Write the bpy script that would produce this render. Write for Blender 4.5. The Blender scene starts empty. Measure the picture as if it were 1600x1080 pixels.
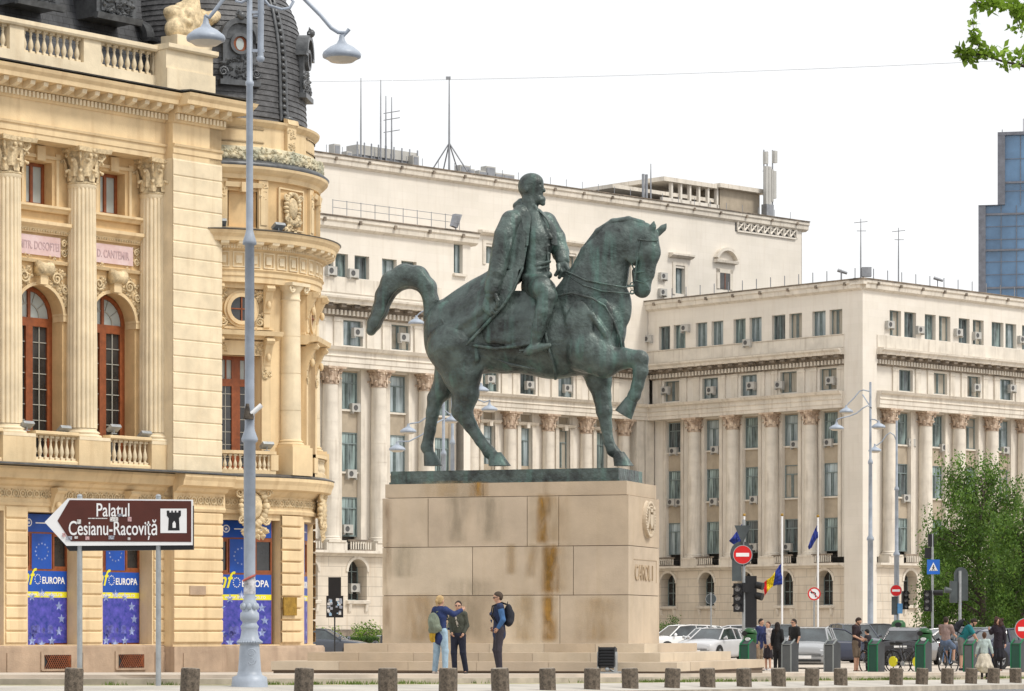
import bpy, bmesh, math, random
import numpy as np
from mathutils import Vector, Matrix
R_ = math.radians
random.seed(7)
F_, H_, CZ = 4760., 985., .95          # focal length in photo pixels, horizon row, eye height
# ---------------------------------------------------------------- camera
S = bpy.context.scene
C = bpy.data.collections.new("scene"); S.collection.children.link(C)
cam = bpy.data.cameras.new("camera"); co = bpy.data.objects.new("camera", cam); C.objects.link(co)
co.location = (0, 0, CZ); co.rotation_euler = (R_(90), 0, 0)
cam.sensor_width = 36; cam.lens = F_/1600*36; cam.shift_y = (H_-540)/1600
cam.clip_start = .5; cam.clip_end = 6000
S.camera = co
# ---------------------------------------------------------------- sky, sun, exposure
W = bpy.data.worlds.new("World"); S.world = W; W.use_nodes = True
nt = W.node_tree; bg = nt.nodes['Background']
sky = nt.nodes.new('ShaderNodeTexSky'); sky.sky_type = 'NISHITA'; sky.sun_disc = False
SUN_EL, SUN_AZ = 52, 118                # azimuth of the sun, clockwise from +Y (view axis)
sky.sun_elevation = R_(SUN_EL); sky.sun_rotation = R_(SUN_AZ)
sky.air_density = 1.0; sky.dust_density = 4.0
gain = nt.nodes.new('ShaderNodeVectorMath'); gain.operation = 'SCALE'; gain.inputs['Scale'].default_value = 1.0
nt.links.new(sky.outputs[0], gain.inputs[0])
hs = nt.nodes.new('ShaderNodeMix'); hs.data_type = 'RGBA'   # overcast: blue sky veiled by white cloud
tc = nt.nodes.new('ShaderNodeTexCoord'); cn = nt.nodes.new('ShaderNodeTexNoise'); cn.inputs['Scale'].default_value = 2.2; cn.inputs['Detail'].default_value = 6
cr = nt.nodes.new('ShaderNodeValToRGB'); cr.color_ramp.elements[0].color = (10.5, 10.6, 10.7, 1); cr.color_ramp.elements[1].color = (14.5, 14.5, 14.6, 1)
cr.color_ramp.elements[0].position = .3; cr.color_ramp.elements[1].position = .65
nt.links.new(tc.outputs['Generated'], cn.inputs['Vector']); nt.links.new(cn.outputs['Fac'], cr.inputs[0])
hs.inputs['Factor'].default_value = .9
nt.links.new(gain.outputs[0], hs.inputs['A']); nt.links.new(cr.outputs[0], hs.inputs['B'])
nt.links.new(hs.outputs['Result'], bg.inputs['Color']); bg.inputs['Strength'].default_value = .088
sl = bpy.data.lights.new("sun", 'SUN'); sl.energy = 2.2; sl.angle = R_(11); sl.color = (1, .95, .87)
so = bpy.data.objects.new("sun", sl); C.objects.link(so)
az, el = R_(SUN_AZ), R_(SUN_EL)
sd = Vector((math.sin(az)*math.cos(el), math.cos(az)*math.cos(el), math.sin(el)))
so.rotation_euler = sd.to_track_quat('Z', 'Y').to_euler(); so.location = sd*100
S.view_settings.view_transform = 'Standard'; S.view_settings.look = 'None'
S.view_settings.exposure = .15; S.view_settings.gamma = 1
# ---------------------------------------------------------------- materials
MATS = {}
def mat(name, col, rough=.8, var=.12, scale=1.5, bump=.0, bscale=20, metal=0, streak=0, dirt=None, spec=.4, brick=None, leaf=False, stretch=None, col2=None, joints=0):
    if name in MATS: return MATS[name]
    m = bpy.data.materials.new(name); m.use_nodes = True; t = m.node_tree; N = t.nodes; L = t.links
    b = N['Principled BSDF']; b.inputs['Roughness'].default_value = rough; b.inputs['Metallic'].default_value = metal
    b.inputs['Specular IOR Level'].default_value = spec
    tc = N.new('ShaderNodeTexCoord'); src = tc.outputs['Object']
    if stretch:
        mp = N.new('ShaderNodeMapping'); mp.inputs['Scale'].default_value = stretch; L.new(src, mp.inputs[0]); src2 = mp.outputs[0]
    else: src2 = src
    no = N.new('ShaderNodeTexNoise'); no.inputs['Scale'].default_value = scale; no.inputs['Detail'].default_value = 8; no.inputs['Roughness'].default_value = .62
    L.new(src2, no.inputs['Vector'])
    rp = N.new('ShaderNodeValToRGB'); e = rp.color_ramp.elements
    c2 = col2 if col2 else tuple(x*(1-2.2*var) for x in col)
    e[0].position = .32; e[1].position = .68; e[0].color = (*c2, 1)
    e[1].color = (*[min(1, x*(1+var)) for x in col], 1)
    L.new(no.outputs['Fac'], rp.inputs[0]); out = rp.outputs[0]
    def mixc(a, col_, facsock, f=1.0, mode='MIX'):
        mx = N.new('ShaderNodeMix'); mx.data_type = 'RGBA'; mx.blend_type = mode
        mm = N.new('ShaderNodeMath'); mm.operation = 'MULTIPLY'; mm.inputs[1].default_value = f; mm.use_clamp = True
        L.new(facsock, mm.inputs[0]); L.new(mm.outputs[0], mx.inputs['Factor']); L.new(a, mx.inputs['A'])
        mx.inputs['B'].default_value = (*col_, 1); return mx.outputs['Result']
    bh = None
    if brick:
        bw, bz, mort, dark = brick
        sx = N.new('ShaderNodeSeparateXYZ'); cx = N.new('ShaderNodeCombineXYZ'); L.new(src, sx.inputs[0])
        L.new(sx.outputs['X'], cx.inputs['X']); L.new(sx.outputs['Z'], cx.inputs['Y'])
        br = N.new('ShaderNodeTexBrick'); br.inputs['Scale'].default_value = 1; br.inputs['Brick Width'].default_value = bw
        br.inputs['Row Height'].default_value = bz; br.inputs['Mortar Size'].default_value = mort; br.inputs['Mortar Smooth'].default_value = .2
        br.inputs['Color1'].default_value = (1, 1, 1, 1); br.inputs['Color2'].default_value = (.96, .96, .95, 1); br.inputs['Mortar'].default_value = (dark, dark, dark, 1)
        L.new(cx.outputs[0], br.inputs['Vector'])
        mx = N.new('ShaderNodeMix'); mx.data_type = 'RGBA'; mx.blend_type = 'MULTIPLY'; mx.inputs['Factor'].default_value = 1
        L.new(out, mx.inputs['A']); L.new(br.outputs['Color'], mx.inputs['B']); out = mx.outputs['Result']
    if streak:
        mp = N.new('ShaderNodeMapping'); mp.inputs['Scale'].default_value = (3.0, 3.0, .25); L.new(src, mp.inputs[0])
        n2 = N.new('ShaderNodeTexNoise'); n2.inputs['Scale'].default_value = 1.2; n2.inputs['Detail'].default_value = 6; L.new(mp.outputs[0], n2.inputs['Vector'])
        r2 = N.new('ShaderNodeMapRange'); r2.inputs['From Min'].default_value = .52; r2.inputs['From Max'].default_value = .72; L.new(n2.outputs['Fac'], r2.inputs['Value'])
        out = mixc(out, dirt or tuple(x*.5 for x in col), r2.outputs[0], streak)
    L.new(out, b.inputs['Base Color'])
    if bump:
        nb = N.new('ShaderNodeTexNoise'); nb.inputs['Scale'].default_value = bscale; nb.inputs['Detail'].default_value = 5; L.new(src2, nb.inputs['Vector'])
        bp = N.new('ShaderNodeBump'); bp.inputs['Strength'].default_value = bump; bp.inputs['Distance'].default_value = .05; L.new(nb.outputs['Fac'], bp.inputs['Height']); L.new(bp.outputs[0], b.inputs['Normal'])
    if leaf:
        tr = N.new('ShaderNodeBsdfTranslucent'); ms = N.new('ShaderNodeMixShader'); ms.inputs[0].default_value = .35
        L.new(out, tr.inputs['Color']); L.new(b.outputs[0], ms.inputs[1]); L.new(tr.outputs[0], ms.inputs[2]); L.new(ms.outputs[0], N['Material Output'].inputs[0])
    MATS[name] = m; return m
M = {}
M['cream'] = mat('cream_render', (.73, .565, .34), var=.08, scale=.9, bump=.15, bscale=30, streak=.5, dirt=(.48, .33, .18))
M['cream_l'] = mat('pale_cream_render', (.76, .645, .455), var=.09, scale=1.1, bump=.15, bscale=30, streak=.3, dirt=(.5, .37, .22))
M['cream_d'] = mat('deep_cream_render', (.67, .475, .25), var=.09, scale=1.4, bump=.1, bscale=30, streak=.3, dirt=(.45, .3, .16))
M['orn'] = mat('ornament_plaster', (.70, .56, .35), var=.2, scale=6, bump=.5, bscale=14, streak=.3, dirt=(.35, .26, .15))
M['plinth'] = mat('plinth_stone', (.42, .31, .22), var=.12, scale=1.2, bump=.2, bscale=25, streak=.5, dirt=(.25, .17, .12))
M['slate'] = mat('slate', (.065, .068, .075), rough=.45, var=.2, scale=3, brick=(.42, .22, .012, .25), spec=.5, bump=.2)
M['zinc'] = mat('zinc', (.11, .115, .12), rough=.4, var=.2, scale=4, metal=.3)
M['mossy'] = mat('weathered_moulding', (.58, .50, .34), var=.25, scale=1.6, bump=.6, bscale=12, col2=(.27, .30, .24))
M['wood_r'] = mat('red_brown_wood', (.27, .078, .026), rough=.45, var=.15, scale=6)
M['glass_d'] = mat('dark_glass', (.035, .035, .035), rough=.12, var=.4, scale=.9, spec=.7)
M['glass_l'] = mat('frosted_glass', (.42, .46, .44), rough=.35, var=.1, scale=1, spec=.5)
M['lead'] = mat('lead_bar', (.40, .39, .34), rough=.5, var=.05)
M['lav'] = mat('lavender_panel', (.62, .50, .50), var=.12, scale=2.5, col2=(.58, .40, .38))
M['lav_t'] = mat('faded_letters', (.50, .36, .37), var=.1, scale=4)
M['gov'] = mat('limestone_render', (.74, .69, .615), var=.04, scale=.25, brick=(1.6, .55, .012, .93), streak=.18, dirt=(.5, .42, .33))
M['gov2'] = mat('limestone_moulding', (.69, .635, .55), var=.08, scale=.8, streak=.45, dirt=(.34, .28, .22))
M['gov_b'] = mat('limestone_ashlar', (.65, .58, .485), var=.07, scale=.5, brick=(2.2, .62, .02, .62), streak=.35, dirt=(.4, .3, .2))
M['gov_d'] = mat('grimy_shaded_moulding', (.25, .205, .16), var=.3, scale=1.2, col2=(.09, .075, .06), streak=.6, dirt=(.13, .11, .09))  # moulding grime, coloured darker still for the shaded cornice faces
M['gov_c'] = mat('capital_stone', (.55, .45, .35), var=.3, scale=2.2, col2=(.3, .2, .14), bump=.4, bscale=8)
M['tan'] = mat('tan_spandrel', (.42, .355, .27), var=.1, scale=.8, streak=.2)
M['gframe'] = mat('teal_grey_frame', (.20, .25, .25), rough=.5, var=.12, scale=3)
M['gglass'] = mat('curtained_glass', (.27, .35, .34), rough=.18, var=.45, scale=1.3, spec=.6, stretch=(5, 5, .3))
M['gglass2'] = mat('dark_curtained_glass', (.12, .145, .15), rough=.15, var=.5, scale=1.3, spec=.6, stretch=(5, 5, .3))
M['roof'] = mat('flat_roofing', (.16, .15, .14), rough=.8, var=.2)
M['ac'] = mat('air_conditioner_white', (.46, .45, .42), rough=.5, var=.06)
M['acf'] = mat('fan_dark', (.10, .10, .10), rough=.6)
M['metal_g'] = mat('grey_metal', (.3, .31, .33), rough=.45, var=.12, metal=.4)
M['dark'] = mat('near_black', (.02, .021, .023), rough=.55, var=.2)
M['bronze'] = mat('patinated_bronze', (.088, .118, .108), rough=.42, var=.25, scale=2.1, col2=(.020, .024, .023), metal=.2, bump=.8, bscale=8, streak=.6, dirt=(.11, .22, .185), spec=.5)
M['gglass3'] = mat('blue_reflection_tint', (.36, .43, .45), rough=.16, var=.3, scale=.8, spec=.7, stretch=(4, 4, .3)); M['gglass4'] = mat('beige_blind', (.42, .38, .31), rough=.4, var=.15, scale=2, stretch=(6, 6, .3))  # third pane: blue reflection put into the base colour; fourth: blind
M['ped'] = mat('pedestal_stone', (.50, .385, .26), var=.10, scale=.8, bump=.1, bscale=30)
M['step'] = mat('step_stone', (.56, .43, .29), var=.12, scale=.9, bump=.12, bscale=25, streak=.2)
M['joint'] = mat('joint_mortar', (.16, .115, .08), var=.1)
M['pave'] = mat('pale_paving', (.52, .45, .37), var=.12, scale=.5, bump=.1)
M['pave2'] = mat('grey_paving', (.46, .43, .38), var=.12, scale=.6, bump=.1)
M['asph'] = mat('asphalt', (.17, .17, .175), var=.12, scale=1.5, bump=.3, bscale=60)
M['park'] = mat('parking_asphalt', (.24, .23, .22), var=.15, scale=.3, bump=.2)
M['kerb'] = mat('kerb_stone', (.42, .37, .30), var=.15, scale=2)
M['soil'] = mat('dry_grass_soil', (.36, .30, .17), var=.2, scale=3, col2=(.2, .22, .08))
M['grass'] = mat('grass_blades', (.14, .21, .04), var=.3, scale=2, leaf=True)
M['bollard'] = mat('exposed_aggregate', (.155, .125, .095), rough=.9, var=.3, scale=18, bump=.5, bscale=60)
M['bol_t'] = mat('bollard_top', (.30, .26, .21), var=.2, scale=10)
M['lamp'] = mat('blue_grey_paint', (.34, .385, .45), rough=.42, var=.12, scale=2.2, streak=.25, dirt=(.2, .22, .25))
M['lamp_w'] = mat('lamp_diffuser', (.55, .5, .42), rough=.3, var=.1)
M['galv'] = mat('galvanised_steel', (.36, .38, .39), rough=.45, var=.1, scale=5, metal=.4)
M['white'] = mat('white_paint', (.8, .8, .8), rough=.4, var=.04)
M['brown'] = mat('sign_brown', (.085, .018, .010), rough=.35, var=.1, scale=2)
M['black'] = mat('black_paint', (.012, .012, .014), rough=.35)
M['red'] = mat('sign_red', (.62, .012, .012), rough=.35, var=.08)
M['blue'] = mat('sign_blue', (.015, .13, .55), rough=.35, var=.08)
M['euro_b'] = mat('banner_blue', (.010, .075, .40), rough=.4, var=.12, scale=1)
M['yellow'] = mat('banner_yellow', (.78, .72, .03), rough=.4, var=.05)
M['star_p'] = mat('banner_crowd_print', (.07, .06, .33), rough=.4, var=.5, scale=5.5, col2=(.012, .035, .22))
M['star_w'] = mat('printed_star', (.30, .38, .68), rough=.4, var=.35, scale=5)
M['brass'] = mat('brass_plaque', (.36, .21, .03), rough=.35, var=.2, metal=.3, scale=8)
M['bark'] = mat('bark', (.10, .08, .06), var=.3, scale=8, bump=.5)
M['leaf1'] = mat('leaf_green', (.10, .20, .03), rough=.55, var=.35, scale=1.2, leaf=True)
M['leaf2'] = mat('leaf_yellow_green', (.24, .38, .04), rough=.55, var=.3, scale=1.5, leaf=True)
M['leaf3'] = mat('hedge_green', (.05, .12, .02), rough=.6, var=.35, scale=3, leaf=True)
M['skin'] = mat('skin', (.50, .29, .20), rough=.55, var=.06)
M['tyre'] = mat('tyre', (.018, .018, .018), rough=.8)
M['rim'] = mat('alloy_rim', (.45, .46, .48), rough=.3, metal=.6)
M['cglass'] = mat('car_glass', (.05, .065, .07), rough=.08, var=.5, scale=.8, spec=.9)
def paint(name, c, r=.28): 
    m = mat(name, c, rough=r, var=.03); m.node_tree.nodes['Principled BSDF'].inputs['Coat Weight'].default_value = .5; return m
def cloth(name, c): return mat(name, c, rough=.85, var=.16, scale=9, bump=.35, bscale=26, stretch=(1, 1, .5))
# ---------------------------------------------------------------- frames
WM = {}
class Fr:                                # local x to the right, y away from the viewer, z up
    def __init__(s, X, Y, deg, z=0):
        s.o = (X, Y); s.z0 = z; s.t = R_(deg); s.c, s.s = math.cos(s.t), math.sin(s.t)
        s.M = Matrix.Translation((X, Y, z)) @ Matrix.Rotation(s.t, 4, 'Z')
    def ux(s, u, y=0.):                  # local x at which the wall plane y crosses photo column u
        k = (u-800)/F_
        return (k*(s.o[1]+y*s.c)-s.o[0]+y*s.s)/(s.c-k*s.s)
    def D(s, x, y=0.): return s.o[1]+x*s.s+y*s.c
    def vz(s, u, v, y=0.):
        return CZ-(v-H_)/F_*s.D(s.ux(u, y), y)-s.z0
    def p(s, x, y, z): return s.M @ Vector((x, y, z))
def ST(n):                               # smoothing step
    n = max(0, min(1, n)); return n*n*(3-2*n)
# ---------------------------------------------------------------- mesh builder
class MB:
    def __init__(s): s.v = []; s.f = []; s.m = []; s.sm = []; s.mi = 0; s.smooth = False; s.T = None
    def av(s, pts):
        i = len(s.v)
        if s.T is not None: pts = [s.T @ Vector(p) for p in pts]
        s.v.extend([tuple(p) for p in pts]); return i
    def af(s, *idx, sm=None):
        s.f.append(tuple(idx)); s.m.append(s.mi); s.sm.append(s.smooth if sm is None else sm)
    def box(s, x0, x1, y0, y1, z0, z1):
        if x0 > x1: x0, x1 = x1, x0
        if y0 > y1: y0, y1 = y1, y0
        if z0 > z1: z0, z1 = z1, z0
        i = s.av([(x0,y0,z0),(x1,y0,z0),(x1,y1,z0),(x0,y1,z0),(x0,y0,z1),(x1,y0,z1),(x1,y1,z1),(x0,y1,z1)])
        for q in ((0,3,2,1),(4,5,6,7),(0,1,5,4),(1,2,6,5),(2,3,7,6),(3,0,4,7)): s.af(*[i+k for k in q], sm=False)
    def quad(s, a, b, c, d, sm=False):
        i = s.av([a, b, c, d]); s.af(i, i+1, i+2, i+3, sm=sm)
    def poly(s, pts, sm=False):
        i = s.av(pts); s.af(*range(i, i+len(pts)), sm=sm)
    def prism(s, pts, y0, y1):           # (x,z) outline, counter-clockwise seen from the viewer
        n = len(pts); i = s.av([(x, y0, z) for x, z in pts]); j = s.av([(x, y1, z) for x, z in pts])
        s.af(*range(i, i+n), sm=False); s.af(*reversed(range(j, j+n)), sm=False)
        for k in range(n): s.af(i+k, j+k, j+(k+1)%n, i+(k+1)%n, sm=False)
    def run(s, prof, x0, x1):            # moulding: (y,z) outline swept along x with closed ends
        n = len(prof); i = s.av([(x0, y, z) for y, z in prof]); j = s.av([(x1, y, z) for y, z in prof])
        for k in range(n): s.af(i+k, i+(k+1)%n, j+(k+1)%n, j+k, sm=False)
        s.af(*reversed(range(i, i+n)), sm=False); s.af(*range(j, j+n), sm=False)
    def lathe(s, prof, cx=0, cy=0, seg=16, a0=0., a1=360., z=0, sm=True, rib=None, closed=False):
        full = abs(a1-a0) >= 359.9; n = seg if full else seg+1; rings = []
        for r, h in prof:
            pts = []
            for k in range(n):
                t = R_(a0+(a1-a0)*k/seg); rr = r*(rib(k) if rib else 1)
                pts.append((cx+rr*math.sin(t), cy-rr*math.cos(t), z+h))
            rings.append(s.av(pts))
        cnt = len(rings); 
        for q in range(cnt if closed else cnt-1):
            A, B = rings[q], rings[(q+1)%cnt]
            for k in range(seg):
                k2 = (k+1)%n if full else k+1
                s.af(A+k, A+k2, B+k2, B+k, sm=sm)
        if not closed and full:
            for e, rv in ((0, True), (-1, False)):
                if prof[e][0] > 1e-4:
                    i = len(s.v); s.v.extend([s.v[rings[e]+k] for k in range(n)]); s.af(*([i+k for k in reversed(range(n))] if rv else [i+k for k in range(n)]), sm=False)
    def tube(s, pts, r, seg=6, sm=True):
        pts = [Vector(p) for p in pts]; n = len(pts); rr = r if isinstance(r, (list, tuple)) else [r]*n; rings = []
        up = Vector((0, 0, 1)); t0 = (pts[1]-pts[0]).normalized()
        if abs(t0.dot(up)) > .9: up = Vector((0, 1, 0))
        a = t0.cross(up).normalized()
        for k in range(n):
            t = (pts[min(k+1, n-1)]-pts[max(k-1, 0)]).normalized()
            a = (a-t*a.dot(t)).normalized(); b = t.cross(a)
            rings.append(s.av([pts[k]+(a*math.cos(q*2*math.pi/seg)+b*math.sin(q*2*math.pi/seg))*rr[k] for q in range(seg)]))
        for q in range(n-1):
            for k in range(seg): s.af(rings[q]+k, rings[q]+(k+1)%seg, rings[q+1]+(k+1)%seg, rings[q+1]+k, sm=sm)
        for e in (0, -1): i = len(s.v); s.v.extend([s.v[rings[e]+k] for k in range(seg)]); s.af(*([i+k for k in reversed(range(seg))] if e == 0 else [i+k for k in range(seg)]), sm=False)
    def ball(s, c, r, seg=8, rg=5):
        r = r if isinstance(r, (tuple, list)) else (r, r, r); rings = []
        i0 = s.av([(c[0], c[1], c[2]-r[2])]); i1 = s.av([(c[0], c[1], c[2]+r[2])])
        for q in range(1, rg):
            t = math.pi*q/rg
            rings.append(s.av([(c[0]+r[0]*math.sin(t)*math.cos(2*math.pi*k/seg), c[1]+r[1]*math.sin(t)*math.sin(2*math.pi*k/seg), c[2]-r[2]*math.cos(t)) for k in range(seg)]))
        for k in range(seg):
            s.af(i0, rings[0]+(k+1)%seg, rings[0]+k, sm=True); s.af(i1, rings[-1]+k, rings[-1]+(k+1)%seg, sm=True)
            for q in range(len(rings)-1): s.af(rings[q]+k, rings[q]+(k+1)%seg, rings[q+1]+(k+1)%seg, rings[q+1]+k, sm=True)
    def disc(s, cx, y, cz, r, seg=16, rz=None, y1=None):
        rz = rz or r; pts = [(cx+r*math.cos(2*math.pi*k/seg), cz+rz*math.sin(2*math.pi*k/seg)) for k in range(seg)]
        if y1 is None: s.poly([(x, y, z) for x, z in pts])
        else: s.prism(pts, y, y1)
    def ring(s, cx, y0, y1, cz, r0, r1, seg=24, a0=0, a1=360):
        for k in range(seg):
            t, t2 = R_(a0+(a1-a0)*k/seg), R_(a0+(a1-a0)*(k+1)/seg)
            s.prism([(cx+r0*math.cos(t), cz+r0*math.sin(t)), (cx+r1*math.cos(t), cz+r1*math.sin(t)), (cx+r1*math.cos(t2), cz+r1*math.sin(t2)), (cx+r0*math.cos(t2), cz+r0*math.sin(t2))], y0, y1)
    def wall(s, x0, x1, z0, z1, ops, y=0., dep=.5):   # front plane with real openings and reveals; ops: (xa,xb,za,zb,arched)
        xs = sorted({x0, x1, *[o[0] for o in ops], *[o[1] for o in ops]}); zs = sorted({z0, z1, *[o[2] for o in ops], *[o[3] for o in ops]})
        xs = [x for x in xs if x0-1e-6 <= x <= x1+1e-6]; zs = [z for z in zs if z0-1e-6 <= z <= z1+1e-6]
        for i in range(len(xs)-1):
            j = 0
            while j < len(zs)-1:
                def hole(jj): return any(o[0]-1e-5 < (xs[i]+xs[i+1])/2 < o[1]+1e-5 and o[2]-1e-5 < (zs[jj]+zs[jj+1])/2 < o[3]+1e-5 for o in ops)
                if hole(j): j += 1; continue
                k = j
                while k+1 < len(zs)-1 and not hole(k+1): k += 1
                s.quad((xs[i], y, zs[j]), (xs[i+1], y, zs[j]), (xs[i+1], y, zs[k+1]), (xs[i], y, zs[k+1])); j = k+1
        for o in ops:
            xa, xb, za, zb = o[:4]; arch = len(o) > 4 and o[4]
            zt = zb-(xb-xa)/2 if arch else zb
            s.quad((xa, y, za), (xa, y, zt), (xa, y+dep, zt), (xa, y+dep, za)); s.quad((xb, y, zt), (xb, y, za), (xb, y+dep, za), (xb, y+dep, zt))
            s.quad((xa, y, za), (xa, y+dep, za), (xb, y+dep, za), (xb, y, za))
            if not arch: s.quad((xa, y, zb), (xb, y, zb), (xb, y+dep, zb), (xa, y+dep, zb))
            else:
                r = (xb-xa)/2; cx = (xa+xb)/2; n = 16
                P = [(cx-r*math.cos(math.pi*k/n), zt+r*math.sin(math.pi*k/n)) for k in range(n+1)]
                for k in range(n):
                    a, b = P[k], P[k+1]
                    s.quad((a[0], y, a[1]), (b[0], y, b[1]), (b[0], y, zb), (a[0], y, zb))
                    s.quad((a[0], y, a[1]), (a[0], y+dep, a[1]), (b[0], y+dep, b[1]), (b[0], y, b[1]))
    def mesh(s, name, mats):
        me = bpy.data.meshes.new(name); me.from_pydata(s.v, [], s.f); 
        for m in (mats if isinstance(mats, (list, tuple)) else [mats]): me.materials.append(m)
        me.polygons.foreach_set('material_index', s.m); me.polygons.foreach_set('use_smooth', s.sm); me.update()
        return me
def link(o): C.objects.link(o); return o
def tags(o, label=None, cat=None, group=None, kind=None):
    for k, v in (('label', label), ('category', cat), ('group', group), ('kind', kind)):
        if v: o[k] = v
def thing(name, label, cat, Mx, group=None):
    o = link(bpy.data.objects.new(name, None)); o.empty_display_size = .3; o.matrix_basis = Mx; WM[o.name] = Mx.copy(); tags(o, label, cat, group); return o
def part(name, mb, mats, parent, Mx=None, label=None, kind=None):
    me = mb.mesh(name, mats) if isinstance(mb, MB) else mb
    o = link(bpy.data.objects.new(name, me)); Mx = Mx if Mx is not None else WM[parent.name]
    o.parent = parent; o.matrix_basis = WM[parent.name].inverted() @ Mx; WM[o.name] = Mx.copy(); tags(o, label, kind=kind); return o
def single(name, mb, mats, label, cat, Mx=None, group=None, kind=None):
    me = mb.mesh(name, mats) if isinstance(mb, MB) else mb
    o = link(bpy.data.objects.new(name, me)); Mx = Mx if Mx is not None else Matrix(); o.matrix_basis = Mx; WM[o.name] = Mx.copy(); tags(o, label, cat, group, kind); return o
def struct(name, mb, mats, kind='structure'): return single(name, mb, mats, None, None, kind=kind)
KIDS = {}
def dup(o, Mx, parent=None, label=None, group=None):      # a thing or part with all its parts, at a new place
    c = link(o.copy()); old = WM[o.name]
    if parent is not None: c.parent = parent; c.matrix_basis = WM[parent.name].inverted() @ Mx
    else: c.matrix_basis = Mx
    WM[c.name] = Mx.copy()
    for ch in [x for x in C.objects if x.parent == o]: dup(ch, Mx @ old.inverted() @ WM[ch.name], c)
    if label: c['label'] = label
    if group: c['group'] = group
    return c
def TR(x, y, z, a=0): return Matrix.Translation((x, y, z)) @ Matrix.Rotation(R_(a), 4, 'Z')
_fc = {}
def text_into(mb, s, size, M4, depth=.01, shear=0, sx=1., align='LEFT', bold=0.):   # letters as solid geometry; text runs along local x, up z, front at -y
    key = (s, shear, align, bold)
    if key not in _fc:
        cu = bpy.data.curves.new('t', 'FONT'); cu.body = s; cu.size = 1; cu.extrude = .5; cu.shear = shear; cu.align_x = align; cu.resolution_u = 4; cu.offset = bold
        ob = bpy.data.objects.new('t', cu); C.objects.link(ob); dg = bpy.context.evaluated_depsgraph_get(); me = bpy.data.meshes.new_from_object(ob.evaluated_get(dg))
        _fc[key] = ([tuple(v.co) for v in me.vertices], [tuple(p.vertices) for p in me.polygons])
        bpy.data.objects.remove(ob); bpy.data.curves.remove(cu); bpy.data.meshes.remove(me)
    V, Fc = _fc[key]; i = mb.av([M4 @ Vector((x*size*sx, -z*2*depth, y*size)) for x, y, z in V])
    for f in Fc: mb.af(*[i+k for k in f], sm=False)
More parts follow.
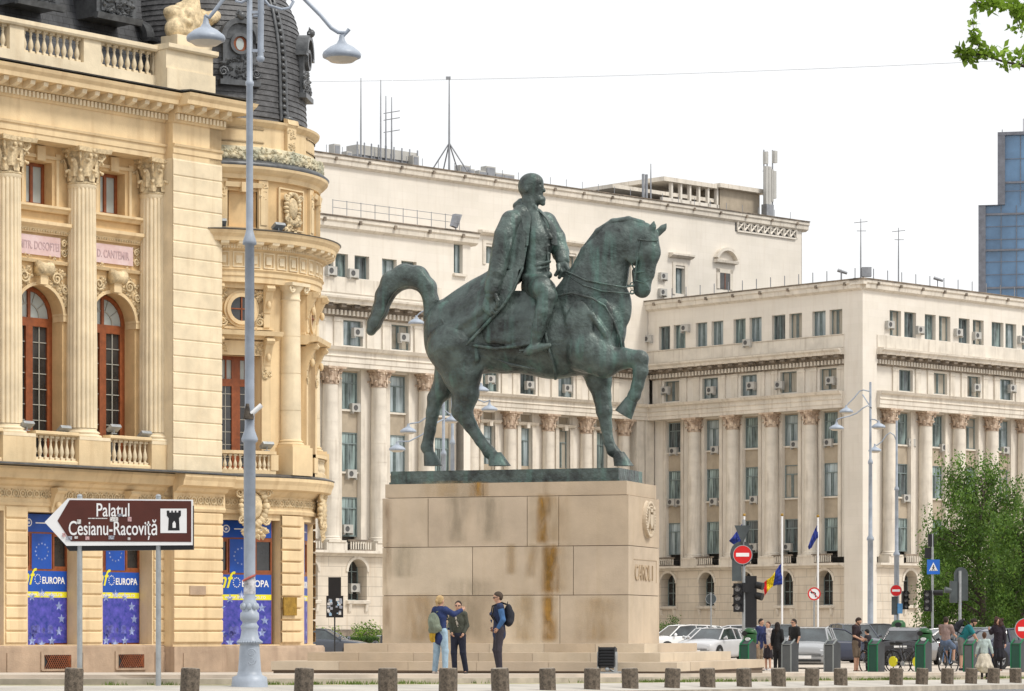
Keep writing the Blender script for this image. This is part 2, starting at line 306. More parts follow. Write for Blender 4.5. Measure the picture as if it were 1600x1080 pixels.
# ---------------------------------------------------------------- smooth implicit bodies (numpy surface nets)
class SDF:
    def __init__(s): s.pr = []
    def cap(s, p1, p2, r1, r2, k=.03, w=1., cut=False): s.pr.append(('c', np.array(p1, float), np.array(p2, float), r1, r2, k, w, cut)); return s
    def chain(s, P, Rr, k=.03, w=1.):
        for i in range(len(P)-1): s.cap(P[i], P[i+1], Rr[i], Rr[i+1], k, w)
        return s
    def ell(s, c, r, k=.03, rot=0., cut=False): s.pr.append(('e', np.array(c, float), np.array(r, float), rot, 0, k, 1, cut)); return s
    def mesh(s, h, name, mats, smooth=1, mi=None):
        lo, hi = np.full(3, 1e9), np.full(3, -1e9)
        for p in s.pr:
            if p[7]: continue
            if p[0] == 'c': r = max(p[3], p[4]); rr = np.array([r, r*p[6], r]); a = np.minimum(p[1], p[2])-rr; b = np.maximum(p[1], p[2])+rr
            else: m = p[2].max(); rr = np.array([m, p[2][1], m]); a = p[1]-rr; b = p[1]+rr
            lo = np.minimum(lo, a); hi = np.maximum(hi, b)
        lo -= 3*h+.02; hi += 3*h+.02; n = np.ceil((hi-lo)/h).astype(int)+1
        Fd = np.full(n, 1.0, np.float32)
        for p in s.pr:
            k = p[5]
            if p[0] == 'c': r = max(p[3], p[4]); rr = np.array([r, r*p[6], r]); a = np.minimum(p[1], p[2])-rr; b = np.maximum(p[1], p[2])+rr
            else: m = p[2].max(); rr = np.array([m, p[2][1], m]); a = p[1]-rr; b = p[1]+rr
            pad = 2*k+3*h
            i0 = np.maximum(((a-pad-lo)/h).astype(int), 0); i1 = np.minimum(((b+pad-lo)/h).astype(int)+2, n)
            if (i1 <= i0).any(): continue
            X = (lo[0]+h*np.arange(i0[0], i1[0]))[:, None, None]; Y = (lo[1]+h*np.arange(i0[1], i1[1]))[None, :, None]; Z = (lo[2]+h*np.arange(i0[2], i1[2]))[None, None, :]
            if p[0] == 'c':
                w = p[6]; A, B = p[1].copy(), p[2].copy(); yc = (A[1]+B[1])/2
                d = B-A; d2 = d.copy(); d2[1] /= w; L2 = max((d2**2).sum(), 1e-9)
                px_, py_, pz_ = X-A[0], (Y-A[1])/w, Z-A[2]
                t = np.clip((px_*d2[0]+py_*d2[1]+pz_*d2[2])/L2, 0, 1)
                q = np.sqrt((px_-t*d2[0])**2+(py_-t*d2[1])**2+(pz_-t*d2[2])**2)
                g = q-(p[3]+(p[4]-p[3])*t)
                if w < 1: g = g*max(w, .35)
            else:
                c, r = p[1], p[2]; ca, sa = math.cos(p[3]), math.sin(p[3])
                px_, pz_ = (X-c[0]), (Z-c[2]); qx = px_*ca+pz_*sa; qz = -px_*sa+pz_*ca; py_ = Y-c[1]
                k0 = np.sqrt((qx/r[0])**2+(py_/r[1])**2+(qz/r[2])**2); k1 = np.sqrt((qx/r[0]**2)**2+(py_/r[1]**2)**2+(qz/r[2]**2)**2)
                g = k0*(k0-1)/np.maximum(k1, 1e-6)
            sl_ = (slice(i0[0], i1[0]), slice(i0[1], i1[1]), slice(i0[2], i1[2])); f = Fd[sl_]
            if p[7]: g = -g; hh = np.maximum(k-np.abs(f-g), 0)/k; Fd[sl_] = np.maximum(f, g)+hh*hh*k*.25
            else: hh = np.maximum(k-np.abs(f-g), 0)/k; Fd[sl_] = np.minimum(f, g)-hh*hh*k*.25
        neg = Fd < 0
        c8 = sum(neg[dx:n[0]-1+dx, dy:n[1]-1+dy, dz:n[2]-1+dz].astype(np.int8) for dx in (0, 1) for dy in (0, 1) for dz in (0, 1))
        act = (c8 > 0) & (c8 < 8); idx = np.argwhere(act); vid = np.full(act.shape, -1, np.int64); vid[act] = np.arange(len(idx))
        acc = np.zeros((len(idx), 3)); cnt = np.zeros(len(idx)); I = idx
        cor = [(a_, b_, c_) for a_ in (0, 1) for b_ in (0, 1) for c_ in (0, 1)]
        for a_ in cor:
            for ax in range(3):
                if a_[ax]: continue
                b_ = list(a_); b_[ax] = 1
                fa = Fd[I[:, 0]+a_[0], I[:, 1]+a_[1], I[:, 2]+a_[2]]; fb = Fd[I[:, 0]+b_[0], I[:, 1]+b_[1], I[:, 2]+b_[2]]
                cr_ = (fa < 0) != (fb < 0); t = np.where(cr_, fa/np.where(cr_, fa-fb, 1), 0)
                pt = np.array(a_, float)[None, :].repeat(len(I), 0); pt[:, ax] += t
                acc[cr_] += pt[cr_]; cnt[cr_] += 1
        V = lo+h*(I+acc/np.maximum(cnt, 1)[:, None]); faces = []
        for ax in range(3):
            o1, o2 = [(1, 2), (2, 0), (0, 1)][ax]
            sa = [slice(None)]*3; sb = [slice(None)]*3; sa[ax] = slice(0, -1); sb[ax] = slice(1, None)
            a_, b_ = neg[tuple(sa)], neg[tuple(sb)]; E = np.argwhere(a_ != b_)
            E = E[(E[:, o1] > 0) & (E[:, o2] > 0) & (E[:, o1] < n[o1]-1) & (E[:, o2] < n[o2]-1)]
            def g_(d1, d2): q = E.copy(); q[:, o1] -= d1; q[:, o2] -= d2; return vid[q[:, 0], q[:, 1], q[:, 2]]
            q = np.stack([g_(1, 1), g_(0, 1), g_(0, 0), g_(1, 0)], 1); fl = ~a_[E[:, 0], E[:, 1], E[:, 2]]; q[fl] = q[fl][:, ::-1]; faces.append(q)
        Q = np.concatenate(faces); Q = Q[(Q >= 0).all(1)]
        for _ in range(smooth):
            sm_ = np.zeros_like(V); ct = np.zeros(len(V))
            for j in range(4):
                a_, b_ = Q[:, j], Q[:, (j+1) % 4]; np.add.at(sm_, a_, V[b_]); np.add.at(ct, a_, 1); np.add.at(sm_, b_, V[a_]); np.add.at(ct, b_, 1)
            V = V*.5+.5*sm_/np.maximum(ct, 1)[:, None]
        me = bpy.data.meshes.new(name); me.vertices.add(len(V)); me.vertices.foreach_set('co', V.ravel())
        me.loops.add(len(Q)*4); me.loops.foreach_set('vertex_index', Q.ravel()); me.polygons.add(len(Q)); me.polygons.foreach_set('loop_start', np.arange(0, len(Q)*4, 4)); me.polygons.foreach_set('loop_total', np.full(len(Q), 4))
        me.update(calc_edges=True); me.validate()
        for m in (mats if isinstance(mats, (list, tuple)) else [mats]): me.materials.append(m)
        me.polygons.foreach_set('use_smooth', [True]*len(me.polygons))
        if mi: me.polygons.foreach_set('material_index', [mi(p.center) for p in me.polygons])
        return me
# ---------------------------------------------------------------- ground, kerbs, road
BU = [115, 296, 474, 606, 700, 782, 856, 925, 985, 1050, 1106, 1163, 1217, 1268, 1314, 1400, 1440, 1480, 1517, 1552, 1587]
BOL = []; Dc = 50.5; prev = None
for u in BU:
    if prev is not None and u > 480:
        gap = 2.0 if u != 1400 else 3.4
        lat = (u-prev)/F_*Dc; Dc += math.sqrt(max(gap*gap-lat*lat, .04))*.96
    BOL.append(((u-800)/F_*Dc, Dc)); prev = u
line = [(-400., 50.5), (-60., 50.5)] + [(x, y) for x, y in BOL] + [(BOL[-1][0]+.46*t, BOL[-1][1]+.89*t) for t in (3, 8, 15, 30, 60, 120, 250, 500)]
def smooth_line(P):
    for _ in range(3): P = [P[0]]+[((P[i-1][0]+2*P[i][0]+P[i+1][0])/4, (P[i-1][1]+2*P[i][1]+P[i+1][1])/4) if 2 < i < len(P)-3 else P[i] for i in range(1, len(P)-1)]+[P[-1]]
    return P
line = smooth_line(line)
def gz(y): return .84-.0126*min(max(y, -10), 100)
def nrm(i):
    a, b = line[max(i-1, 0)], line[min(i+1, len(line)-1)]; dx, dy = b[0]-a[0], b[1]-a[1]; l = math.hypot(dx, dy); return (-dy/l, dx/l)
NR = [nrm(i) for i in range(len(line))]
def off(i, d):
    sc = 1.75-1.0*ST((line[i][1]-51)/12) if d > 0 else 1
    return (line[i][0]+NR[i][0]*d*sc, line[i][1]+NR[i][1]*d*sc)
def strip(name, mts, d0, z0, d1, z1, riser=None):
    mb = MB()
    for i in range(len(line)-1):
        a, b, c, d = off(i, d0), off(i+1, d0), off(i+1, d1), off(i, d1)
        mb.quad((*a, gz(a[1])+z0), (*b, gz(b[1])+z0), (*c, gz(c[1])+z1), (*d, gz(d[1])+z1))
        if riser is not None: mb.quad((*a, gz(a[1])+riser), (*b, gz(b[1])+riser), (*b, gz(b[1])+z0), (*a, gz(a[1])+z0))
    return struct(name, mb, mts)
mb = MB(); mb.poly([(3000*math.cos(R_(k*10)), 3000*math.sin(R_(k*10)), -1.6) for k in range(36)]); struct('terrain', mb, M['park'])
mb = MB(); ds = [-.85, -6, -14, -30, -59]
for i in range(len(line)-1):
    for k in range(len(ds)-1):
        a, b, c, d = off(i, ds[k+1]), off(i+1, ds[k+1]), off(i+1, ds[k]), off(i, ds[k])
        mb.quad(*[(*q, gz(q[1])-.43) for q in (a, b, c, d)])
struct('road', mb, M['asph'])
strip('road_kerb', M['kerb'], -.85, -.31, -.6, -.31, riser=-.45)
strip('pavement', M['pave2'], -.6, -.315, 2.0, -.19)
strip('verge', M['soil'], 2.0, -.19, 2.5, -.18)
strip('kerb', M['kerb'], 2.5, -.075, 2.75, -.07, riser=-.2)
strip('lower_paving', M['pave'], 2.75, -.075, 3.1, -.07)
E_ = []
mb = MB()
for i in range(len(line)): E_.append(off(i, 3.1))
for i in range(len(line)-1):
    a, b = E_[i], E_[i+1]
    mb.quad((*a, gz(a[1])-.08), (*b, gz(b[1])-.08), (*b, gz(b[1])), (*a, gz(a[1])))
y0 = E_[2][1]; rows = [(e[0], e[1]) for e in E_[3:]]; mono = []
for e in rows:
    if not mono or e[1] > mono[-1][1]+.01: mono.append(e)
first = mono[0]
mb.quad((-400, y0, gz(y0)), (first[0], y0, gz(y0)), (first[0], first[1], gz(first[1])), (-400, first[1], gz(first[1])))
ins = []
for i in range(len(mono)-1):
    a, b = mono[i], mono[i+1]; n = 1 if b[1]-a[1] < 12 else 3
    for k in range(n): ins.append((a[0]+(b[0]-a[0])*k/n, a[1]+(b[1]-a[1])*k/n))
ins.append(mono[-1])
for i in range(len(ins)-1):
    a, b = ins[i], ins[i+1]
    mb.quad((-400, a[1], gz(a[1])), (a[0], a[1], gz(a[1])), (b[0], b[1], gz(b[1])), (-400, b[1], gz(b[1])))
struct('plaza', mb, M['pave'])
# grass tufts in the verge and cracks
random.seed(3); mb = MB()
def tuft(x, y, z, n, h, spread):
    for _ in range(n):
        a = random.random()*6.28; r = random.random()*spread; px_, py_ = x+r*math.cos(a), y+r*math.sin(a); hh = h*random.uniform(.4, 1); b = random.random()*6.28; w = .008
        mb.poly([(px_-w, py_, z), (px_+w, py_, z), (px_+hh*.4*math.cos(b), py_+hh*.4*math.sin(b), z+hh)])
for i in range(2, len(line)-5):
    (x0, ya), (x1, yb) = off(i, 2.25), off(i+1, 2.25); L_ = math.hypot(x1-x0, yb-ya)
    if x0 < -30: x0, ya = -16., ya; L_ = 12
    for _ in range(int(L_*9)):
        t = random.random(); o = random.uniform(-.3, .3); n_ = NR[i]
        if math.sin(t*L_*1.7+i)+random.random() < .4: continue
        tuft(x0+(x1-x0)*t+n_[0]*o, ya+(yb-ya)*t+n_[1]*o, gz(ya)-.19, 14, .09, .18)
struct('verge_grass', mb, M['grass'], kind='stuff')
# bollards
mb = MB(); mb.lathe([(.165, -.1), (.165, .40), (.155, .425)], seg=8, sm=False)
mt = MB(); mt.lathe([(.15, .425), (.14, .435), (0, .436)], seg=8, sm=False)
LB = ['leftmost stubby grey concrete bollard in front of the brown direction sign', 'grey concrete bollard between the direction sign poles and the big lamp foot', 'grey concrete bollard just right of the big lamp foot', 'grey concrete bollard in front of the left end of the monument steps',
 'grey concrete bollard in front of the couple in jeans and dark trousers', 'grey concrete bollard in front of the legs of the man with the backpack', 'grey concrete bollard right of the man with the backpack', 'grey concrete bollard left of the black floodlight', 'grey concrete bollard right of the black floodlight',
 'grey concrete bollard in front of the pedestal corner, under the carved crest side', 'grey concrete bollard in front of the middle step at its right part', 'grey concrete bollard in front of the last step of the monument', 'grey concrete bollard in front of the group of four people',
 'grey concrete bollard below the front of the parked car with white bonnet', 'grey concrete bollard left of the bearded man in brown shorts', 'grey concrete bollard below the bicycle with the yellow disc', 'grey concrete bollard between the parked bicycle and the seated man in pink shirt',
 'grey concrete bollard under the front wheel of the bicycle of the man in pink shirt', 'grey concrete bollard left of the girl in the cream skirt', 'grey concrete bollard right of the girl in the cream skirt', 'grey concrete bollard nearest the right edge of the photo']
random.seed(5)
for i, (x, y) in enumerate(BOL):
    Mx = TR(x, y, gz(y)-.31, random.uniform(0, 45)) @ Matrix.Rotation(R_(random.uniform(-3.5, 3.5)), 4, 'Y')
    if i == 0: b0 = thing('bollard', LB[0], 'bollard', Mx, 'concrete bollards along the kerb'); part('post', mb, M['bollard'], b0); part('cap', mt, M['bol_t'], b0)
    else: dup(b0, Mx, label=LB[i])
# ---------------------------------------------------------------- ornament helpers
def capital_mb(r, h, seed=0, n=8):       # Corinthian capital: bell, two rows of curling leaves, volutes, abacus
    rnd = random.Random(seed); mb = MB()
    mb.lathe([(r*1.08, 0), (r*1.14, h*.03), (r*1.08, h*.06), (r*.98, h*.07), (r*1.0, h*.4), (r*1.12, h*.7), (r*1.3, h*.88)], seg=16)
    for row, (z0, z1, k) in enumerate(((.07, .42, 1.12), (.2, .72, 1.2))):
        for i in range(n):
            t = 2*math.pi*(i+.5*row)/n; ca, sa = math.sin(t), -math.cos(t); tx, ty = math.cos(t), math.sin(t)
            pts = []
            for j in range(6):
                q = j/5; rr = r*(k+.28*max(0, q-.45)**1.2*2+.03); zz = h*(z0+(z1-z0)*min(1, q*1.18)-(.09 if j == 5 else 0)); w = r*.3*math.sin(math.pi*min(.92, .28+q*.62))*(1+.15*math.sin(j*3))
                pts.append((rr, zz, w))
            for j in range(5):
                (r1, z_1, w1), (r2, z_2, w2) = pts[j], pts[j+1]
                for s_ in (-1, 1):
                    mb.quad((ca*r1*.97+tx*w1*s_, sa*r1*.97+ty*w1*s_, z_1), (ca*r1*1.05, sa*r1*1.05, z_1), (ca*r2*1.05, sa*r2*1.05, z_2), (ca*r2*.97+tx*w2*s_, sa*r2*.97+ty*w2*s_, z_2))
            mb.ball((ca*(pts[-1][0]+.04*r), sa*(pts[-1][0]+.04*r), pts[-1][1]), r*.13, 6, 4)
    for i in range(4):
        t = math.pi/4+i*math.pi/2; ca, sa = math.sin(t), -math.cos(t)
        P = []
        for j in range(15):
            q = j/14*math.pi*3; rr = r*.25*(1-j/19); P.append((ca*(r*1.42+rr*math.cos(q)), sa*(r*1.42+rr*math.cos(q)), h*.80+rr*math.sin(q)))
        mb.tube([(ca*r*1.05, sa*r*1.05, h*.5)]+P, [r*.07]+[r*.1]*14+[r*.06], 5)
    for i in range(4):
        t = i*math.pi/2; ca, sa = math.sin(t), -math.cos(t)
        for s_ in (-1, 1): mb.ball((ca*r*1.22+math.cos(t)*r*.22*s_, sa*r*1.22+math.sin(t)*r*.22*s_, h*.79), r*.16, 6, 4)
        mb.ball((ca*r*1.3, sa*r*1.3, h*.93), r*.16, 6, 4)
    a = r*1.5
    P = []
    for i in range(4):
        t = i*math.pi/2
        for q in (-1, -.9, -.4, 0, .4, .9):
            d_ = a*(1-.13*(1-q*q)); P.append((math.sin(t)*d_+math.cos(t)*a*q, -math.cos(t)*d_+math.sin(t)*a*q))
    i0 = mb.av([(x, y, h*.88) for x, y in P]); i1 = mb.av([(x*1.05, y*1.05, h) for x, y in P]); m_ = len(P)
    for k in range(m_): mb.af(i0+k, i0+(k+1) % m_, i1+(k+1) % m_, i1+k, sm=False)
    mb.af(*range(i1, i1+m_), sm=False); mb.af(*reversed(range(i0, i0+m_)), sm=False)
    return mb
def base_mb(r, h): 
    mb = MB(); mb.box(-r*1.3, r*1.3, -r*1.3, r*1.3, 0, h*.32)
    mb.lathe([(r*1.26, h*.32), (r*1.3, h*.42), (r*1.26, h*.55), (r*1.1, h*.62), (r*1.12, h*.7), (r*1.18, h*.8), (r*1.1, h*.92), (r*1.0, h)], seg=24); return mb
def shaft_mb(r0, r1, h, flutes=0, seg=24, rings=()):
    mb = MB()
    if flutes:
        seg = flutes*4; rib = lambda k: (1, .985, .9, .985)[k % 4]; prof = [(r0, .0), (r0, .12), (r0*.995, h*.33), (r1, h-.1)]
        mb.lathe([(r0*.97, 0), (r0*.97, .1)], seg=24); mb.lathe([(p[0], p[1]) for p in prof[1:]], seg=seg, rib=rib, sm=False); mb.lathe([(r1*.97, h-.12), (r1*1.06, h-.06), (r1*1.06, h)], seg=24)
    else:
        n = max(1, int(h/1.15)) if rings else 1
        R = lambda z: r0+(r1-r0)*(z/h)**1.5
        if rings: mb.lathe([(R(0)*.975, 0), (R(h)*.975, h)], seg=seg)
        for i in range(n):
            za, zb = h*i/n+(.008 if rings else 0), h*(i+1)/n-(.008 if rings else 0)
            mb.lathe([(R(za+(zb-za)*k/3), za+(zb-za)*k/3) for k in range(4)], seg=seg)
    return mb
def baluster_mb(h, r):
    mb = MB(); mb.box(-r, r, -r, r, 0, h*.1); mb.box(-r, r, -r, r, h*.9, h)
    mb.lathe([(r*.75, h*.1), (r*.5, h*.15), (r*.75, h*.22), (r, h*.33), (r*.85, h*.45), (r*.45, h*.62), (r*.4, h*.74), (r*.65, h*.8), (r*.45, h*.84), (r*.8, h*.9)], seg=10); return mb
def foliage_relief(mb, x0, x1, z0, z1, y, n, rnd, size=.09):   # carved leaf and scroll relief
    for _ in range(n):
        x, z = rnd.uniform(x0, x1), rnd.uniform(z0, z1); a = rnd.random()*6.28; l = size*rnd.uniform(.6, 1.5); w = l*.4
        c_, s_ = math.cos(a), math.sin(a)
        p = [(x, z), (x+c_*l*.5-s_*w, z+s_*l*.5+c_*w), (x+c_*l, z+s_*l), (x+c_*l*.5+s_*w, z+s_*l*.5-c_*w)]; t = (x+c_*l*.5, z+s_*l*.5)
        for k in range(4):
            a_, b_ = p[k], p[(k+1) % 4]; mb.poly([(a_[0], y, a_[1]), (b_[0], y, b_[1]), (t[0], y-size*.45, t[1])])
def scroll(mb, cx, cz, y, r, th, turns=1.6, s=1, a0=0):
    P = []
    n = 14
    for j in range(n):
        q = j/(n-1); a = a0+s*q*turns*2*math.pi; rr = r*(1-.8*q); P.append((cx+rr*math.cos(a), y, cz+rr*math.sin(a)))
    mb.tube(P, [th*(1-.4*j/n) for j in range(n)], 5)
def console_mb(w, h, d):                 # scrolled bracket, front at -y
    mb = MB(); P = []
    for j in range(13):
        q = j/12; P.append((-d*(1-q)**1.3-.04*math.sin(q*math.pi*2)*0-.05, h*(1-q)))
    prof = [(0, h), (0, 0)]+[(p[0], p[1]) for p in reversed(P)]
    mb.run(prof, -w/2, w/2); mb.run([(-d-.02, h*.78), (-d*1.1-.05, h*.88), (-d-.02, h), (-d*.6, h), (-d*.6, h*.78)], -w*.56, w*.56); mb.ball((0, -d*.4-.06, h*.28), (w*.3, .08, h*.16), 8, 5); return mb
LF = Fr(-9.06, 95.0, 49.)
LG = gz(95)                              # ground at the library
lib = thing('library_building', 'cream baroque stone building with fluted columns, corner tower and slate dome at the left', 'building', Matrix.Translation((0, 0, 0)) @ LF.M)
rnd = random.Random(11)
c0, c1 = LF.ux(10, .85), LF.ux(240, .85); PITCH = (c1-c0)/2; COLX = [c1-PITCH*k for k in range(4)]; WX = [c1-PITCH*(k+.5)+.0 for k in range(4)]
XL = COLX[-1]-1.2                        # left end (outside the frame)
Z = dict(g=LG-.1, pl=.45, gc0=5.05, gc1=5.78, balt=LF.vz(190, 681, .35), arch0=LF.vz(125, 238, .35), cor=16.6, cort=17.4)
PX0 = LF.ux(270, 0)                      # left edge of the corner pavilion
# --- ground floor
mb = MB(); gw = [(x-1.0, x+1.0) for x in WX]
mb.wall(XL, PX0, .5, 5.05, [(a, b, .52, 4.45) for a, b in gw], y=.42, dep=.62)
part('ground_floor_wall', mb, M['cream'], lib)
mb = MB()                                # rustication: raised courses on every pier
def courses(mb, x0, x1, z0, z1, n, y, pr=.05, gap=.045):
    h = (z1-z0)/n
    for i in range(n): 
        a, b = z0+i*h+gap/2, z0+(i+1)*h-gap/2
        mb.run([(y+.02, a-.015), (y-pr+.02, a), (y-pr, a+.03), (y-pr, b-.03), (y-pr+.02, b), (y+.02, b+.015)], x0, x1)
edges = [XL]+[e for a, b in sorted(gw) for e in (a, b)]+[PX0]
for i in range(0, len(edges), 2): 
    if edges[i+1]-edges[i] > .1: mb = MB(); courses(mb, edges[i]+.06, edges[i+1]-(.06 if i < len(edges)-2 else .0), .55, 4.6, 11, .42); part('rusticated_pier', mb, M['cream'], lib)
mb = MB()
courses(mb, PX0+.0, 0, .55, 4.6, 11, -.02); mb.box(PX0, 0, -.0, 1.2, LG, 5.1)
part('rusticated_pier', mb, M['cream'], lib)
mb = MB(); mb.box(XL, PX0, .30, .9, LG-.2, .45); mb.box(PX0-.06, .08, -.14, .9, LG-.2, .45); mb.run([(.3, .45), (.42, .5), (.9, .5), (.9, .45)], XL, PX0); mb.box(PX0+.3, -.3, -.17, -.13, LG+.02, .25)
for x in COLX[:3]: mb.box(x-.45, x+.45, .265, .3, LG+.02, .28)
part('plinth', mb, M['plinth'], lib)
for x in WX[:3]:                         # cellar grilles
    g_ = MB(); zc = .02; g_.box(x-.62, x+.62, .262, .3, zc-.27, zc+.3)
    for e in range(6): g_.box(x-.62, x+.62, .23, .262, zc-.27+.001, zc-.23) if e == 0 else None
    k = MB(); k.mi = 0
    k.box(x-.5, x+.5, .25, .262, zc-.2, zc+.2)
    h_ = MB()
    for e in range(14):
        xx = x-.5+e*1.0/13; h_.tube([(xx, .235, zc-.2), (min(x+.5, xx+.25), .235, zc+.2)], .012, 4); h_.tube([(xx, .235, zc+.2), (min(x+.5, xx+.25), .235, zc-.2)], .012, 4)
    w_ = part('cellar_grille', k, M['dark'], lib); part('surround', g_, M['plinth'], w_); part('lattice', h_, M['wood_r'], w_)
# banners in the ground-floor window openings
def star_into(mb, cx, y, cz, r, y1=None):
    P = [(cx+(r if k % 2 == 0 else r*.42)*math.sin(math.pi*k/5), cz+(r if k % 2 == 0 else r*.42)*math.cos(math.pi*k/5)) for k in range(10)]
    P = P[::-1]; mb.poly([(a, y, b) for a, b in P])
def banner_window(parent, Mx, w, z0, z1):   # local frame: x 0..w, y 0 the banner plane
    fr = MB(); H = z1-z0; a1, a2 = z0+H*.56, z0+H*.86     # lower banner top, transom, header
    fr.box(0, w, .0, .1, z0-.06, z0); fr.box(w-.05, w, -.01, .1, z0, z1); fr.box(0, .05, -.01, .1, z0, z1); fr.box(0, w, -.012, .09, a1, a1+.06); fr.box(0, w, -.012, .09, a2-.05, a2)
    for q in (.27, .31, .69, .73): fr.box(w*q-.02, w*q+.035, -.014, .09, a1+.06, a2-.05)
    fr.box(.05, w*.27, -.013, .08, a1+.06, a1+.14); fr.box(w*.73, w-.05, -.013, .08, a1+.06, a1+.14); fr.box(.05, w*.27, -.013, .08, a2-.13, a2-.05); fr.box(w*.73, w-.05, -.013, .08, a2-.13, a2-.05)
    wd = part('window', fr, M['wood_r'], parent, Mx)
    g = MB(); g.box(.05, w-.05, .05, .07, a1, a2); part('pane', g, M['glass_d'], wd, Mx)
    b = MB(); yb = -.025
    b.box(.03, w-.03, yb, .03, a2+.0, z1-.01); b.box(w*.31, w*.69, yb, .03, a1+.06, a2-.05); b.box(.03, w-.03, yb, .03, z0+H*.40, a1-.0)
    b.mi = 1; b.box(.03, w-.03, yb, .03, z0+H*.355, z0+H*.40-.001); b.mi = 2; b.box(.03, w-.03, yb, .03, z0+.01, z0+H*.355-.001)
    b.mi = 3; yy = yb-.006
    for k in range(12):
        t = k*math.pi/6; star_into(b, w*.5+w*.38*math.sin(t), yy, z0+H*.19+w*.38*math.cos(t), w*.075)
        star_into(b, w*.5+w*.12*math.sin(t), yy, (a1+a2)/2+w*.12*math.cos(t), w*.02)
    rr = random.Random(4)
    for _ in range(26):                  # blurred crowd of raised hands printed on the banner
        hx, hz = rr.uniform(.08, .92)*w, z0+H*rr.uniform(.01, .13); r = w*rr.uniform(.03, .055); b.mi = 2 if rr.random() < .5 else 5; b.disc(hx, yy+.002+rr.random()*.002, hz, r, 9); b.poly([(hx-r*1.1, yy+.003, hz-r*1.5), (hx+r*1.1, yy+.003, hz-r*1.5), (hx+r*.5, yy+.003, hz), (hx-r*.5, yy+.003, hz)])
    zt = z0+H*.455; sz = w*.30; b.mi = 1
    text_into(b, 'inf', sz*1.15, Matrix.Translation((w*.03, yy, zt)) , .004, shear=.35, sx=.85, bold=.012)
    b.mi = 4
    for k in range(12): t = k*math.pi/6; star_into(b, w*.42+w*.055*math.sin(t), yy, zt+sz*.26+w*.07*math.cos(t), w*.014)
    text_into(b, 'EUROPA', sz*.47, Matrix.Translation((w*.50, yy, zt+.03)), .004, sx=.82, bold=.02)
    text_into(b, 'www.infoeuropa.ro', w*.085, Matrix.Translation((w*.22, yy, z0+H*.366)), .003)
    b.mi = 4; b.ring(w*.25, yy, yy+.004, (a2+z1)/2, w*.045, w*.06, 16); star_into(b, w*.25, yy, (a2+z1)/2, w*.035); b.box(w*.38, w*.85, yy, yy+.004, (a2+z1)/2-.02, (a2+z1)/2+.015)
    part('banner', b, [M['euro_b'], M['yellow'], M['star_p'], M['star_w'], M['white'], M['crowd']], wd, Mx)
M['crowd'] = mat('banner_crowd_light', (.11, .12, .42), rough=.4, var=.3, scale=6)
for x in WX: banner_window(lib, LF.M @ Matrix.Translation((x-1.0, 1.0, 0)), 2.0, .56, 4.42)
# --- cornice over the ground floor with guilloche frieze
def gcorn(mb, x0, x1, y):
    mb.run([(y+.3, 4.62), (y-.02, 4.62), (y-.05, 4.7), (y-.02, 4.76), (y+.0, 5.18), (y-.12, 5.24), (y-.18, 5.34), (y-.42, 5.40), (y-.46, 5.55), (y-.52, 5.66), (y-.52, 5.74), (y+.3, 5.78)], x0, x1)
mb = MB(); gcorn(mb, XL, PX0, .4); gcorn(mb, PX0, .1, -.05); part('string_cornice', mb, M['cream'], lib)
for (x0, x1, y) in ((XL, PX0, .37), (PX0+.1, .0, -.08)):
    mb = MB(); n = int((x1-x0)/.26)
    for i in range(n):
        cx = x0+(i+.5)*(x1-x0)/n; mb.ring(cx, y-.02, y+.03, 4.97, .075, .12, 10); mb.ball((cx, y, 4.97), (.045, .04, .045), 6, 4); mb.ball((cx+.13, y, 5.06), (.04, .03, .05), 5, 4); mb.ball((cx+.13, y, 4.88), (.04, .03, .05), 5, 4)
    part('carved_frieze', mb, M['orn'], lib)
for x in WX[:3]: part('keystone_bracket', console_mb(.34, .72, .3), M['cream'], lib, LF.M @ Matrix.Translation((x, .38, 4.45)))
mb = MB(); mb.run([(-.62, 5.76), (-.62, 5.80), (-.1, 5.86), (.9, 5.87), (.9, 5.76)], XL, .1); part('zinc_flashing', mb, M['zinc'], lib)
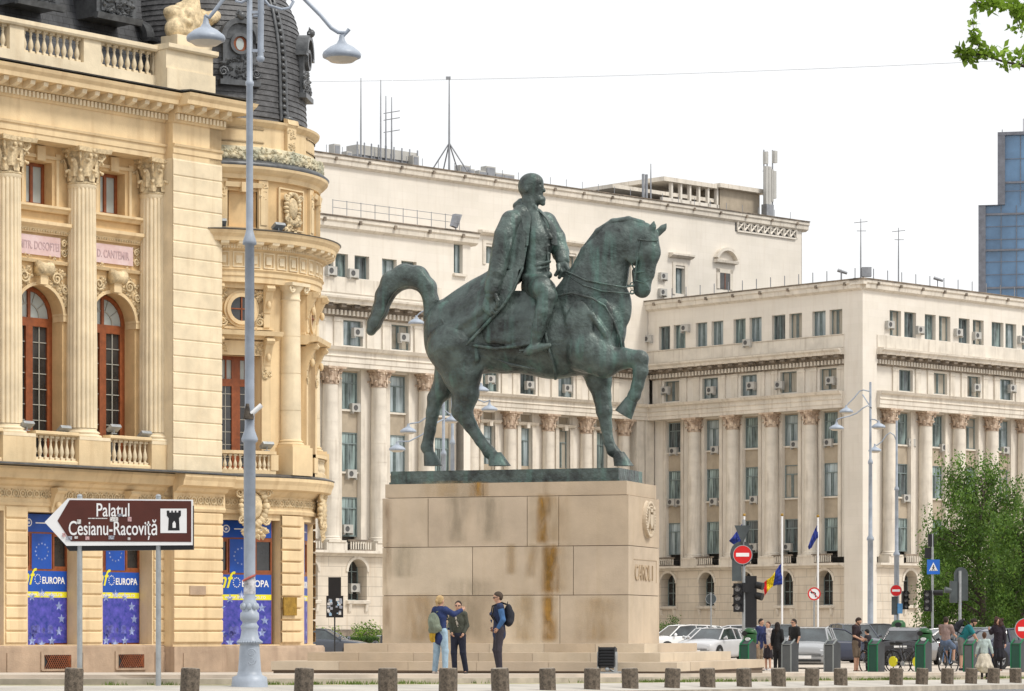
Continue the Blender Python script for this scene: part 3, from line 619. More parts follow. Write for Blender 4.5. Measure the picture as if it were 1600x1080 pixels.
# --- main floor wall between columns
zA1 = LF.vz(175, 457, 1.1); zSp = zA1-.93; zdoor = 5.85
zw0, zw1 = LF.vz(175, 335, 1.1), LF.vz(165, 268, 1.1)
mb = MB(); ops = []
for x in WX: ops += [(x-.9, x+.9, zdoor, zA1, True), (x-.5, x+.5, zw0, zw1)]
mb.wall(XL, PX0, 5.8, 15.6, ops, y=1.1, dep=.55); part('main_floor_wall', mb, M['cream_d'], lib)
def arched_window(parent, Mx, r, z0, zsp, rows=9):
    f = MB(); t = .13
    for s_ in (-1, 1): f.box(s_*r, s_*(r-t), 0, .1, z0, zsp)
    f.ring(0, 0, .1, zsp, r-t, r, 20, 0, 180); f.box(-r+t, r-t, -.01, .1, zsp-.28, zsp-.02); f.box(-.06, .06, -.012, .1, z0, zsp-.28); f.box(-.05, .05, -.012, .1, zsp-.02, zsp+r-t)
    f.box(-r+t, r-t, -.005, .1, z0, z0+.14)
    for s_ in (-1, 1): f.box(s_*(r-t), s_*(r-t-.07), -.012, .09, z0, zsp-.28); f.box(s_*.06, s_*.13, -.014, .09, z0, zsp-.28)
    w = part('arched_window', f, M['wood_r'], parent, Mx)
    g = MB(); g.mi = 0; g.box(-r+.05, r-.05, .06, .08, z0, zsp-.2); g.mi = 1; P = [((r-.08)*math.cos(math.pi*k/16), zsp-.05+(r-.08)*math.sin(math.pi*k/16)) for k in range(17)]; g.poly([(a, .055, b) for a, b in P])
    part('pane', g, [M['glass_d'], M['glass_l']], w, Mx)
    b = MB(); h = zsp-.28-z0
    for s_ in (-1, 1):
        for i in range(1, rows): b.box(s_*.13, s_*(r-t-.07), .03, .05, z0+h*i/rows-.012, z0+h*i/rows+.012)
        for q in (.38, .40): b.box(s_*(.13+(r-t-.2)*q*1.25), s_*(.13+(r-t-.2)*q*1.25+.02), .03, .05, z0, z0+h)
    b.ring(0, .03, .05, zsp-.02, r*.45, r*.49, 16, 0, 180)
    for a in (35, 70, 110, 145): b.tube([(r*.47*math.cos(R_(a)), .04, zsp+r*.47*math.sin(R_(a))), ((r-.1)*math.cos(R_(a)), .04, zsp+(r-.1)*math.sin(R_(a)))], .014, 4)
    part('glazing_bar', b, M['lead'], w, Mx)
for x in WX: arched_window(lib, LF.M @ Matrix.Translation((x, 1.56, 0)), .9, zdoor, zSp)
for x in WX:                             # small upper window
    Mx = LF.M @ Matrix.Translation((x, 1.45, 0)); f = MB(); f.box(-.5, -.4, 0, .1, zw0, zw1); f.box(.4, .5, 0, .1, zw0, zw1); f.box(-.4, .4, 0, .1, zw1-.1, zw1); f.box(-.4, .4, 0, .1, zw0, zw0+.1); f.box(-.05, .05, -.01, .09, zw0+.1, zw1-.1)
    w = part('upper_window', f, M['wood_r'], lib, Mx); g = MB(); g.box(-.4, .4, .05, .07, zw0+.1, zw1-.1); part('pane', g, M['glass_l'], w, Mx)
mb = MB(); mo = MB(); mlav = MB(); mlt = MB()
INS = ['D. CANTEMIR', 'MITR. DOSOFTEI', 'M. COSTIN', 'VARLAAM']
for i, x in enumerate(WX):
    # impost mouldings, sill band, ledge, panel, keystone and spandrel foliage, pilasters beside the small window
    for s_ in (-1, 1): mb.box(x+s_*.88, x+s_*1.18, 1.02, 1.5, zSp-.12, zSp+.06); mb.box(x+s_*.86, x+s_*1.2, 1.0, 1.5, zSp+.06, zSp+.12)
    mb.run([(1.2, zw0-.22), (.98, zw0-.22), (.92, zw0-.14), (.85, zw0-.1), (.85, zw0-.03), (1.2, zw0)], x-1.12, x+1.12)
    mb.run([(1.2, zw0-.86), (1.0, zw0-.86), (.95, zw0-.72), (.8, zw0-.62), (.8, zw0-.52), (1.2, zw0-.48)], x-1.12, x+1.12)
    for k in range(22): mo.ball((x-1.05+k*.1, .97, zw0-.79), .04, 5, 4)
    mb.run([(1.2, zw0-1.75), (.98, zw0-1.75), (.94, zw0-1.66), (1.2, zw0-1.6)], x-1.12, x+1.12)
    for s_ in (-1, 1): mb.box(x+s_*.62, x+s_*.72, 1.03, 1.1, zw0, zw1+.12); mb.box(x+s_*.62, x+s_*.8, 1.05, 1.1, zw1+.12, zw1+.28)
    mb.box(x-.72, x+.72, 1.03, 1.1, zw1+.1, zw1+.2); mb.box(x-.16, x+.16, .98, 1.1, zw1+.02, zw1+.45)
    mlav = MB(); mlt = MB(); mlav.box(x-.88, x+.78, 1.04, 1.1, zw0-1.52, zw0-.94)
    text_into(mlt, INS[i], .34, LF.M.inverted() @ LF.M @ Matrix.Translation((x-.04, 1.035, zw0-1.35)), .006, sx=.62, align='CENTER', bold=.01)
    pn = part('inscription_panel', mlav, M['lav'], lib); part('lettering', mlt, M['lav_t'], pn)
    foliage_relief(mo, x+.82, x+1.08, zw0-1.5, zw0-1.0, 1.1, 40, rnd, .09); scroll(mo, x+.93, zw0-1.1, 1.05, .12, .03); scroll(mo, x+.93, zw0-1.38, 1.05, .12, .03, s=-1)
    for s_ in (-.5, .5): foliage_relief(mo, x+s_-.14, x+s_+.14, zw0-1.72, zw0-1.55, 1.0, 14, rnd, .07)
    mb.box(x-.15, x+.15, .85, 1.1, zA1-.02, zA1+.42); mb.lathe([(.2, -.19), (.22, 0), (.2, .19)], seg=16) if False else None
    mo.T = Matrix.Translation((x, .88, zA1+.45)) @ Matrix.Rotation(R_(90), 4, 'Y'); mo.lathe([(.02, -.26), (.24, -.24), (.19, -.1), (.19, .1), (.24, .24), (.02, .26)], seg=16); mo.T = None
    for s_ in (-1, 1):
        for k in range(5): 
            a = R_(62-k*11); foliage_relief(mo, x+s_*(1.02*math.cos(a)), x+s_*(1.02*math.cos(a)+.22), zSp+1.02*math.sin(a)+.02, zSp+1.0*math.sin(a)+.25, 1.08, 16, rnd, .13)
        foliage_relief(mo, x+s_*.35, x+s_*.98, zA1+.0, zA1+.42, 1.08, 60, rnd, .14); scroll(mo, x+s_*.62, zA1+.2, 1.02, .2, .045, s=s_); scroll(mo, x+s_*.95, zA1-.1, 1.02, .14, .04, s=-s_)
    mb.ring(x, 1.04, 1.1, zSp, .9, 1.0, 20, 0, 180)
part('wall_moulding', mb, M['cream'], lib); part('carved_relief', mo, M['orn'], lib)
# --- fluted columns
zc0, zc1 = LF.vz(125, 676, .85), LF.vz(125, 290, .85); zct = LF.vz(125, 234, .85)
colm, capm, basm = None, None, None
for i, x in enumerate(COLX):
    Mx = LF.M @ Matrix.Translation((x, .85, zc0))
    if i == 0:
        c_ = part('fluted_column', shaft_mb(.47, .42, zc1-zc0, flutes=20), M['cream_l'], lib, Mx)
        part('capital', capital_mb(.42, zct-zc1, 1), M['orn'], c_, Mx @ Matrix.Translation((0, 0, zc1-zc0))); part('base', base_mb(.47, .3), M['cream_l'], c_, Mx @ Matrix.Translation((0, 0, -.26)))
    else: dup(c_, Mx, lib)
for x in COLX: mb = MB(); mb.box(x-.62, x+(.62 if x != COLX[0] else PX0-x+.02), .25, 1.1, 5.8, zc0-.26); part('column_pedestal', mb, M['cream'], lib)
def balustrade(parent, Mx, w, z0, z1, n):  # local x 0..w
    m = MB(); m.run([(-.16, z0), (-.16, z0+.1), (-.12, z0+.14), (.16, z0+.14), (.16, z0)], 0, w); m.run([(-.14, z1-.13), (-.2, z1-.09), (-.2, z1-.02), (-.16, z1), (.16, z1), (.16, z1-.13)], 0, w)
    b = part('balustrade', m, M['cream'], parent, Mx); bb = MB(); 
    me = baluster_mb(z1-z0-.27, .075).mesh('baluster', [M['cream_l']])
    for i in range(n): part('baluster', me, None, b, Mx @ Matrix.Translation(((i+.5)*w/n, 0, z0+.14)))
for i, x in enumerate(WX[:3]): balustrade(lib, LF.M @ Matrix.Translation((x-PITCH/2+.62, .45, 0)), PITCH-1.24, 5.86, Z['balt'], 8)
# --- floodlights on the balustrade: own things
def small_flood(x, y, z, lab, Mf):
    t = thing('floodlight', lab, 'floodlight', Mf @ Matrix.Translation((x, y, z)), 'small grey floodlights on the library ledges')
    a = MB(); a.tube([(0, 0, 0), (0, 0, .12)], .02, 6); a.box(-.1, .1, -.03, .03, 0, .02); part('bracket', a, M['galv'], t)
    h = MB(); h.T = Matrix.Translation((0, 0, .17)) @ Matrix.Rotation(R_(-35), 4, 'X'); h.box(-.2, .2, -.13, .13, -.05, .05); h.box(-.17, .17, -.1, .1, .05, .07); part('lamp_head', h, M['galv'], t)
fl_l = ['small grey floodlight on the ledge right of the second fluted column', 'small grey floodlight on the ledge left of the second fluted column', 'small grey floodlight on the ledge beside the third fluted column', 'small grey floodlight on the ledge between the two arched windows']
for i, (u, v) in enumerate(((178, 670), (100, 672), (226, 680), (42, 665))): small_flood(LF.ux(u, .4), .4, LF.vz(u, v+8, .4), fl_l[i], LF.M)
# --- entablature and cornice
def entab(mb, x0, x1, y, dep, z0, z1):   # architrave and frieze
    h = z1-z0
    mb.run([(dep, z0), (y, z0), (y, z0+h*.14), (y-.03, z0+h*.15), (y-.03, z0+h*.32), (y-.08, z0+h*.34), (y-.1, z0+h*.40), (y, z0+h*.42), (y, z1), (dep, z1)], x0, x1)
def bigcorn(mb, x0, x1, y, dep, z0):     # profile rises .85
    mb.run(bigprof(y, dep, z0), x0, x1)
def bigprof(y, dep, z0): return [(dep, z0), (y-.04, z0), (y-.08, z0+.06), (y-.08, z0+.25), (y-.22, z0+.27), (y-.22, z0+.47), (y-.66, z0+.49), (y-.68, z0+.62), (y-.76, z0+.72), (y-.8, z0+.82), (dep, z0+.88)]
def dentils(mb, x0, x1, y, z0, step=.15):
    n = int((x1-x0)/step)
    for i in range(n): cx = x0+(i+.5)*(x1-x0)/n; mb.box(cx-step*.3, cx+step*.3, y-.17, y-.07, z0+.07, z0+.24)
def modillions(mb, x0, x1, y, z0, step=.48):
    n = int((x1-x0)/step)
    for i in range(n): cx = x0+(i+.5)*(x1-x0)/n; mb.run([(y-.2, z0+.28), (y-.3, z0+.28), (y-.55, z0+.36), (y-.58, z0+.48), (y-.2, z0+.48)], cx-.09, cx+.09)
za0, za1 = zct, 16.55
mb = MB(); entab(mb, XL, PX0, .35, 1.4, za0, za1); entab(mb, PX0, 0, 0, 1.0, za0+.02, za1); bigcorn(mb, XL, PX0+.02, .35, 1.6, za1); bigcorn(mb, PX0-.02, .0, -.02, 1.6, za1)
mb.run([(1.6, za1), (.5, za1), (.4, za1+.88), (1.6, za1+.88)], 0, .1)
part('entablature', mb, M['cream'], lib)
# return of the cornice round the right side of the pavilion
mb = MB(); mb.T = Matrix.Translation((0, 0, 0)) @ Matrix.Rotation(R_(90), 4, 'Z'); bigcorn(mb, -.0, 3.0, -.02, .5, za1); entab(mb, 0, 3, 0, .5, za0+.02, za1); mb.T = None
mb.box(-.5, 0, 0, 3, za0+.1, za1); part('cornice_return', mb, M['cream'], lib)
mb = MB(); pf = bigprof(-.02, 0, za1)[1:]
for (ya, z_a), (yb_, z_b) in zip(pf, pf[1:]):
    mb.quad((0, ya, z_a), (0, yb_, z_b), (-yb_, yb_, z_b), (-ya, ya, z_a)); mb.quad((-ya, ya, z_a), (-yb_, yb_, z_b), (-yb_, 0, z_b), (-ya, 0, z_a))
part('cornice_corner', mb, M['cream'], lib)
mb = MB(); dentils(mb, XL, PX0, .35, za1); dentils(mb, PX0, .05, -.02, za1); modillions(mb, XL, PX0, .35, za1); modillions(mb, PX0, .05, -.02, za1); part('dentil_course', mb, M['cream_l'], lib)
mb = MB(); mb.run([(-.45, 17.43), (-.47, 17.46), (1.4, 17.62), (1.4, 17.43)], XL, PX0); mb.run([(-.8, 17.43), (-.83, 17.46), (1.4, 17.64), (1.4, 17.43)], PX0, .74); part('cornice_flashing', mb, M['zinc'], lib)
# --- pavilion body (smooth corner pier with fine joints)
mb = MB(); mb.box(PX0, 0, 0, 2.6, 5.05, za0+.02); part('pavilion_wall', mb, M['cream_l'], lib)
mb = MB(); courses(mb, PX0, .0, 5.85, za0+.0, 19, -.0, pr=.03, gap=.014); part('pavilion_course', mb, M['cream_l'], lib)
# --- parapet, balustrade openings, sculpture, mansard roof, dormers
zp0, zp1 = 17.5, 19.0; yb = .75
pxs = [LF.ux(u, yb) for u in (38, 131, 158, 251)]; wpar = pxs[1]-pxs[0]
mb = MB(); mb.box(XL, PX0+.05, yb, yb+.35, zp0, 18.05); mb.run([(yb-.08, 18.78), (yb-.12, 18.84), (yb-.12, 18.96), (yb+.4, 18.98), (yb+.4, 18.78)], XL, PX0)
xs_ = [XL, pxs[0]-.5*2-wpar-.2, pxs[0]-.55, pxs[0], pxs[1], pxs[2], pxs[3], PX0+.05]
for a, b in ((xs_[2], xs_[3]), (xs_[4], xs_[5]), (xs_[6], xs_[7])): mb.box(a, b, yb, yb+.35, 18.05, 18.78)
mb.box(PX0, -.02, .25, .8, zp0, 18.25); mb.box(PX0, -.08, .3, .8, 18.25, 18.85); mb.run([(.2, 18.83), (.14, 18.88), (.14, 19.0), (.9, 19.02), (.9, 18.83)], PX0-.03, .02); mb.box(-.5, -.02, .8, 2.4, zp0, 18.9)
par = part('parapet', mb, M['cream_l'], lib)
bal = baluster_mb(.73, .085).mesh('baluster', [M['cream_l']])
for a, b in ((pxs[0], pxs[1]), (pxs[2], pxs[3]), (pxs[0]-.55-wpar, pxs[0]-.55)):
    for i in range(9): part('baluster', bal, None, par, LF.M @ Matrix.Translation((a+(i+.5)*(b-a)/9, yb+.17, 18.05)))
s = SDF(); xs0, xs1 = LF.ux(254, 1.0), LF.ux(345, 1.0); cx = (xs0+xs1)/2
for k in range(26): 
    r_ = random.Random(k); s.ell((r_.uniform(-.75, .75), r_.uniform(-.25, .25), r_.uniform(.1, 1.0)), (r_.uniform(.18, .4), .3, r_.uniform(.15, .35)), k=.08, rot=r_.uniform(-1, 1))
s.cap((-.6, 0, .25), (.5, 0, .3), .35, .3, k=.1).cap((0, 0, .5), (.1, 0, 1.5), .4, .22, k=.1).cap((.75, -.1, .15), (.95, -.1, .2), .18, .17, k=.05).ell((.1, -.1, 1.7), (.2, .2, .26))
for k in range(10): r_ = random.Random(k+50); s.cap((r_.uniform(-.8, .8), -.35, r_.uniform(.1, 1)), (r_.uniform(-.8, .8), -.4, r_.uniform(.2, 1.2)), .04, .03, k=.04, cut=True)
sc_ = part('trophy_sculpture', s.mesh(.05, 'trophy_sculpture', M['orn']), None, lib, LF.M @ Matrix.Translation((cx, 1.1, 19.45)))
mb = MB(); mb.box(cx-.85, cx+.95, .75, 1.5, 19.0, 19.48); part('sculpture_base', mb, M['cream_l'], lib)
mb = MB(); mb.quad((XL-3, 1.9, 17.6), (.5, 1.9, 17.6), (.5, 4.4, 25), (XL-3, 4.4, 25)); mb.quad((XL-3, 4.4, 25), (.5, 4.4, 25), (.5, 16, 26), (XL-3, 16, 26)); part('mansard_roof', mb, M['slate'], lib, LF.M)
for u0, u1, vb in ((146, 208, 32), (22, 88, 10)):
    a, b = LF.ux(u0, 1.9), LF.ux(u1, 1.9); z0 = LF.vz((u0+u1)/2, vb, 1.9)
    d = MB(); d.box(a, b, 1.75, 4, z0, z0+2.2); d.run([(1.6, z0-.08), (1.55, z0+.1), (1.75, z0+.12), (1.75, z0-.08)], a-.1, b+.1); d.box(a+.16, b-.16, 1.7, 1.75, z0+.2, z0+1.9)
    d.box(a+.3, b-.3, 1.64, 1.7, z0+.5, z0+1.7); r_ = random.Random(3); foliage_relief(d, a+.2, b-.2, z0+.15, z0+.7, 1.66, 60, r_, .16); part('dormer', d, M['zinc'], lib)
mb = MB(); mb.box(XL-3, .0, 1.7, 16, LG, 17.4); part('building_core', mb, M['cream_d'], lib)
mb = MB(); x_ = LF.ux(306, 0); mb.box(x_-.33, x_+.33, -.1, -.02, 2.05, 2.32); part('wall_plate', mb, M['plinth'], lib)
# ---------------------------------------------------------------- corner tower
TX, TY = -10.09, 99.0
TF = Fr(TX, TY, 0)
def TA(a, r, z): return TF.M @ Matrix.Rotation(R_(a), 4, 'Z') @ Matrix.Translation((0, -r, z))   # frame facing outwards at azimuth a
tw = part('corner_tower', (lambda m: (m.lathe([(4.0, LG-.2), (4.0, .38), (3.95, .46), (3.6, .47)], seg=72), m)[1])(MB()), M['plinth'], lib, TF.M)
def tpart(name, m, mt, Mx=None): return part(name, m, mt, tw, Mx if Mx is not None else TF.M)
def holed(mb, r, z0, z1, holes, seg_deg=2.0, depth=.55):
    """round wall with rectangular openings, holes: (a0,a1,za,zb)"""
    n = int(360/seg_deg)
    for i in range(n):
        a0, a1 = i*seg_deg-180, (i+1)*seg_deg-180; am = (a0+a1)/2; hs_ = [h for h in holes if h[0] <= am <= h[1]]
        zs = [(z0, z1)] if not hs_ else [(z0, hs_[0][2]), (hs_[0][3], z1)]
        for za, zb in zs:
            if zb > za: mb.quad(*[(r*math.sin(R_(a)), -r*math.cos(R_(a)), z) for a, z in ((a0, za), (a1, za), (a1, zb), (a0, zb))], sm=False)
        if hs_:
            q = r-depth
            for z in (hs_[0][2], hs_[0][3]): mb.quad(*[(rr*math.sin(R_(a)), -rr*math.cos(R_(a)), z) for a, rr in ((a0, r), (a1, r), (a1, q), (a0, q))])
    for h in holes:
        for a in (h[0], h[1]): mb.quad(*[(rr*math.sin(R_(a)), -rr*math.cos(R_(a)), z) for rr, z in ((r, h[2]), (r, h[3]), (r-depth, h[3]), (r-depth, h[2]))])
BAYS = (26, 84, -32)
mb = MB(); holed(mb, 3.7, .45, 4.7, [(a-16, a+22, .5, 4.42) for a in BAYS], depth=.6); tpart('ground_wall', mb, M['cream'])
for lo_, hi_ in ((47, 68), (-12, 9), (105, 127)):
    mb = MB()
    for k in range(11):
        z0 = .55+k*.37; mb.lathe([(3.68, z0), (3.78, z0+.02), (3.79, z0+.05), (3.79, z0+.30), (3.78, z0+.325), (3.68, z0+.345)], seg=8, a0=lo_+1, a1=hi_-4, sm=False)
    tpart('rusticated_pier', mb, M['cream'])
for a in BAYS[:2]:
    w = 2.1; banner_window(tw, TA(a+2, 3.3, 0) @ Matrix.Translation((-w/2, 0, 0)), w, .52, 4.42)
mb = MB(); a_ = 53
mb.T = TF.M.inverted() @ TA(52.5, 3.83, 0); mb.box(-.31, .31, -.03, .02, 1.42, 2.0); mb.T = None; tpart('brass_plaque', mb, M['brass'])
mb = MB(); mb.lathe([(3.6, 4.6), (3.8, 4.62), (3.83, 4.72), (3.76, 4.78), (3.76, 5.15), (3.86, 5.22), (3.95, 5.32), (4.2, 5.38), (4.24, 5.52), (4.3, 5.64), (4.3, 5.74), (3.6, 5.80)], seg=72, sm=False); tpart('string_cornice', mb, M['cream'])
mb = MB(); mb.lathe([(4.30, 5.745), (4.33, 5.78), (4.1, 5.86), (3.6, 5.9)], seg=60, sm=False); tpart('flashing', mb, M['zinc'])
mb = MB()
for k in range(46):
    a = -30+k*3.7
    mb.T = TF.M.inverted() @ TA(a, 3.77, 4.97); mb.ring(0, -.02, .03, 0, .07, .115, 10); mb.ball((0, 0, 0), (.045, .04, .045), 6, 4); mb.ball((.12, 0, .09), (.04, .03, .05), 5, 4); mb.ball((.12, 0, -.09), (.04, .03, .05), 5, 4)
mb.T = None; tpart('carved_frieze', mb, M['orn'])
def cartouche(a, r, z, w, h, seed):
    c = MB(); rr = random.Random(seed); c.ball((0, 0, 0), (w*.27, .16, h*.32), 14, 8)
    for k in range(22):
        t = k/22*2*math.pi; c.ball((w*.38*math.cos(t), -.02, h*.42*math.sin(t)), (w*.1*rr.uniform(.7, 1.3), .1, h*.08*rr.uniform(.7, 1.3)), 6, 4)
    for s_ in (-1, 1): scroll(c, s_*w*.42, h*.3, -.06, w*.14, .04, s=s_); scroll(c, s_*w*.36, -h*.34, -.06, w*.12, .04, s=-s_)
    foliage_relief(c, -w*.3, w*.3, -h*.62, -h*.42, -.02, 30, rr, w*.2); tpart('cartouche', c, M['orn'], TA(a, r, z))
cartouche(30, 3.95, 4.85, 1.15, 1.35, 2); cartouche(84, 3.95, 4.85, 1.15, 1.35, 3)
# main storey: door with hood, oculus, consoles, giant columns
mb = MB(); holed(mb, 3.55, 5.85, 11.95, [(a-11, a+11, 6.0, 9.6) for a in BAYS], depth=.5); tpart('main_wall', mb, M['cream'])
for a in BAYS[:2]:
    B = TA(a, 3.12, 0); f = MB(); w = .62; z0, z1 = 6.0, 9.6
    for s_ in (-1, 1): f.box(s_*w, s_*(w-.12), 0, .1, z0, z1); f.box(s_*.05, s_*.14, -.01, .09, z0, z1)
    f.box(-w, w, -.005, .1, z1-.12, z1); f.box(-w, w, -.008, .1, z1-.95, z1-.72); f.box(-.05, .05, -.012, .1, z0, z1); f.box(-w, w, -.004, .1, z0, z0+.12); f.box(-.35, -.31, -.004, .1, z1-.72, z1-.12); f.box(.31, .35, -.004, .1, z1-.72, z1-.12)
    d = part('window', f, M['wood_r'], tw, B); g = MB(); g.mi = 0; g.box(-w, w, .05, .07, z0, z1-.8); g.mi = 1; g.box(-w, w, .05, .07, z1-.8, z1); part('pane', g, [M['glass_d'], M['glass_l']], d, B)
    b = MB()
    for i in range(1, 7): b.box(-w+.1, w-.1, .03, .05, z0+i*.4, z0+i*.4+.02)
    for s_ in (-1, 1): b.box(s_*.33, s_*.35, .03, .05, z0, z1-.95)
    part('glazing_bar', b, M['lead'], d, B)
    s_m = MB(); B2 = TA(a, 3.55, 0)
    for s_ in (-1, 1): s_m.box(s_*.68, s_*.98, -.08, .15, 5.95, 9.6)
    s_m.box(-.98, .98, -.06, .15, 9.6, 10.05); s_m.run([(.2, 10.1), (-.15, 10.1), (-.2, 10.16), (-.48, 10.2), (-.52, 10.34), (.2, 10.42)], -1.25, 1.25)
    s_m.box(-1.1, 1.1, -.05, .2, 10.42, 10.5)
    s_m.ring(0, -.14, .2, 11.05, .38, .5, 28); s_m.ring(0, -.08, .2, 11.05, .5, .58, 28); s_m.box(-.95, -.75, -.1, .15, 10.5, 11.75); s_m.box(.75, .95, -.1, .15, 10.5, 11.75); s_m.box(-1.05, 1.05, -.12, .15, 11.7, 11.9)
    h_ = part('window_surround', s_m, M['cream'], tw, B2)
    o_ = MB(); o_.disc(0, -.05, 11.05, .39, 24); part('oculus', o_, M['glass_d'], h_, B2); o_ = MB(); o_.box(-.02, .02, -.1, -.06, 10.67, 11.43); o_.box(-.38, .38, -.1, -.06, 11.03, 11.07); part('oculus_bar', o_, M['wood_r'], h_, B2)
    r_ = random.Random(8); fo = MB()
    for s_ in (-1, 1):
        foliage_relief(fo, s_*.42, s_*.75, 10.5, 10.85, -.02, 40, r_, .14); foliage_relief(fo, s_*.45, s_*.75, 11.35, 11.7, -.02, 30, r_, .12); scroll(fo, s_*.62, 10.65, -.05, .16, .04, s=s_)
        foliage_relief(fo, s_*.75, s_*.95, 8.9, 9.1, -.1, 20, r_, .1)
        foliage_relief(fo, s_*.6-.1, s_*.6+.1, 9.65, 10.0, -.06, 16, r_, .1)
    part('carving', fo, M['orn'], h_, B2)
    cm = console_mb(.24, .85, .34).mesh('console', M['cream'])
    for s_ in (-1, 1):
        part('console', cm, None, h_, B2 @ Matrix.Translation((s_*.85, -.05, 9.3))); part('console', cm, None, h_, B2 @ Matrix.Translation((s_*.85, -.08, 10.95)))
    # balcony
    m = MB(); R0 = 3.95
    da = 15
    m.lathe([(3.5, 5.86), (4.05, 5.86), (4.05, 5.98), (3.5, 6.0)], seg=10, a0=a-da, a1=a+da, sm=False); m.lathe([(3.8, 6.46), (4.08, 6.48), (4.08, 6.58), (3.8, 6.6)], seg=10, a0=a-da, a1=a+da, sm=False, closed=True)
    for s_ in (-1, 1):
        m.T = TF.M.inverted() @ TA(a+s_*(da-.8), 3.95, 0); m.box(-.14, .14, -.12, .12, 5.98, 6.47); m.T = None
    bb = part('balcony', m, M['cream'], tw, TF.M); me = baluster_mb(.48, .06).mesh('baluster', M['cream_l'])
    for k in range(11): part('baluster', me, None, bb, TA(a-12+k*2.4, 3.95, 5.98))
for a in (55, -3, 113):
    Mx = TA(a, 3.72, 6.75)
    if a == 55:
        cc = part('tower_column', shaft_mb(.34, .30, 4.7, rings=(1,)), M['cream_l'], tw, Mx); m = base_mb(.34, .25); m.box(-.5, .5, -.5, .5, -.9, 0); part('base', m, M['cream'], cc, Mx @ Matrix.Translation((0, 0, -.0)))
        k_ = MB(); k_.lathe([(.30, 0), (.34, .04), (.30, .08), (.31, .3), (.42, .42), (.44, .5)], seg=20); k_.box(-.45, .45, -.45, .45, .46, .56)
        for s_ in (-1, 1): scroll(k_, s_*.36, .36, -.36, .13, .04, s=s_)
        part('capital', k_, M['cream_l'], cc, Mx @ Matrix.Translation((0, 0, 4.65)))
    else: dup(cc, Mx, tw)
mb = MB(); mb.lathe([(3.4, 11.85), (3.88, 11.87), (3.88, 12.05), (3.92, 12.07), (3.92, 12.2), (3.98, 12.26), (3.90, 12.3), (3.90, 12.85), (3.98, 12.9), (4.06, 12.92), (4.06, 13.06), (4.36, 13.1), (4.38, 13.22), (4.46, 13.32), (4.5, 13.42), (3.6, 13.52)], seg=96, sm=False); tpart('entablature', mb, M['cream'])
mb = MB()
for k in range(120):
    mb.T = TF.M.inverted() @ TA(-32+k*1.25, 3.99, 12.9); mb.box(-.025, .025, -.09, .02, 0, .13)
for k in range(20):
    mb.T = TF.M.inverted() @ TA(-30+k*7.6, 4.05, 12.96); mb.run([(0, 0), (-.08, 0), (-.27, .06), (-.3, .14), (0, .14)], -.13, .13)
    mb.T = TF.M.inverted() @ TA(-30+k*7.6, 3.9, 12.33)
    for x0, x1, z0, z1 in ((-.2, .2, 0, .03), (-.2, .2, .45, .48), (-.2, -.17, .03, .45), (.17, .2, .03, .45)): mb.box(x0, x1, -.04, .01, z0, z1)
    mb.box(-.1, .1, -.035, .01, .12, .36)
mb.T = None; tpart('dentil_course', mb, M['cream_l'])
mb = MB(); mb.lathe([(4.5, 13.425), (4.54, 13.45), (4.1, 13.54), (3.5, 13.56)], seg=72, sm=False); tpart('flashing', mb, M['zinc'])
# attic storey
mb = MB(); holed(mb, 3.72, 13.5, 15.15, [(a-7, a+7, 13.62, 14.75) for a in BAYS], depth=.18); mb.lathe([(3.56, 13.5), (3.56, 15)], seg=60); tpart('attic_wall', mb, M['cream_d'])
mb = MB(); rr = random.Random(5); om = MB()
for b in BAYS:
    for s_ in (-1, 1):
        mb.T = TF.M.inverted() @ TA(b+s_*10.5, 3.72, 0); mb.box(-.17, .17, -.1, .02, 13.5, 15.1); mb.box(-.12, .12, -.13, -.1, 13.7, 14.9); om.T = mb.T; foliage_relief(om, -.1, .1, 14.5, 14.95, -.13, 14, rr, .08)
    mb.T = TF.M.inverted() @ TA(b, 3.72, 0); mb.run([(.0, 14.85), (-.12, 14.85), (-.16, 15.0), (0, 15.02)], -.62, .62); mb.box(-.1, .1, -.2, 0, 14.7, 15.0)
    mb.T = TF.M.inverted() @ TA(b+29, 3.72, 0)
    for x0, x1, z0, z1 in ((-.62, .62, 13.65, 13.7), (-.62, .62, 14.92, 14.97), (-.62, -.57, 13.7, 14.92), (.57, .62, 13.7, 14.92)): mb.box(x0, x1, -.05, .01, z0, z1)
om.T = mb.T = None; tpart('attic_pilaster', mb, M['cream']); tpart('attic_carving', om, M['orn'])
for b in BAYS: cartouche(b+29, 3.78, 14.35, .85, 1.1, 5)
mb = MB(); mb.lathe([(3.5, 15.1), (3.85, 15.12), (3.9, 15.25), (4.0, 15.32), (4.1, 15.42), (4.12, 15.5), (3.5, 15.5)], seg=72, sm=False); tpart('attic_cornice', mb, M['cream'])
mb = MB(); mb.lathe([(4.12, 15.5), (4.15, 15.56), (4.02, 15.66), (3.92, 15.72), (3.6, 15.74)], seg=72); om = MB()
for k in range(40):
    om.T = TF.M.inverted() @ TA(-30+k*3.6, 3.92, 0); foliage_relief(om, -.13, .13, 15.72, 16.05, 0, 22, rr, .1); om.ball((0, 0, 15.86+.04*math.sin(k*1.3)), (.11, .05, .09), 6, 4)
om.T = None
for k in range(60):
    a = rr.uniform(-35, 125); om.ball(((3.93)*math.sin(R_(a)), -3.93*math.cos(R_(a)), 15.74+rr.uniform(.0, .34)), rr.uniform(.04, .075), 6, 4)
om.lathe([(3.84, 15.7), (3.93, 15.8), (3.92, 16.0), (3.8, 16.15)], seg=60); tpart('garland_moulding', om, M['mossy']); tpart('lead_lip', mb, M['zinc'])
mb = MB(); mb.lathe([(3.7, 16.1), (3.66, 16.2), (3.66, 16.8), (3.72, 16.85), (3.82, 16.95), (3.84, 17.02), (3.3, 17.05)], seg=72, sm=False)
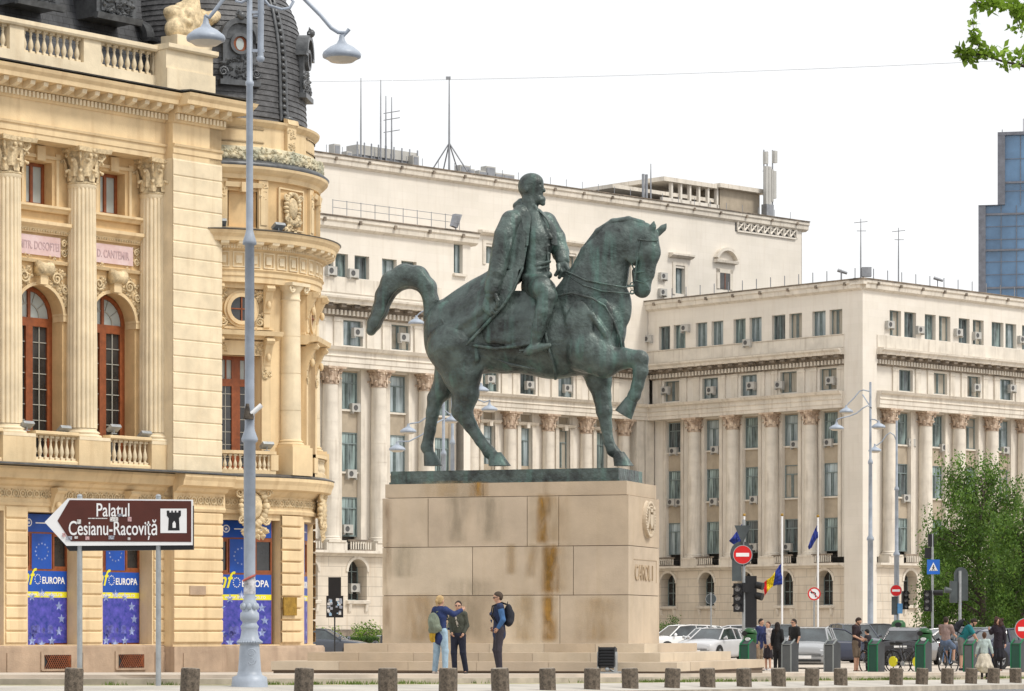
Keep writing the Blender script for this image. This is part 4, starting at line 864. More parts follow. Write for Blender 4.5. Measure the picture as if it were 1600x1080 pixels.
for b in BAYS:
    for s_ in (-1, 1):
        for a0, a1, z0, z1 in ((b-12, b+12, 16.3, 16.34), (b-12, b+12, 16.72, 16.76)): mb.lathe([(3.65, z0), (3.69, z0), (3.69, z1), (3.65, z1)], seg=6, a0=a0, a1=a1, sm=False)
    mb.T = TF.M.inverted() @ TA(b+29, 3.66, 0); mb.box(-.22, .22, -.12, .05, 16.1, 17.0); mb.run([(0, 17.0), (-.2, 17.0), (-.16, 17.15), (0, 17.2)], -.26, .26); mb.T = None
tpart('drum', mb, M['cream'])
om = MB()
for b in BAYS: om = MB(); om.T = TF.M.inverted() @ TA(b+29, 3.66, 0); foliage_relief(om, -.14, .14, 16.25, 16.9, -.12, 40, rr, .1); om.T = None; tpart('drum_carving', om, M['orn'])
prof = [(3.5, 17.0), (3.42, 17.15), (3.38, 17.6), (3.36, 18.4), (3.32, 19.35), (3.2, 20.1), (3.02, 20.8), (2.82, 21.2), (2.55, 21.7), (2.1, 22.3), (1.6, 22.8), (1.0, 23.2), (.8, 23.3)]
mb = MB(); mb.lathe(prof, seg=48)
M['slate_d'] = mat('dome_slate', (.085, .085, .088), rough=.5, var=.25, scale=4, bump=.3)
dome = tpart('dome', mb, M['slate_d'])
mb = MB()                                # slate courses: thin proud bands all round
def rad(z):
    for i in range(len(prof)-1):
        if prof[i][1] <= z <= prof[i+1][1]: t = (z-prof[i][1])/(prof[i+1][1]-prof[i][1]); return prof[i][0]+(prof[i+1][0]-prof[i][0])*t
    return 1
rr = random.Random(2); z = 17.2
while z < 22.8:
    mb.lathe([(rad(z)+.008, z), (rad(z)+.035, z+.004), (rad(z+.17)+.008, z+.17)], seg=60, a0=-60, a1=180, sm=False); z += .175
part('slate_course', mb, M['slate_d'], dome, TF.M)
mb = MB()
for a in (55, -3, 113):
    for da in (-2.5, 2.5): 
        P = [((rad(z)+.05)*math.sin(R_(a+da*rad(z)/3.4)), -(rad(z)+.05)*math.cos(R_(a+da*rad(z)/3.4)), z) for z in [17.15+.4*k for k in range(14)]]; mb.tube(P, .06, 6)
    for k in range(24): z = 17.4+.22*k; mb.ball(((rad(z)+.06)*math.sin(R_(a)), -(rad(z)+.06)*math.cos(R_(a)), z), (.1, .1, .09), 6, 4)
    mb.ball((3.6*math.sin(R_(a)), -3.6*math.cos(R_(a)), 17.2), (.2, .2, .12), 6, 4)
part('rib', mb, M['zinc'], dome, TF.M)
for a in (26, 84, -32):                  # dome dormers with round-headed hood and oculus
    B = TA(a, 3.45, 18.25); d = MB(); d.box(-.55, .55, -.0, 1.2, .0, 1.35); d.box(-.68, .68, -.12, 1.0, -.16, 0); d.ring(0, -.16, 1.0, 1.3, .5, .66, 18, 0, 180); d.prism([(.5*math.cos(math.pi*k/12), 1.3+.5*math.sin(math.pi*k/12)) for k in range(13)], -.02, .6)
    d.ring(0, -.12, .05, 1.15, .24, .34, 20); d.box(-.78, -.5, -.14, .4, 1.2, 1.32); d.box(.5, .78, -.14, .4, 1.2, 1.32)
    r_ = random.Random(6); foliage_relief(d, -.5, .5, .1, .7, -.02, 70, r_, .14); foliage_relief(d, -.2, .2, 1.85, 2.15, -.1, 20, r_, .14); scroll(d, -.55, .25, -.03, .16, .05); scroll(d, .55, .25, -.03, .16, .05, s=-1); d.ball((0, -.15, 2.02), .14, 8, 5)
    dd = part('dome_dormer', d, M['zinc'], dome, B); o_ = MB(); o_.disc(0, -.03, 1.15, .26, 18, y1=.01); part('oculus', o_, M['wood_r'], dd, B)
    o_ = MB(); o_.disc(0, -.04, 1.15, .13, 18, rz=.19); part('pane', o_, M['glass_l'], dd, B)
mb = MB(); mb.lathe([(.85, 23.2), (.95, 23.3), (.6, 23.5), (.6, 24.6), (.8, 24.7), (.5, 25.2), (.15, 25.8), (.05, 27)], seg=20); part('finial', mb, M['zinc'], dome, TF.M)
tl = ['small grey floodlight on the tower balcony rail, right of the lamp post', 'small floodlight on the tower attic ledge, left of the lamp post', 'small floodlight on the tower attic ledge under the carved cartouche']
for i, (a, r, z) in enumerate(((37, 3.95, 6.6), (14, 4.0, 13.52), (43, 4.0, 13.52))): small_flood(0, 0, 0, tl[i], TA(a, r, z))
# ---------------------------------------------------------------- government building across the square
K = (25.9, 225.0)
RA = Fr(*K, 44.); RB = Fr(*K, -46.); MA = Fr(10.72, 240.7, 44.); LA = Fr(-2.72, 199.2, 44.)
GZ = gz(300)
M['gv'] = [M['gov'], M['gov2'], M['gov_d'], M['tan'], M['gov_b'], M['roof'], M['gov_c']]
ZR = dict(roof=27.0, at1=24.85, at0=22.95, ct=21.9, cb=20.7, u1=20.55, u0=18.95, et=18.8, eb=17.5, cap=16.4, w1=(14.95, 17.3), w2=(11.0, 13.5), w3=(6.9, 9.4), cb0=6.45, band=5.75, ar1=5.45, ar0=2.85)
def gov_window(w, h, trans=.28, open_=False):
    f = MB(); t = .07
    f.box(0, t, 0, .12, 0, h); f.box(w-t, w, 0, .12, 0, h); f.box(t, w-t, 0, .12, 0, t); f.box(t, w-t, 0, .12, h-t, h)
    zt = h*(1-trans); f.box(w*.5-.035, w*.5+.035, -.01, .11, t, zt if trans else h-t)
    if trans: f.box(t, w-t, -.012, .1, zt-.035, zt+.035)
    f.box(w*.5-.16, w*.5-.12, -.005, .1, t, zt if trans else h-t)
    return f
_gw = {}
def put_window(parent, Mx, w, h, trans=.28):
    key = (round(w, 1), round(h, 1), trans)
    if key not in _gw:
        _gw[key] = (gov_window(w, h, trans).mesh('window', M['gframe']), [])
        for gm in ('gglass', 'gglass2', 'gglass3', 'gglass4'):
            g = MB(); g.box(.03, w-.03, .07, .1, .03, h-.03); _gw[key][1].append(g.mesh('pane', M[gm]))
    o = part('window', _gw[key][0], None, parent, Mx); part('pane', _gw[key][1][random.choice((0, 0, 0, 1, 2, 2, 3) if trans else (0, 1, 2, 2, 3))], None, o, Mx); return o
_ac = None
def put_ac(parent, Mx, s=1.):
    global _ac
    if _ac is None:
        a = MB(); a.box(-.39, .39, -.30, 0, 0, .53); a.box(-.36, -.32, -.34, .02, -.12, 0); a.box(.32, .36, -.34, .02, -.12, 0); a.box(.2, .37, -.305, -.30, .06, .48)
        f = MB(); f.ring(-.1, -.325, -.30, .26, .15, .17, 14); f.disc(-.1, -.31, .26, .155, 14)
        g = MB(); g.ring(-.1, -.372, -.366, .29, .04, .09, 10)
        _ac = (a.mesh('air_conditioner', M['ac']), f.mesh('fan', M['acf']))
    o = part('air_conditioner', _ac[0], None, parent, Mx); part('fan', _ac[1], None, o, Mx); return o
def dentrow(mb, x0, x1, y, z0, z1, step, w):
    n = max(1, int(abs(x1-x0)/step))
    for i in range(n): cx = x0+(i+.5)*(x1-x0)/n; mb.box(cx-w/2, cx+w/2, y, y+.3, z0, z1)
def wing_face(root, Fm, x0, x1, wins, cols, Zp, attic=True, yo=0., ac=(), half=.78, sides=True, arcade=True):
    """x0..x1 the recessed stretch between pylons; wins: window centres; cols: column centres"""
    W2 = half; UW = .82
    mb = MB(); ops = []
    # lower wall with recessed window strips
    strips = [(x-W2, x+W2, Zp['cb0']+.0, Zp['eb']-.1) for x in wins]
    mb.mi = 0; mb.wall(x0, x1, Zp['cb0'], Zp['et'], strips, y=yo+.75, dep=.55)
    mb.mi = 3
    for x in wins:
        for za, zb in ((Zp['w3'][1], Zp['w2'][0]), (Zp['w2'][1], Zp['w1'][0]), (Zp['w1'][1], Zp['eb'])): mb.box(x-W2, x+W2, yo+.99, yo+1.35, za, zb)
        mb.mi = 1
        for za in (Zp['w2'][0], Zp['w1'][0]): mb.box(x-W2+.002, x+W2-.002, yo+.86, yo+1.2, za-.12, za)
        mb.mi = 3
    mb.mi = 1
    for x in wins:
        for s_ in (-1, 1): mb.box(x+s_*(W2+.02), x+s_*(W2+.32), yo+.66, yo+.8, Zp['cb0'], Zp['eb'])
    # floor above: windows between short piers
    mb.mi = 0; mb.wall(x0, x1, Zp['et'], Zp['cb'], [(x-UW, x+UW, Zp['u0'], Zp['u1']) for x in wins], y=yo+.5, dep=.45)
    mb.mi = 1
    for x in wins:
        for s_ in (-1, 1): mb.box(x+s_*(UW+.25), x+s_*(UW+.85), yo+.38, yo+.52, Zp['et'], Zp['cb']); mb.box(x+s_*(UW+.2), x+s_*(UW+.9), yo+.34, yo+.52, Zp['cb']-.3, Zp['cb']-.12)
    # entablature above the columns
    e = Zp['eb']; h = Zp['et']-e
    mb.run([(yo+1.4, e), (yo-.25, e), (yo-.25, e+h*.2), (yo-.3, e+h*.22), (yo-.3, e+h*.45), (yo-.38, e+h*.5), (yo-.3, e+h*.55), (yo-.3, e+h*.74), (yo-.5, e+h*.8), (yo-.62, e+h*.95), (yo+1.4, e+h)], x0, x1)
    # main cornice dentils and modillions: grime, with shade put into the dark colour
    c = Zp['cb']; H2 = Zp['ct']-c
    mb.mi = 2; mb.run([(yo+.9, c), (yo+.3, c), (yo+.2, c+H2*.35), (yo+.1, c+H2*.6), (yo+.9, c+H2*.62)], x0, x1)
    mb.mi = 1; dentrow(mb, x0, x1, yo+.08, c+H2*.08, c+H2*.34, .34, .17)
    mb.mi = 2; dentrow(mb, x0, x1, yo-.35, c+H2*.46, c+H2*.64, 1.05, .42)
    mb.mi = 1; mb.run([(yo+.9, c+H2*.62), (yo-.45, c+H2*.64), (yo-.5, c+H2*.8), (yo-.66, c+H2*.9), (yo-.68, c+H2), (yo+.9, c+H2*1.03)], x0, x1)
    part('facade', mb, M['gv'], root, Fm.M)
    # balcony band and arcade
    if arcade:
        mb = MB(); mb.mi = 4
        mb.wall(x0, x1, GZ, Zp['band'], [(x-.8, x+.8, Zp['ar0'], Zp['ar1'], True) for x in wins], y=yo+.1, dep=1.0)
        mb.mi = 1; b = Zp['band']; mb.run([(yo+1.3, b-.15), (yo+.02, b-.15), (yo-.12, b-.02), (yo-.42, b+.06), (yo-.42, b+.22), (yo+1.3, b+.25)], x0, x1)
        for x in cols: mb.box(x-.85, x+.85, yo-.32, yo+.8, b+.2, Zp['cb0']+.02)
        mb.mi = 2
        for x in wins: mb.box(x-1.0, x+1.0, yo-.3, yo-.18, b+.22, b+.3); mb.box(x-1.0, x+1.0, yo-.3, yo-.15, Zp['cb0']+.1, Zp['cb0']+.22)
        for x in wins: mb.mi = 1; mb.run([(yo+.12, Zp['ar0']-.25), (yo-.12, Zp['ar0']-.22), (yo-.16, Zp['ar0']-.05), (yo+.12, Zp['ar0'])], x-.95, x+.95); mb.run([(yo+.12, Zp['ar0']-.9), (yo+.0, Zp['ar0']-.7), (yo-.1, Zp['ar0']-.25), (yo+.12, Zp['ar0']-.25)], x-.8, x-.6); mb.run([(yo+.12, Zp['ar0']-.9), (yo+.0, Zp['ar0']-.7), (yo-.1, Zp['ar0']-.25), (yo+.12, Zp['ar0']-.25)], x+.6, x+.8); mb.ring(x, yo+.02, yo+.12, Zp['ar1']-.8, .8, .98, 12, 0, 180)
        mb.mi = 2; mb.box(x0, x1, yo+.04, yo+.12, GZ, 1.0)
        part('arcade_wall', mb, M['gv'], root, Fm.M)
        bal = MB()
        for x in wins:
            for k in range(9): bal.box(x-.86+k*.205, x-.78+k*.205, yo-.26, yo-.2, b+.28, Zp['cb0']+.12)
        part('balcony_railing', bal, M['gov2'], root, Fm.M)
        for x in wins:
            w = MB(); w.box(-.8, .8, 0, .05, 0, Zp['ar1']-Zp['ar0']); g = w; fr = MB()
            for q in (-.8, -.27, .22, .72): fr.box(q, q+.07, -.06, .0, 0, Zp['ar1']-Zp['ar0']-.1)
            for q in (.0, 1.0, 1.8): fr.box(-.8, .8, -.05, -.01, q, q+.06)
            o = part('arched_window', fr, M['gframe'], root, Fm.M @ Matrix.Translation((x, yo+1.0, Zp['ar0']))); part('pane', w, M['glass_d'], o, Fm.M @ Matrix.Translation((x, yo+1.0, Zp['ar0'])))
    # windows
    for x in wins:
        for k in ('w1', 'w2', 'w3'): put_window(root, Fm.M @ Matrix.Translation((x-W2, yo+1.02, Zp[k][0])), 2*W2, Zp[k][1]-Zp[k][0])
        put_window(root, Fm.M @ Matrix.Translation((x-UW, yo+.76, Zp['u0'])), 2*UW, Zp['u1']-Zp['u0'], 0)
_col = {}
def put_columns(root, Fm, cols, y, z0, z1, zc, r=.56):
    for x in cols:
        Mx = Fm.M @ Matrix.Translation((x, y, z0)); key = (round(z0, 1), round(z1, 1))
        if key not in _col:
            o = part('column', shaft_mb(r, r*.86, z1-z0, rings=(1,)), M['gov2'], root, Mx)
            cp = part('capital', capital_mb(r*.86, zc-z1, 3, n=6), M['gov_c'], o, Mx @ Matrix.Translation((0, 0, z1-z0))); bs = part('base', base_mb(r, .4), M['gov2'], o, Mx @ Matrix.Translation((0, 0, -.38)))
            _col[key] = (o.data, cp.data, bs.data)
        else:
            d = _col[key]; o = part('column', d[0], None, root, Mx); part('capital', d[1], None, o, Mx @ Matrix.Translation((0, 0, z1-z0))); part('base', d[2], None, o, Mx @ Matrix.Translation((0, 0, -.38)))
def parapet(mb, x0, x1, y, z, d=.5, step=2.6):   # eaves with small corbel stubs
    mb.mi = 1; mb.run([(y+.9, z-.95), (y-.02, z-.95), (y-.3, z-.8), (y-.32, z-.5), (y-.42, z-.42), (y-.42, z-.2), (y+.9, z-.1)], x0, x1)
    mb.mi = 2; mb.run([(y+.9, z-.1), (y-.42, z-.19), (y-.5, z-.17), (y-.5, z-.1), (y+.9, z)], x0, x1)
    n = int(abs(x1-x0)/step)
    for i in range(n): cx = x0+(i+.5)*(x1-x0)/n; mb.box(cx-.09, cx+.09, y-.52, y-.3, z-.55, z-.32)
random.seed(12)
# ===== right wing
rw = thing('office_building', 'lower cream corner building with rows of columns behind the parked cars at the right', 'building', RA.M)
bx = 21.8
colB = [RB.ux(u, .35) for u in (1085, 1145, 1206, 1267)]; winB = [RB.ux(u, 1.1) for u in (1057.5, 1117.5, 1178, 1240, 1302)]
colA = [RA.ux(u, .35) for u in (1390, 1446, 1498, 1550, 1600)]; pA = colA[1]-colA[0]
winA = [ (colA[i]+colA[i+1])/2 for i in range(4)]+[colA[4]+pA*.5, colA[4]+pA*1.5]; colA += [colA[4]+pA]
xb1, xa0, xa1 = RB.ux(1319, 0), RA.ux(1370, 0), winA[-1]+1.6
wing_face(rw, RB, -bx, xb1, winB, colB, ZR); wing_face(rw, RA, xa0, xa1, winA, colA, ZR)
put_columns(rw, RB, colB, .35, 6.85, ZR['cap'], ZR['eb']); put_columns(rw, RA, colA, .35, 6.85, ZR['cap'], ZR['eb'])
mb = MB(); mb.mi = 0
aB = [(RB.ux(a, 0), RB.ux(b, 0)) for a, b in ((1029.5, 1047), (1052.5, 1071), (1087, 1105), (1111.6, 1130), (1146, 1165), (1171, 1190), (1206, 1227), (1233, 1253), (1269, 1290), (1296, 1316))]
aA = [(RA.ux(a, 0), RA.ux(b, 0)) for a, b in ((1390, 1408), (1413, 1431.5), (1445, 1462), (1467, 1485), (1498, 1515), (1520, 1537), (1549.5, 1568), (1571, 1588), (1597, 1612))]
mb.T = RB.M; at = [(a, b, ZR['at0'], ZR['at1']) for a, b in aB]
mb.wall(-bx, xb1, ZR['ct'], 26.1, at, y=0, dep=.35); mb.wall(xb1, 0, GZ, 26.1, [], y=0)
part('wall', mb, M['gv'], rw, Matrix()); mb = MB(); mb.mi = 0
mb.T = RA.M; at2 = [(a, b, ZR['at0'], ZR['at1']) for a, b in aA]
mb.wall(xa0, xa1, ZR['ct'], 26.1, at2, y=0, dep=.35); mb.wall(0, xa0, GZ, 26.1, [], y=0); mb.wall(xa1, xa1+6, GZ, 26.1, [], y=0)
part('wall', mb, M['gv'], rw, Matrix())
mb = MB(); mb.T = RB.M; parapet(mb, -bx-.4, .0, 0, 27.05); mb.mi = 1; mb.box(-bx, xb1, -.06, .02, ZR['at0']-.95, ZR['at0']-.05); mb.run([(.1, 22.9), (-.12, 22.92), (-.14, 22.98), (.1, 23)], -bx, xb1)
mb.T = RA.M; parapet(mb, 0, xa1+6, 0, 27.05); mb.mi = 1; mb.box(xa0, xa1, -.06, .02, ZR['at0']-.95, ZR['at0']-.05); mb.T = None
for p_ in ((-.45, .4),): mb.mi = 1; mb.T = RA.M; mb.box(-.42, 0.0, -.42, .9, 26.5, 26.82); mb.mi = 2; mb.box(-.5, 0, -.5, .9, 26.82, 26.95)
mb.T = None; part('cornice', mb, M['gv'], rw, Matrix())
mb = MB(); mb.T = RA.M; mb.mi = 5; mb.box(1.7, xa1+6, 1.7, bx, GZ, 26.9); mb.T = RB.M; mb.box(-bx, -1.7, 1.7, 8, GZ, 26.9); mb.T = None; part('roof', mb, M['gv'], rw, Matrix())
for a, b in aB: put_window(rw, RB.M @ Matrix.Translation((a, .3, ZR['at0'])), b-a, 1.9, 0)
for a, b in aA: put_window(rw, RA.M @ Matrix.Translation((a, .3, ZR['at0'])), b-a, 1.9, 0)
for Fm, lst in ((RB, ((1015, 535), (1073, 518), (1170, 541), (1042, 615), (1113, 615), (1176, 608), (1220, 607), (1300, 600), (1055, 710), (1120, 708), (1245, 700), (1297, 697), (1052, 790), (1065, 790), (1118, 789), (1181, 786), (1233, 860), (1180, 860))),
                (RA, ((1388, 513), (1435, 521), (1495, 525), (1524, 530), (1594, 536), (1523, 611), (1579, 612), (1421, 697), (1472, 705), (1568, 709), (1413, 784), (1450, 870)))):
    for u, v in lst: 
        y = .0 if v < 550 else (.5 if v < 640 else 1.0)
        put_ac(rw, Fm.M @ Matrix.Translation((Fm.ux(u, y), y, Fm.vz(u, v, y))))
mb = MB()                                # lightning rods and stubs along the eaves
for Fm, us in ((RB, range(1050, 1340, 22)), (RA, range(1365, 1600, 22))):
    for u in us: x = Fm.ux(u, .2); p = Fm.p(x, .2, 27); mb.tube([p, p+Vector((0, 0, .8))], .035, 4)
part('lightning_rod', mb, M['metal_g'], rw, Matrix())
def mast(root, Fm, u, y, z0, v1, r=.05, kind='antenna_mast'):
    x = Fm.ux(u, y); p = Fm.p(x, y, z0); z1 = CZ+(H_-v1)/F_*p.y; m = MB(); m.tube([p, (p.x, p.y, z0+(z1-z0)*.45), (p.x, p.y, z1)], [r, r*.9, r*.45], 5); return m, p, z1
for u, v in ((1345, 342), (1404, 356)):
    m, p, z1 = mast(rw, RA, u, 1.0, 26.9, v, .06); m.tube([(p.x-.5, p.y, z1-.3), (p.x+.5, p.y, z1-.2)], .025, 4); m.tube([(p.x-.3, p.y, z1-.9), (p.x+.4, p.y, z1-.9)], .025, 4); part('antenna_mast', m, M['metal_g'], rw, Matrix())
m = MB(); p = RA.p(RA.ux(1355, .5), .5, 27); m.box(p.x-.4, p.x+.3, p.y-.2, p.y+.2, 27.2, 27.9); m.box(p.x-.35, p.x-.25, p.y-.05, p.y+.05, 26.9, 27.2); part('roof_floodlight', m, M['metal_g'], rw, Matrix())
for u, v in ((1315, 428), (1465, 441)): 
    m = MB(); p = RA.p(RA.ux(max(u, 1352), .5), .5, 27) if u > 1350 else RB.p(RB.ux(u, .5), .5, 27); m.tube([p, p+Vector((0, 0, .7))], .04, 5); m.tube([p+Vector((-.3, 0, .8)), p+Vector((.4, -.1, .55))], [.13, .1], 8); part('security_camera', m, M['metal_g'], rw, Matrix())
# ===== tall main block and left wing
mbk = thing('office_building', 'tall cream block with antennas on its flat roof behind the bronze rider', 'building', MA.M)
xr = MA.ux(1253, 0); xl = MA.ux(440, 0)
ZM = dict(ZR); ZM.update(w1=(13.0, 16.4), cap=16.2)
colM = [MA.ux(u, .35) for u in (738, 797, 857, 916, 975)]; pm = (colM[-1]-colM[0])/4; winM = [c+pm/2 for c in colM[:-1]]
xm0 = colM[0]-pm*1.2
mb = MB(); ops = []; up = []
for u, v0, v1, w in ((1062, 419, 459, .55), (893, 400, 424, .45), (766, 385, 412, .5), (978, 409, 448, .5)):
    x = MA.ux(u, 0); up.append((x, MA.vz(u, v1, 0), MA.vz(u, v0, 0), w)); 
mb.mi = 0; mb.wall(xl, xr, 21.9, 34.2, [(x-w, x+w, a, b) for x, a, b, w in up], y=0, dep=.4)
mb.wall(xm0, 0.2, GZ, 6.5, [], y=.72)
mb.mi = 1
for x, a, b, w in up: mb.box(x-w-.3, x-w, -.08, 0, a-.1, b+.2); mb.box(x+w, x+w+.3, -.08, 0, a-.1, b+.2); mb.box(x-w-.3, x+w+.3, -.08, 0, b+.2, b+.45); mb.run([(0, b+.75), (-.25, b+.8), (-.5, b+.95), (-.5, b+1.1), (0, b+1.15)], x-w-.75, x+w+.75)
x = MA.ux(1132, 0); za, zb = MA.vz(1132, 452, 0), MA.vz(1132, 427, 0)
mb.box(x-.95, x-.62, -.08, 0, za, zb+.3); mb.box(x+.62, x+.95, -.08, 0, za, zb+.3); mb.box(x-.95, x+.95, -.08, 0, zb, zb+.35); mb.run([(0, zb+.75), (-.4, zb+.8), (-.45, zb+1.0), (0, zb+1.05)], x-1.3, x+1.3)
mb.ring(x, -.45, 0, zb+.55, 1.25, 1.5, 14, 25, 155); 
part('wall', mb, M['gv'], mbk, MA.M)
m = MB(); m.box(x-.6, x+.6, -.05, -.01, za, zb); m.mi = 1; m.box(x-.03, x+.03, -.08, -.05, za, zb); part('roof_door', m, [M['acf'], M['wood_r']], mbk, MA.M)
for x, a, b, w in up: put_window(mbk, MA.M @ Matrix.Translation((x-w, .3, a)), 2*w, b-a, 0)
m = MB(); x0, x1 = MA.ux(1151, 0), MA.ux(1243, 0); z0, z1 = MA.vz(1151, 360, 0), MA.vz(1151, 346, 0)
m.mi = 1; m.box(x0-.2, x1+.2, -.02, -.005, z0-.1, z1+.1); n = 9; m.mi = 0
for i in range(n+1): xx = x0+(x1-x0)*i/n; m.box(xx-.05, xx+.05, -.16, -.02, z0, z1)
m.box(x0, x1, -.15, -.02, z0-.12, z0); m.box(x0, x1, -.15, -.02, z1, z1+.12)
for i in range(n):
    a, b = x0+(x1-x0)*i/n, x0+(x1-x0)*(i+1)/n
    for P in (((a, z0), (b, z1)), ((a, z1), (b, z0))): m.tube([(P[0][0], -.1, P[0][1]), (P[1][0], -.1, P[1][1])], .09, 4, sm=False)
part('attic_lattice', m, [M['gov'], M['acf']], mbk, MA.M)
wing_face(mbk, MA, xm0, .3, winM, colM, ZM, half=.58, arcade=False); put_columns(mbk, MA, colM, .35, 6.85, ZM['cap'], ZR['eb'], r=.52)
mb = MB(); mb.mi = 1
for x in winM: mb.run([(.75, 16.55), (.5, 16.6), (.35, 16.8), (.75, 16.85)], x-1.1, x+1.1); mb.box(x-.16, x+.16, .4, .75, 16.35, 16.8); mb.box(x-.95, x-.6, .62, .75, 6.6, 16.4); mb.box(x+.6, x+.95, .62, .75, 6.6, 16.4)
for xx, w in ((-.9, .45), (.15, .5)): mb.box(xx-w, xx+w, -.1, .9, GZ, 17.5)
mb.mi = 0; mb.box(1.2-1.4, .4, .2, 1.2, 17.5, 22); part('pilaster', mb, M['gv'], mbk, MA.M)
mb = MB(); parapet(mb, xl, xr+.5, 0, 35.1, step=3.0); mb.T = None; part('cornice', mb, M['gv'], mbk, MA.M)
mb = MB(); mb.mi = 0; mb.box(xl, xr, 1.6, 22, 1, 34.2); mb.box(xr-.1, xr, 0, 1.6, 1, 34.2); mb.mi = 5; mb.box(xl, xr+.4, .0, 22, 34.6, 35.0); part('roof', mb, M['gv'], mbk, MA.M)
# left wing
colL = [LA.ux(u, .35) for u in (516, 592, 666)]; pl_ = colL[1]-colL[0]; colL = [colL[0]-pl_]+colL; winL = [c+pl_/2 for c in colL[:3]]+[colL[-1]+pl_*.45]
xl0, xl1 = colL[0]-1.5, 0.
wing_face(mbk, LA, xl0, xl1-.6, winL[:3]+[winL[3]] if winL[3] < xl1-1.5 else winL[:3], colL, ZR); put_columns(mbk, LA, colL, .35, 6.85, ZR['cap'], ZR['eb'])
lat = [(LA.ux(a, 0), LA.ux(b, 0)) for a, b in ((484, 503), (508, 521), (524, 544), (554, 577), (597, 620), (627, 651))]; z0, z1 = LA.vz(565, 436, 0), LA.vz(565, 400, 0)
sx0, sx1 = LA.ux(709, 0), LA.ux(723, 0); sz0, sz1 = LA.vz(716, 427, 0), LA.vz(716, 381, 0)
mb = MB(); mb.mi = 0; mb.wall(xl0, xl1, ZR['ct'], 26.1, [(a, b, z0, z1) for a, b in lat]+[(sx0, sx1, sz0, sz1)], y=0, dep=.35); mb.wall(xl1-.6, xl1, GZ, ZR['ct'], [], y=0)
mb.quad((0, 0, GZ), (0, 28, GZ), (0, 28, 26.1), (0, 0, 26.1)); parapet(mb, xl0, xl1+.45, 0, 27.05); mb.mi = 1; mb.box(xl0, xl1-2.6, -.06, .02, z0-1.0, z0-.05); mb.box(sx0-.1, sx1+.25, -.2, 0, sz0-.2, sz0-.05)
mb.mi = 5; mb.box(xl0, -.3, 1.7, 28, 1, 26.9); part('left_wing_wall', mb, M['gv'], mbk, LA.M)
for a, b in lat: put_window(mbk, LA.M @ Matrix.Translation((a, .3, z0)), b-a, z1-z0, 0)
put_window(mbk, LA.M @ Matrix.Translation((sx0, .3, sz0)), sx1-sx0, sz1-sz0, 0)
for u, v, y in ((515, 430, -.0), (549, 434, -.0), (556, 526, .5), (628, 534, .5), (553, 644, 1.0), (546, 747, 1.0), (540, 833, 1.0), (551, 925, .9)): put_ac(mbk, LA.M @ Matrix.Translation((LA.ux(u, y), y, LA.vz(u, v, y))))
for u, v, y in ((764, 598, .4), (825, 607, .5), (884, 612, .5), (945, 612, .5), (1033, 462, -.0), (1034, 437, .0)): put_ac(mbk, MA.M @ Matrix.Translation((MA.ux(u, y), y, MA.vz(u, v, y))))
m = MB()
for k in range(10): p = (LA.ux(520+k*22, .1), .1, 27); m.tube([p, (p[0], p[1], 28.0)], .03, 4)
for zz in (27.5, 27.95): m.tube([(LA.ux(520, .1), .1, zz), (LA.ux(718, .1), .1, zz)], .018, 4)
part('roof_railing', m, M['metal_g'], mbk, LA.M)
m = MB(); p = (LA.ux(712, .3), .3, 27); m.tube([p, (p[0], p[1], 27.5)], .05, 5); m.T = None; m.prism([(p[0]-.35, 27.3), (p[0]+.1, 27.2), (p[0]+.5, 28.1), (p[0]-.1, 28.1)], .2, .5); part('roof_floodlight', m, M['metal_g'], mbk, LA.M)
# rooftop equipment on the tall block
for u, v in ((564, 122), (595, 125), (603, 150), (612, 152), (1017, 256)):
    m, p, z1 = mast(mbk, MA, u, 1.5, 34.9, v, .07)
    if u == 612: [m.tube([(p.x-.6, p.y, z1-q), (p.x+.6, p.y, z1-q+.2)], .03, 4) for q in (1.2, 1.7, 2.6)]
    part('antenna_mast', m, M['metal_g'], mbk, Matrix())
m, p, z1 = mast(mbk, MA, 702, 1.5, 34.9, 121, .09); 
for dx in (-1.6, 1.6, -.6, .8): m.tube([(p.x+dx, p.y+(.8 if abs(dx) < 1 else 0), 34.9), (p.x, p.y, 37.4)], .05, 4)
m.box(p.x-.25, p.x+.1, p.y-.1, p.y+.1, z1-.15, z1+.05); part('antenna_mast', m, M['metal_g'], mbk, Matrix())
for (a, b) in ((558, 602), (603, 652)):
    m = MB(); x0, x1 = MA.ux(a, 2.0), MA.ux(b, 2.0); m.box(x0, x1, 2.0, 3.2, 35.7, 36.4); m.mi = 1
    for k in range(5): xx = x0+(x1-x0)*k/4; m.box(xx-.05, xx+.05, 1.95, 2.0, 34.9, 36.6)
    m.box(x0, x1, 2.1, 3.1, 35.5, 35.69); part('chiller_unit', m, [M['ac'], M['metal_g']], mbk, MA.M)
for u, w in ((650, .3), (727, .5), (735, .45), (756, .5), (767, .5), (780, .45), (795, .6), (527, .3), (546, .25)):
    m = MB(); x = MA.ux(u, 1.5); h = .5+.4*(u % 3)/2; m.box(x-w, x+w, 1.5, 2.1, 35, 35.2+h); m.mi = 1; m.box(x-w+.08, x+w-.08, 1.47, 1.5, 35.1, 35.1+h); part('roof_unit', m, [M['ac'], M['metal_g']], mbk, MA.M)
m = MB()
for u in (1005, 1010): p = (MA.ux(u, 3), 3, 35); m.tube([p, (p[0], p[1], 37.6)], .12, 6)
for k in range(30): u = 510+k*25; p = (MA.ux(u, .3), .3, 35); m.tube([p, (p[0], p[1], 35.7)], .03, 4)
part('vent_pipe', m, M['metal_g'], mbk, MA.M)
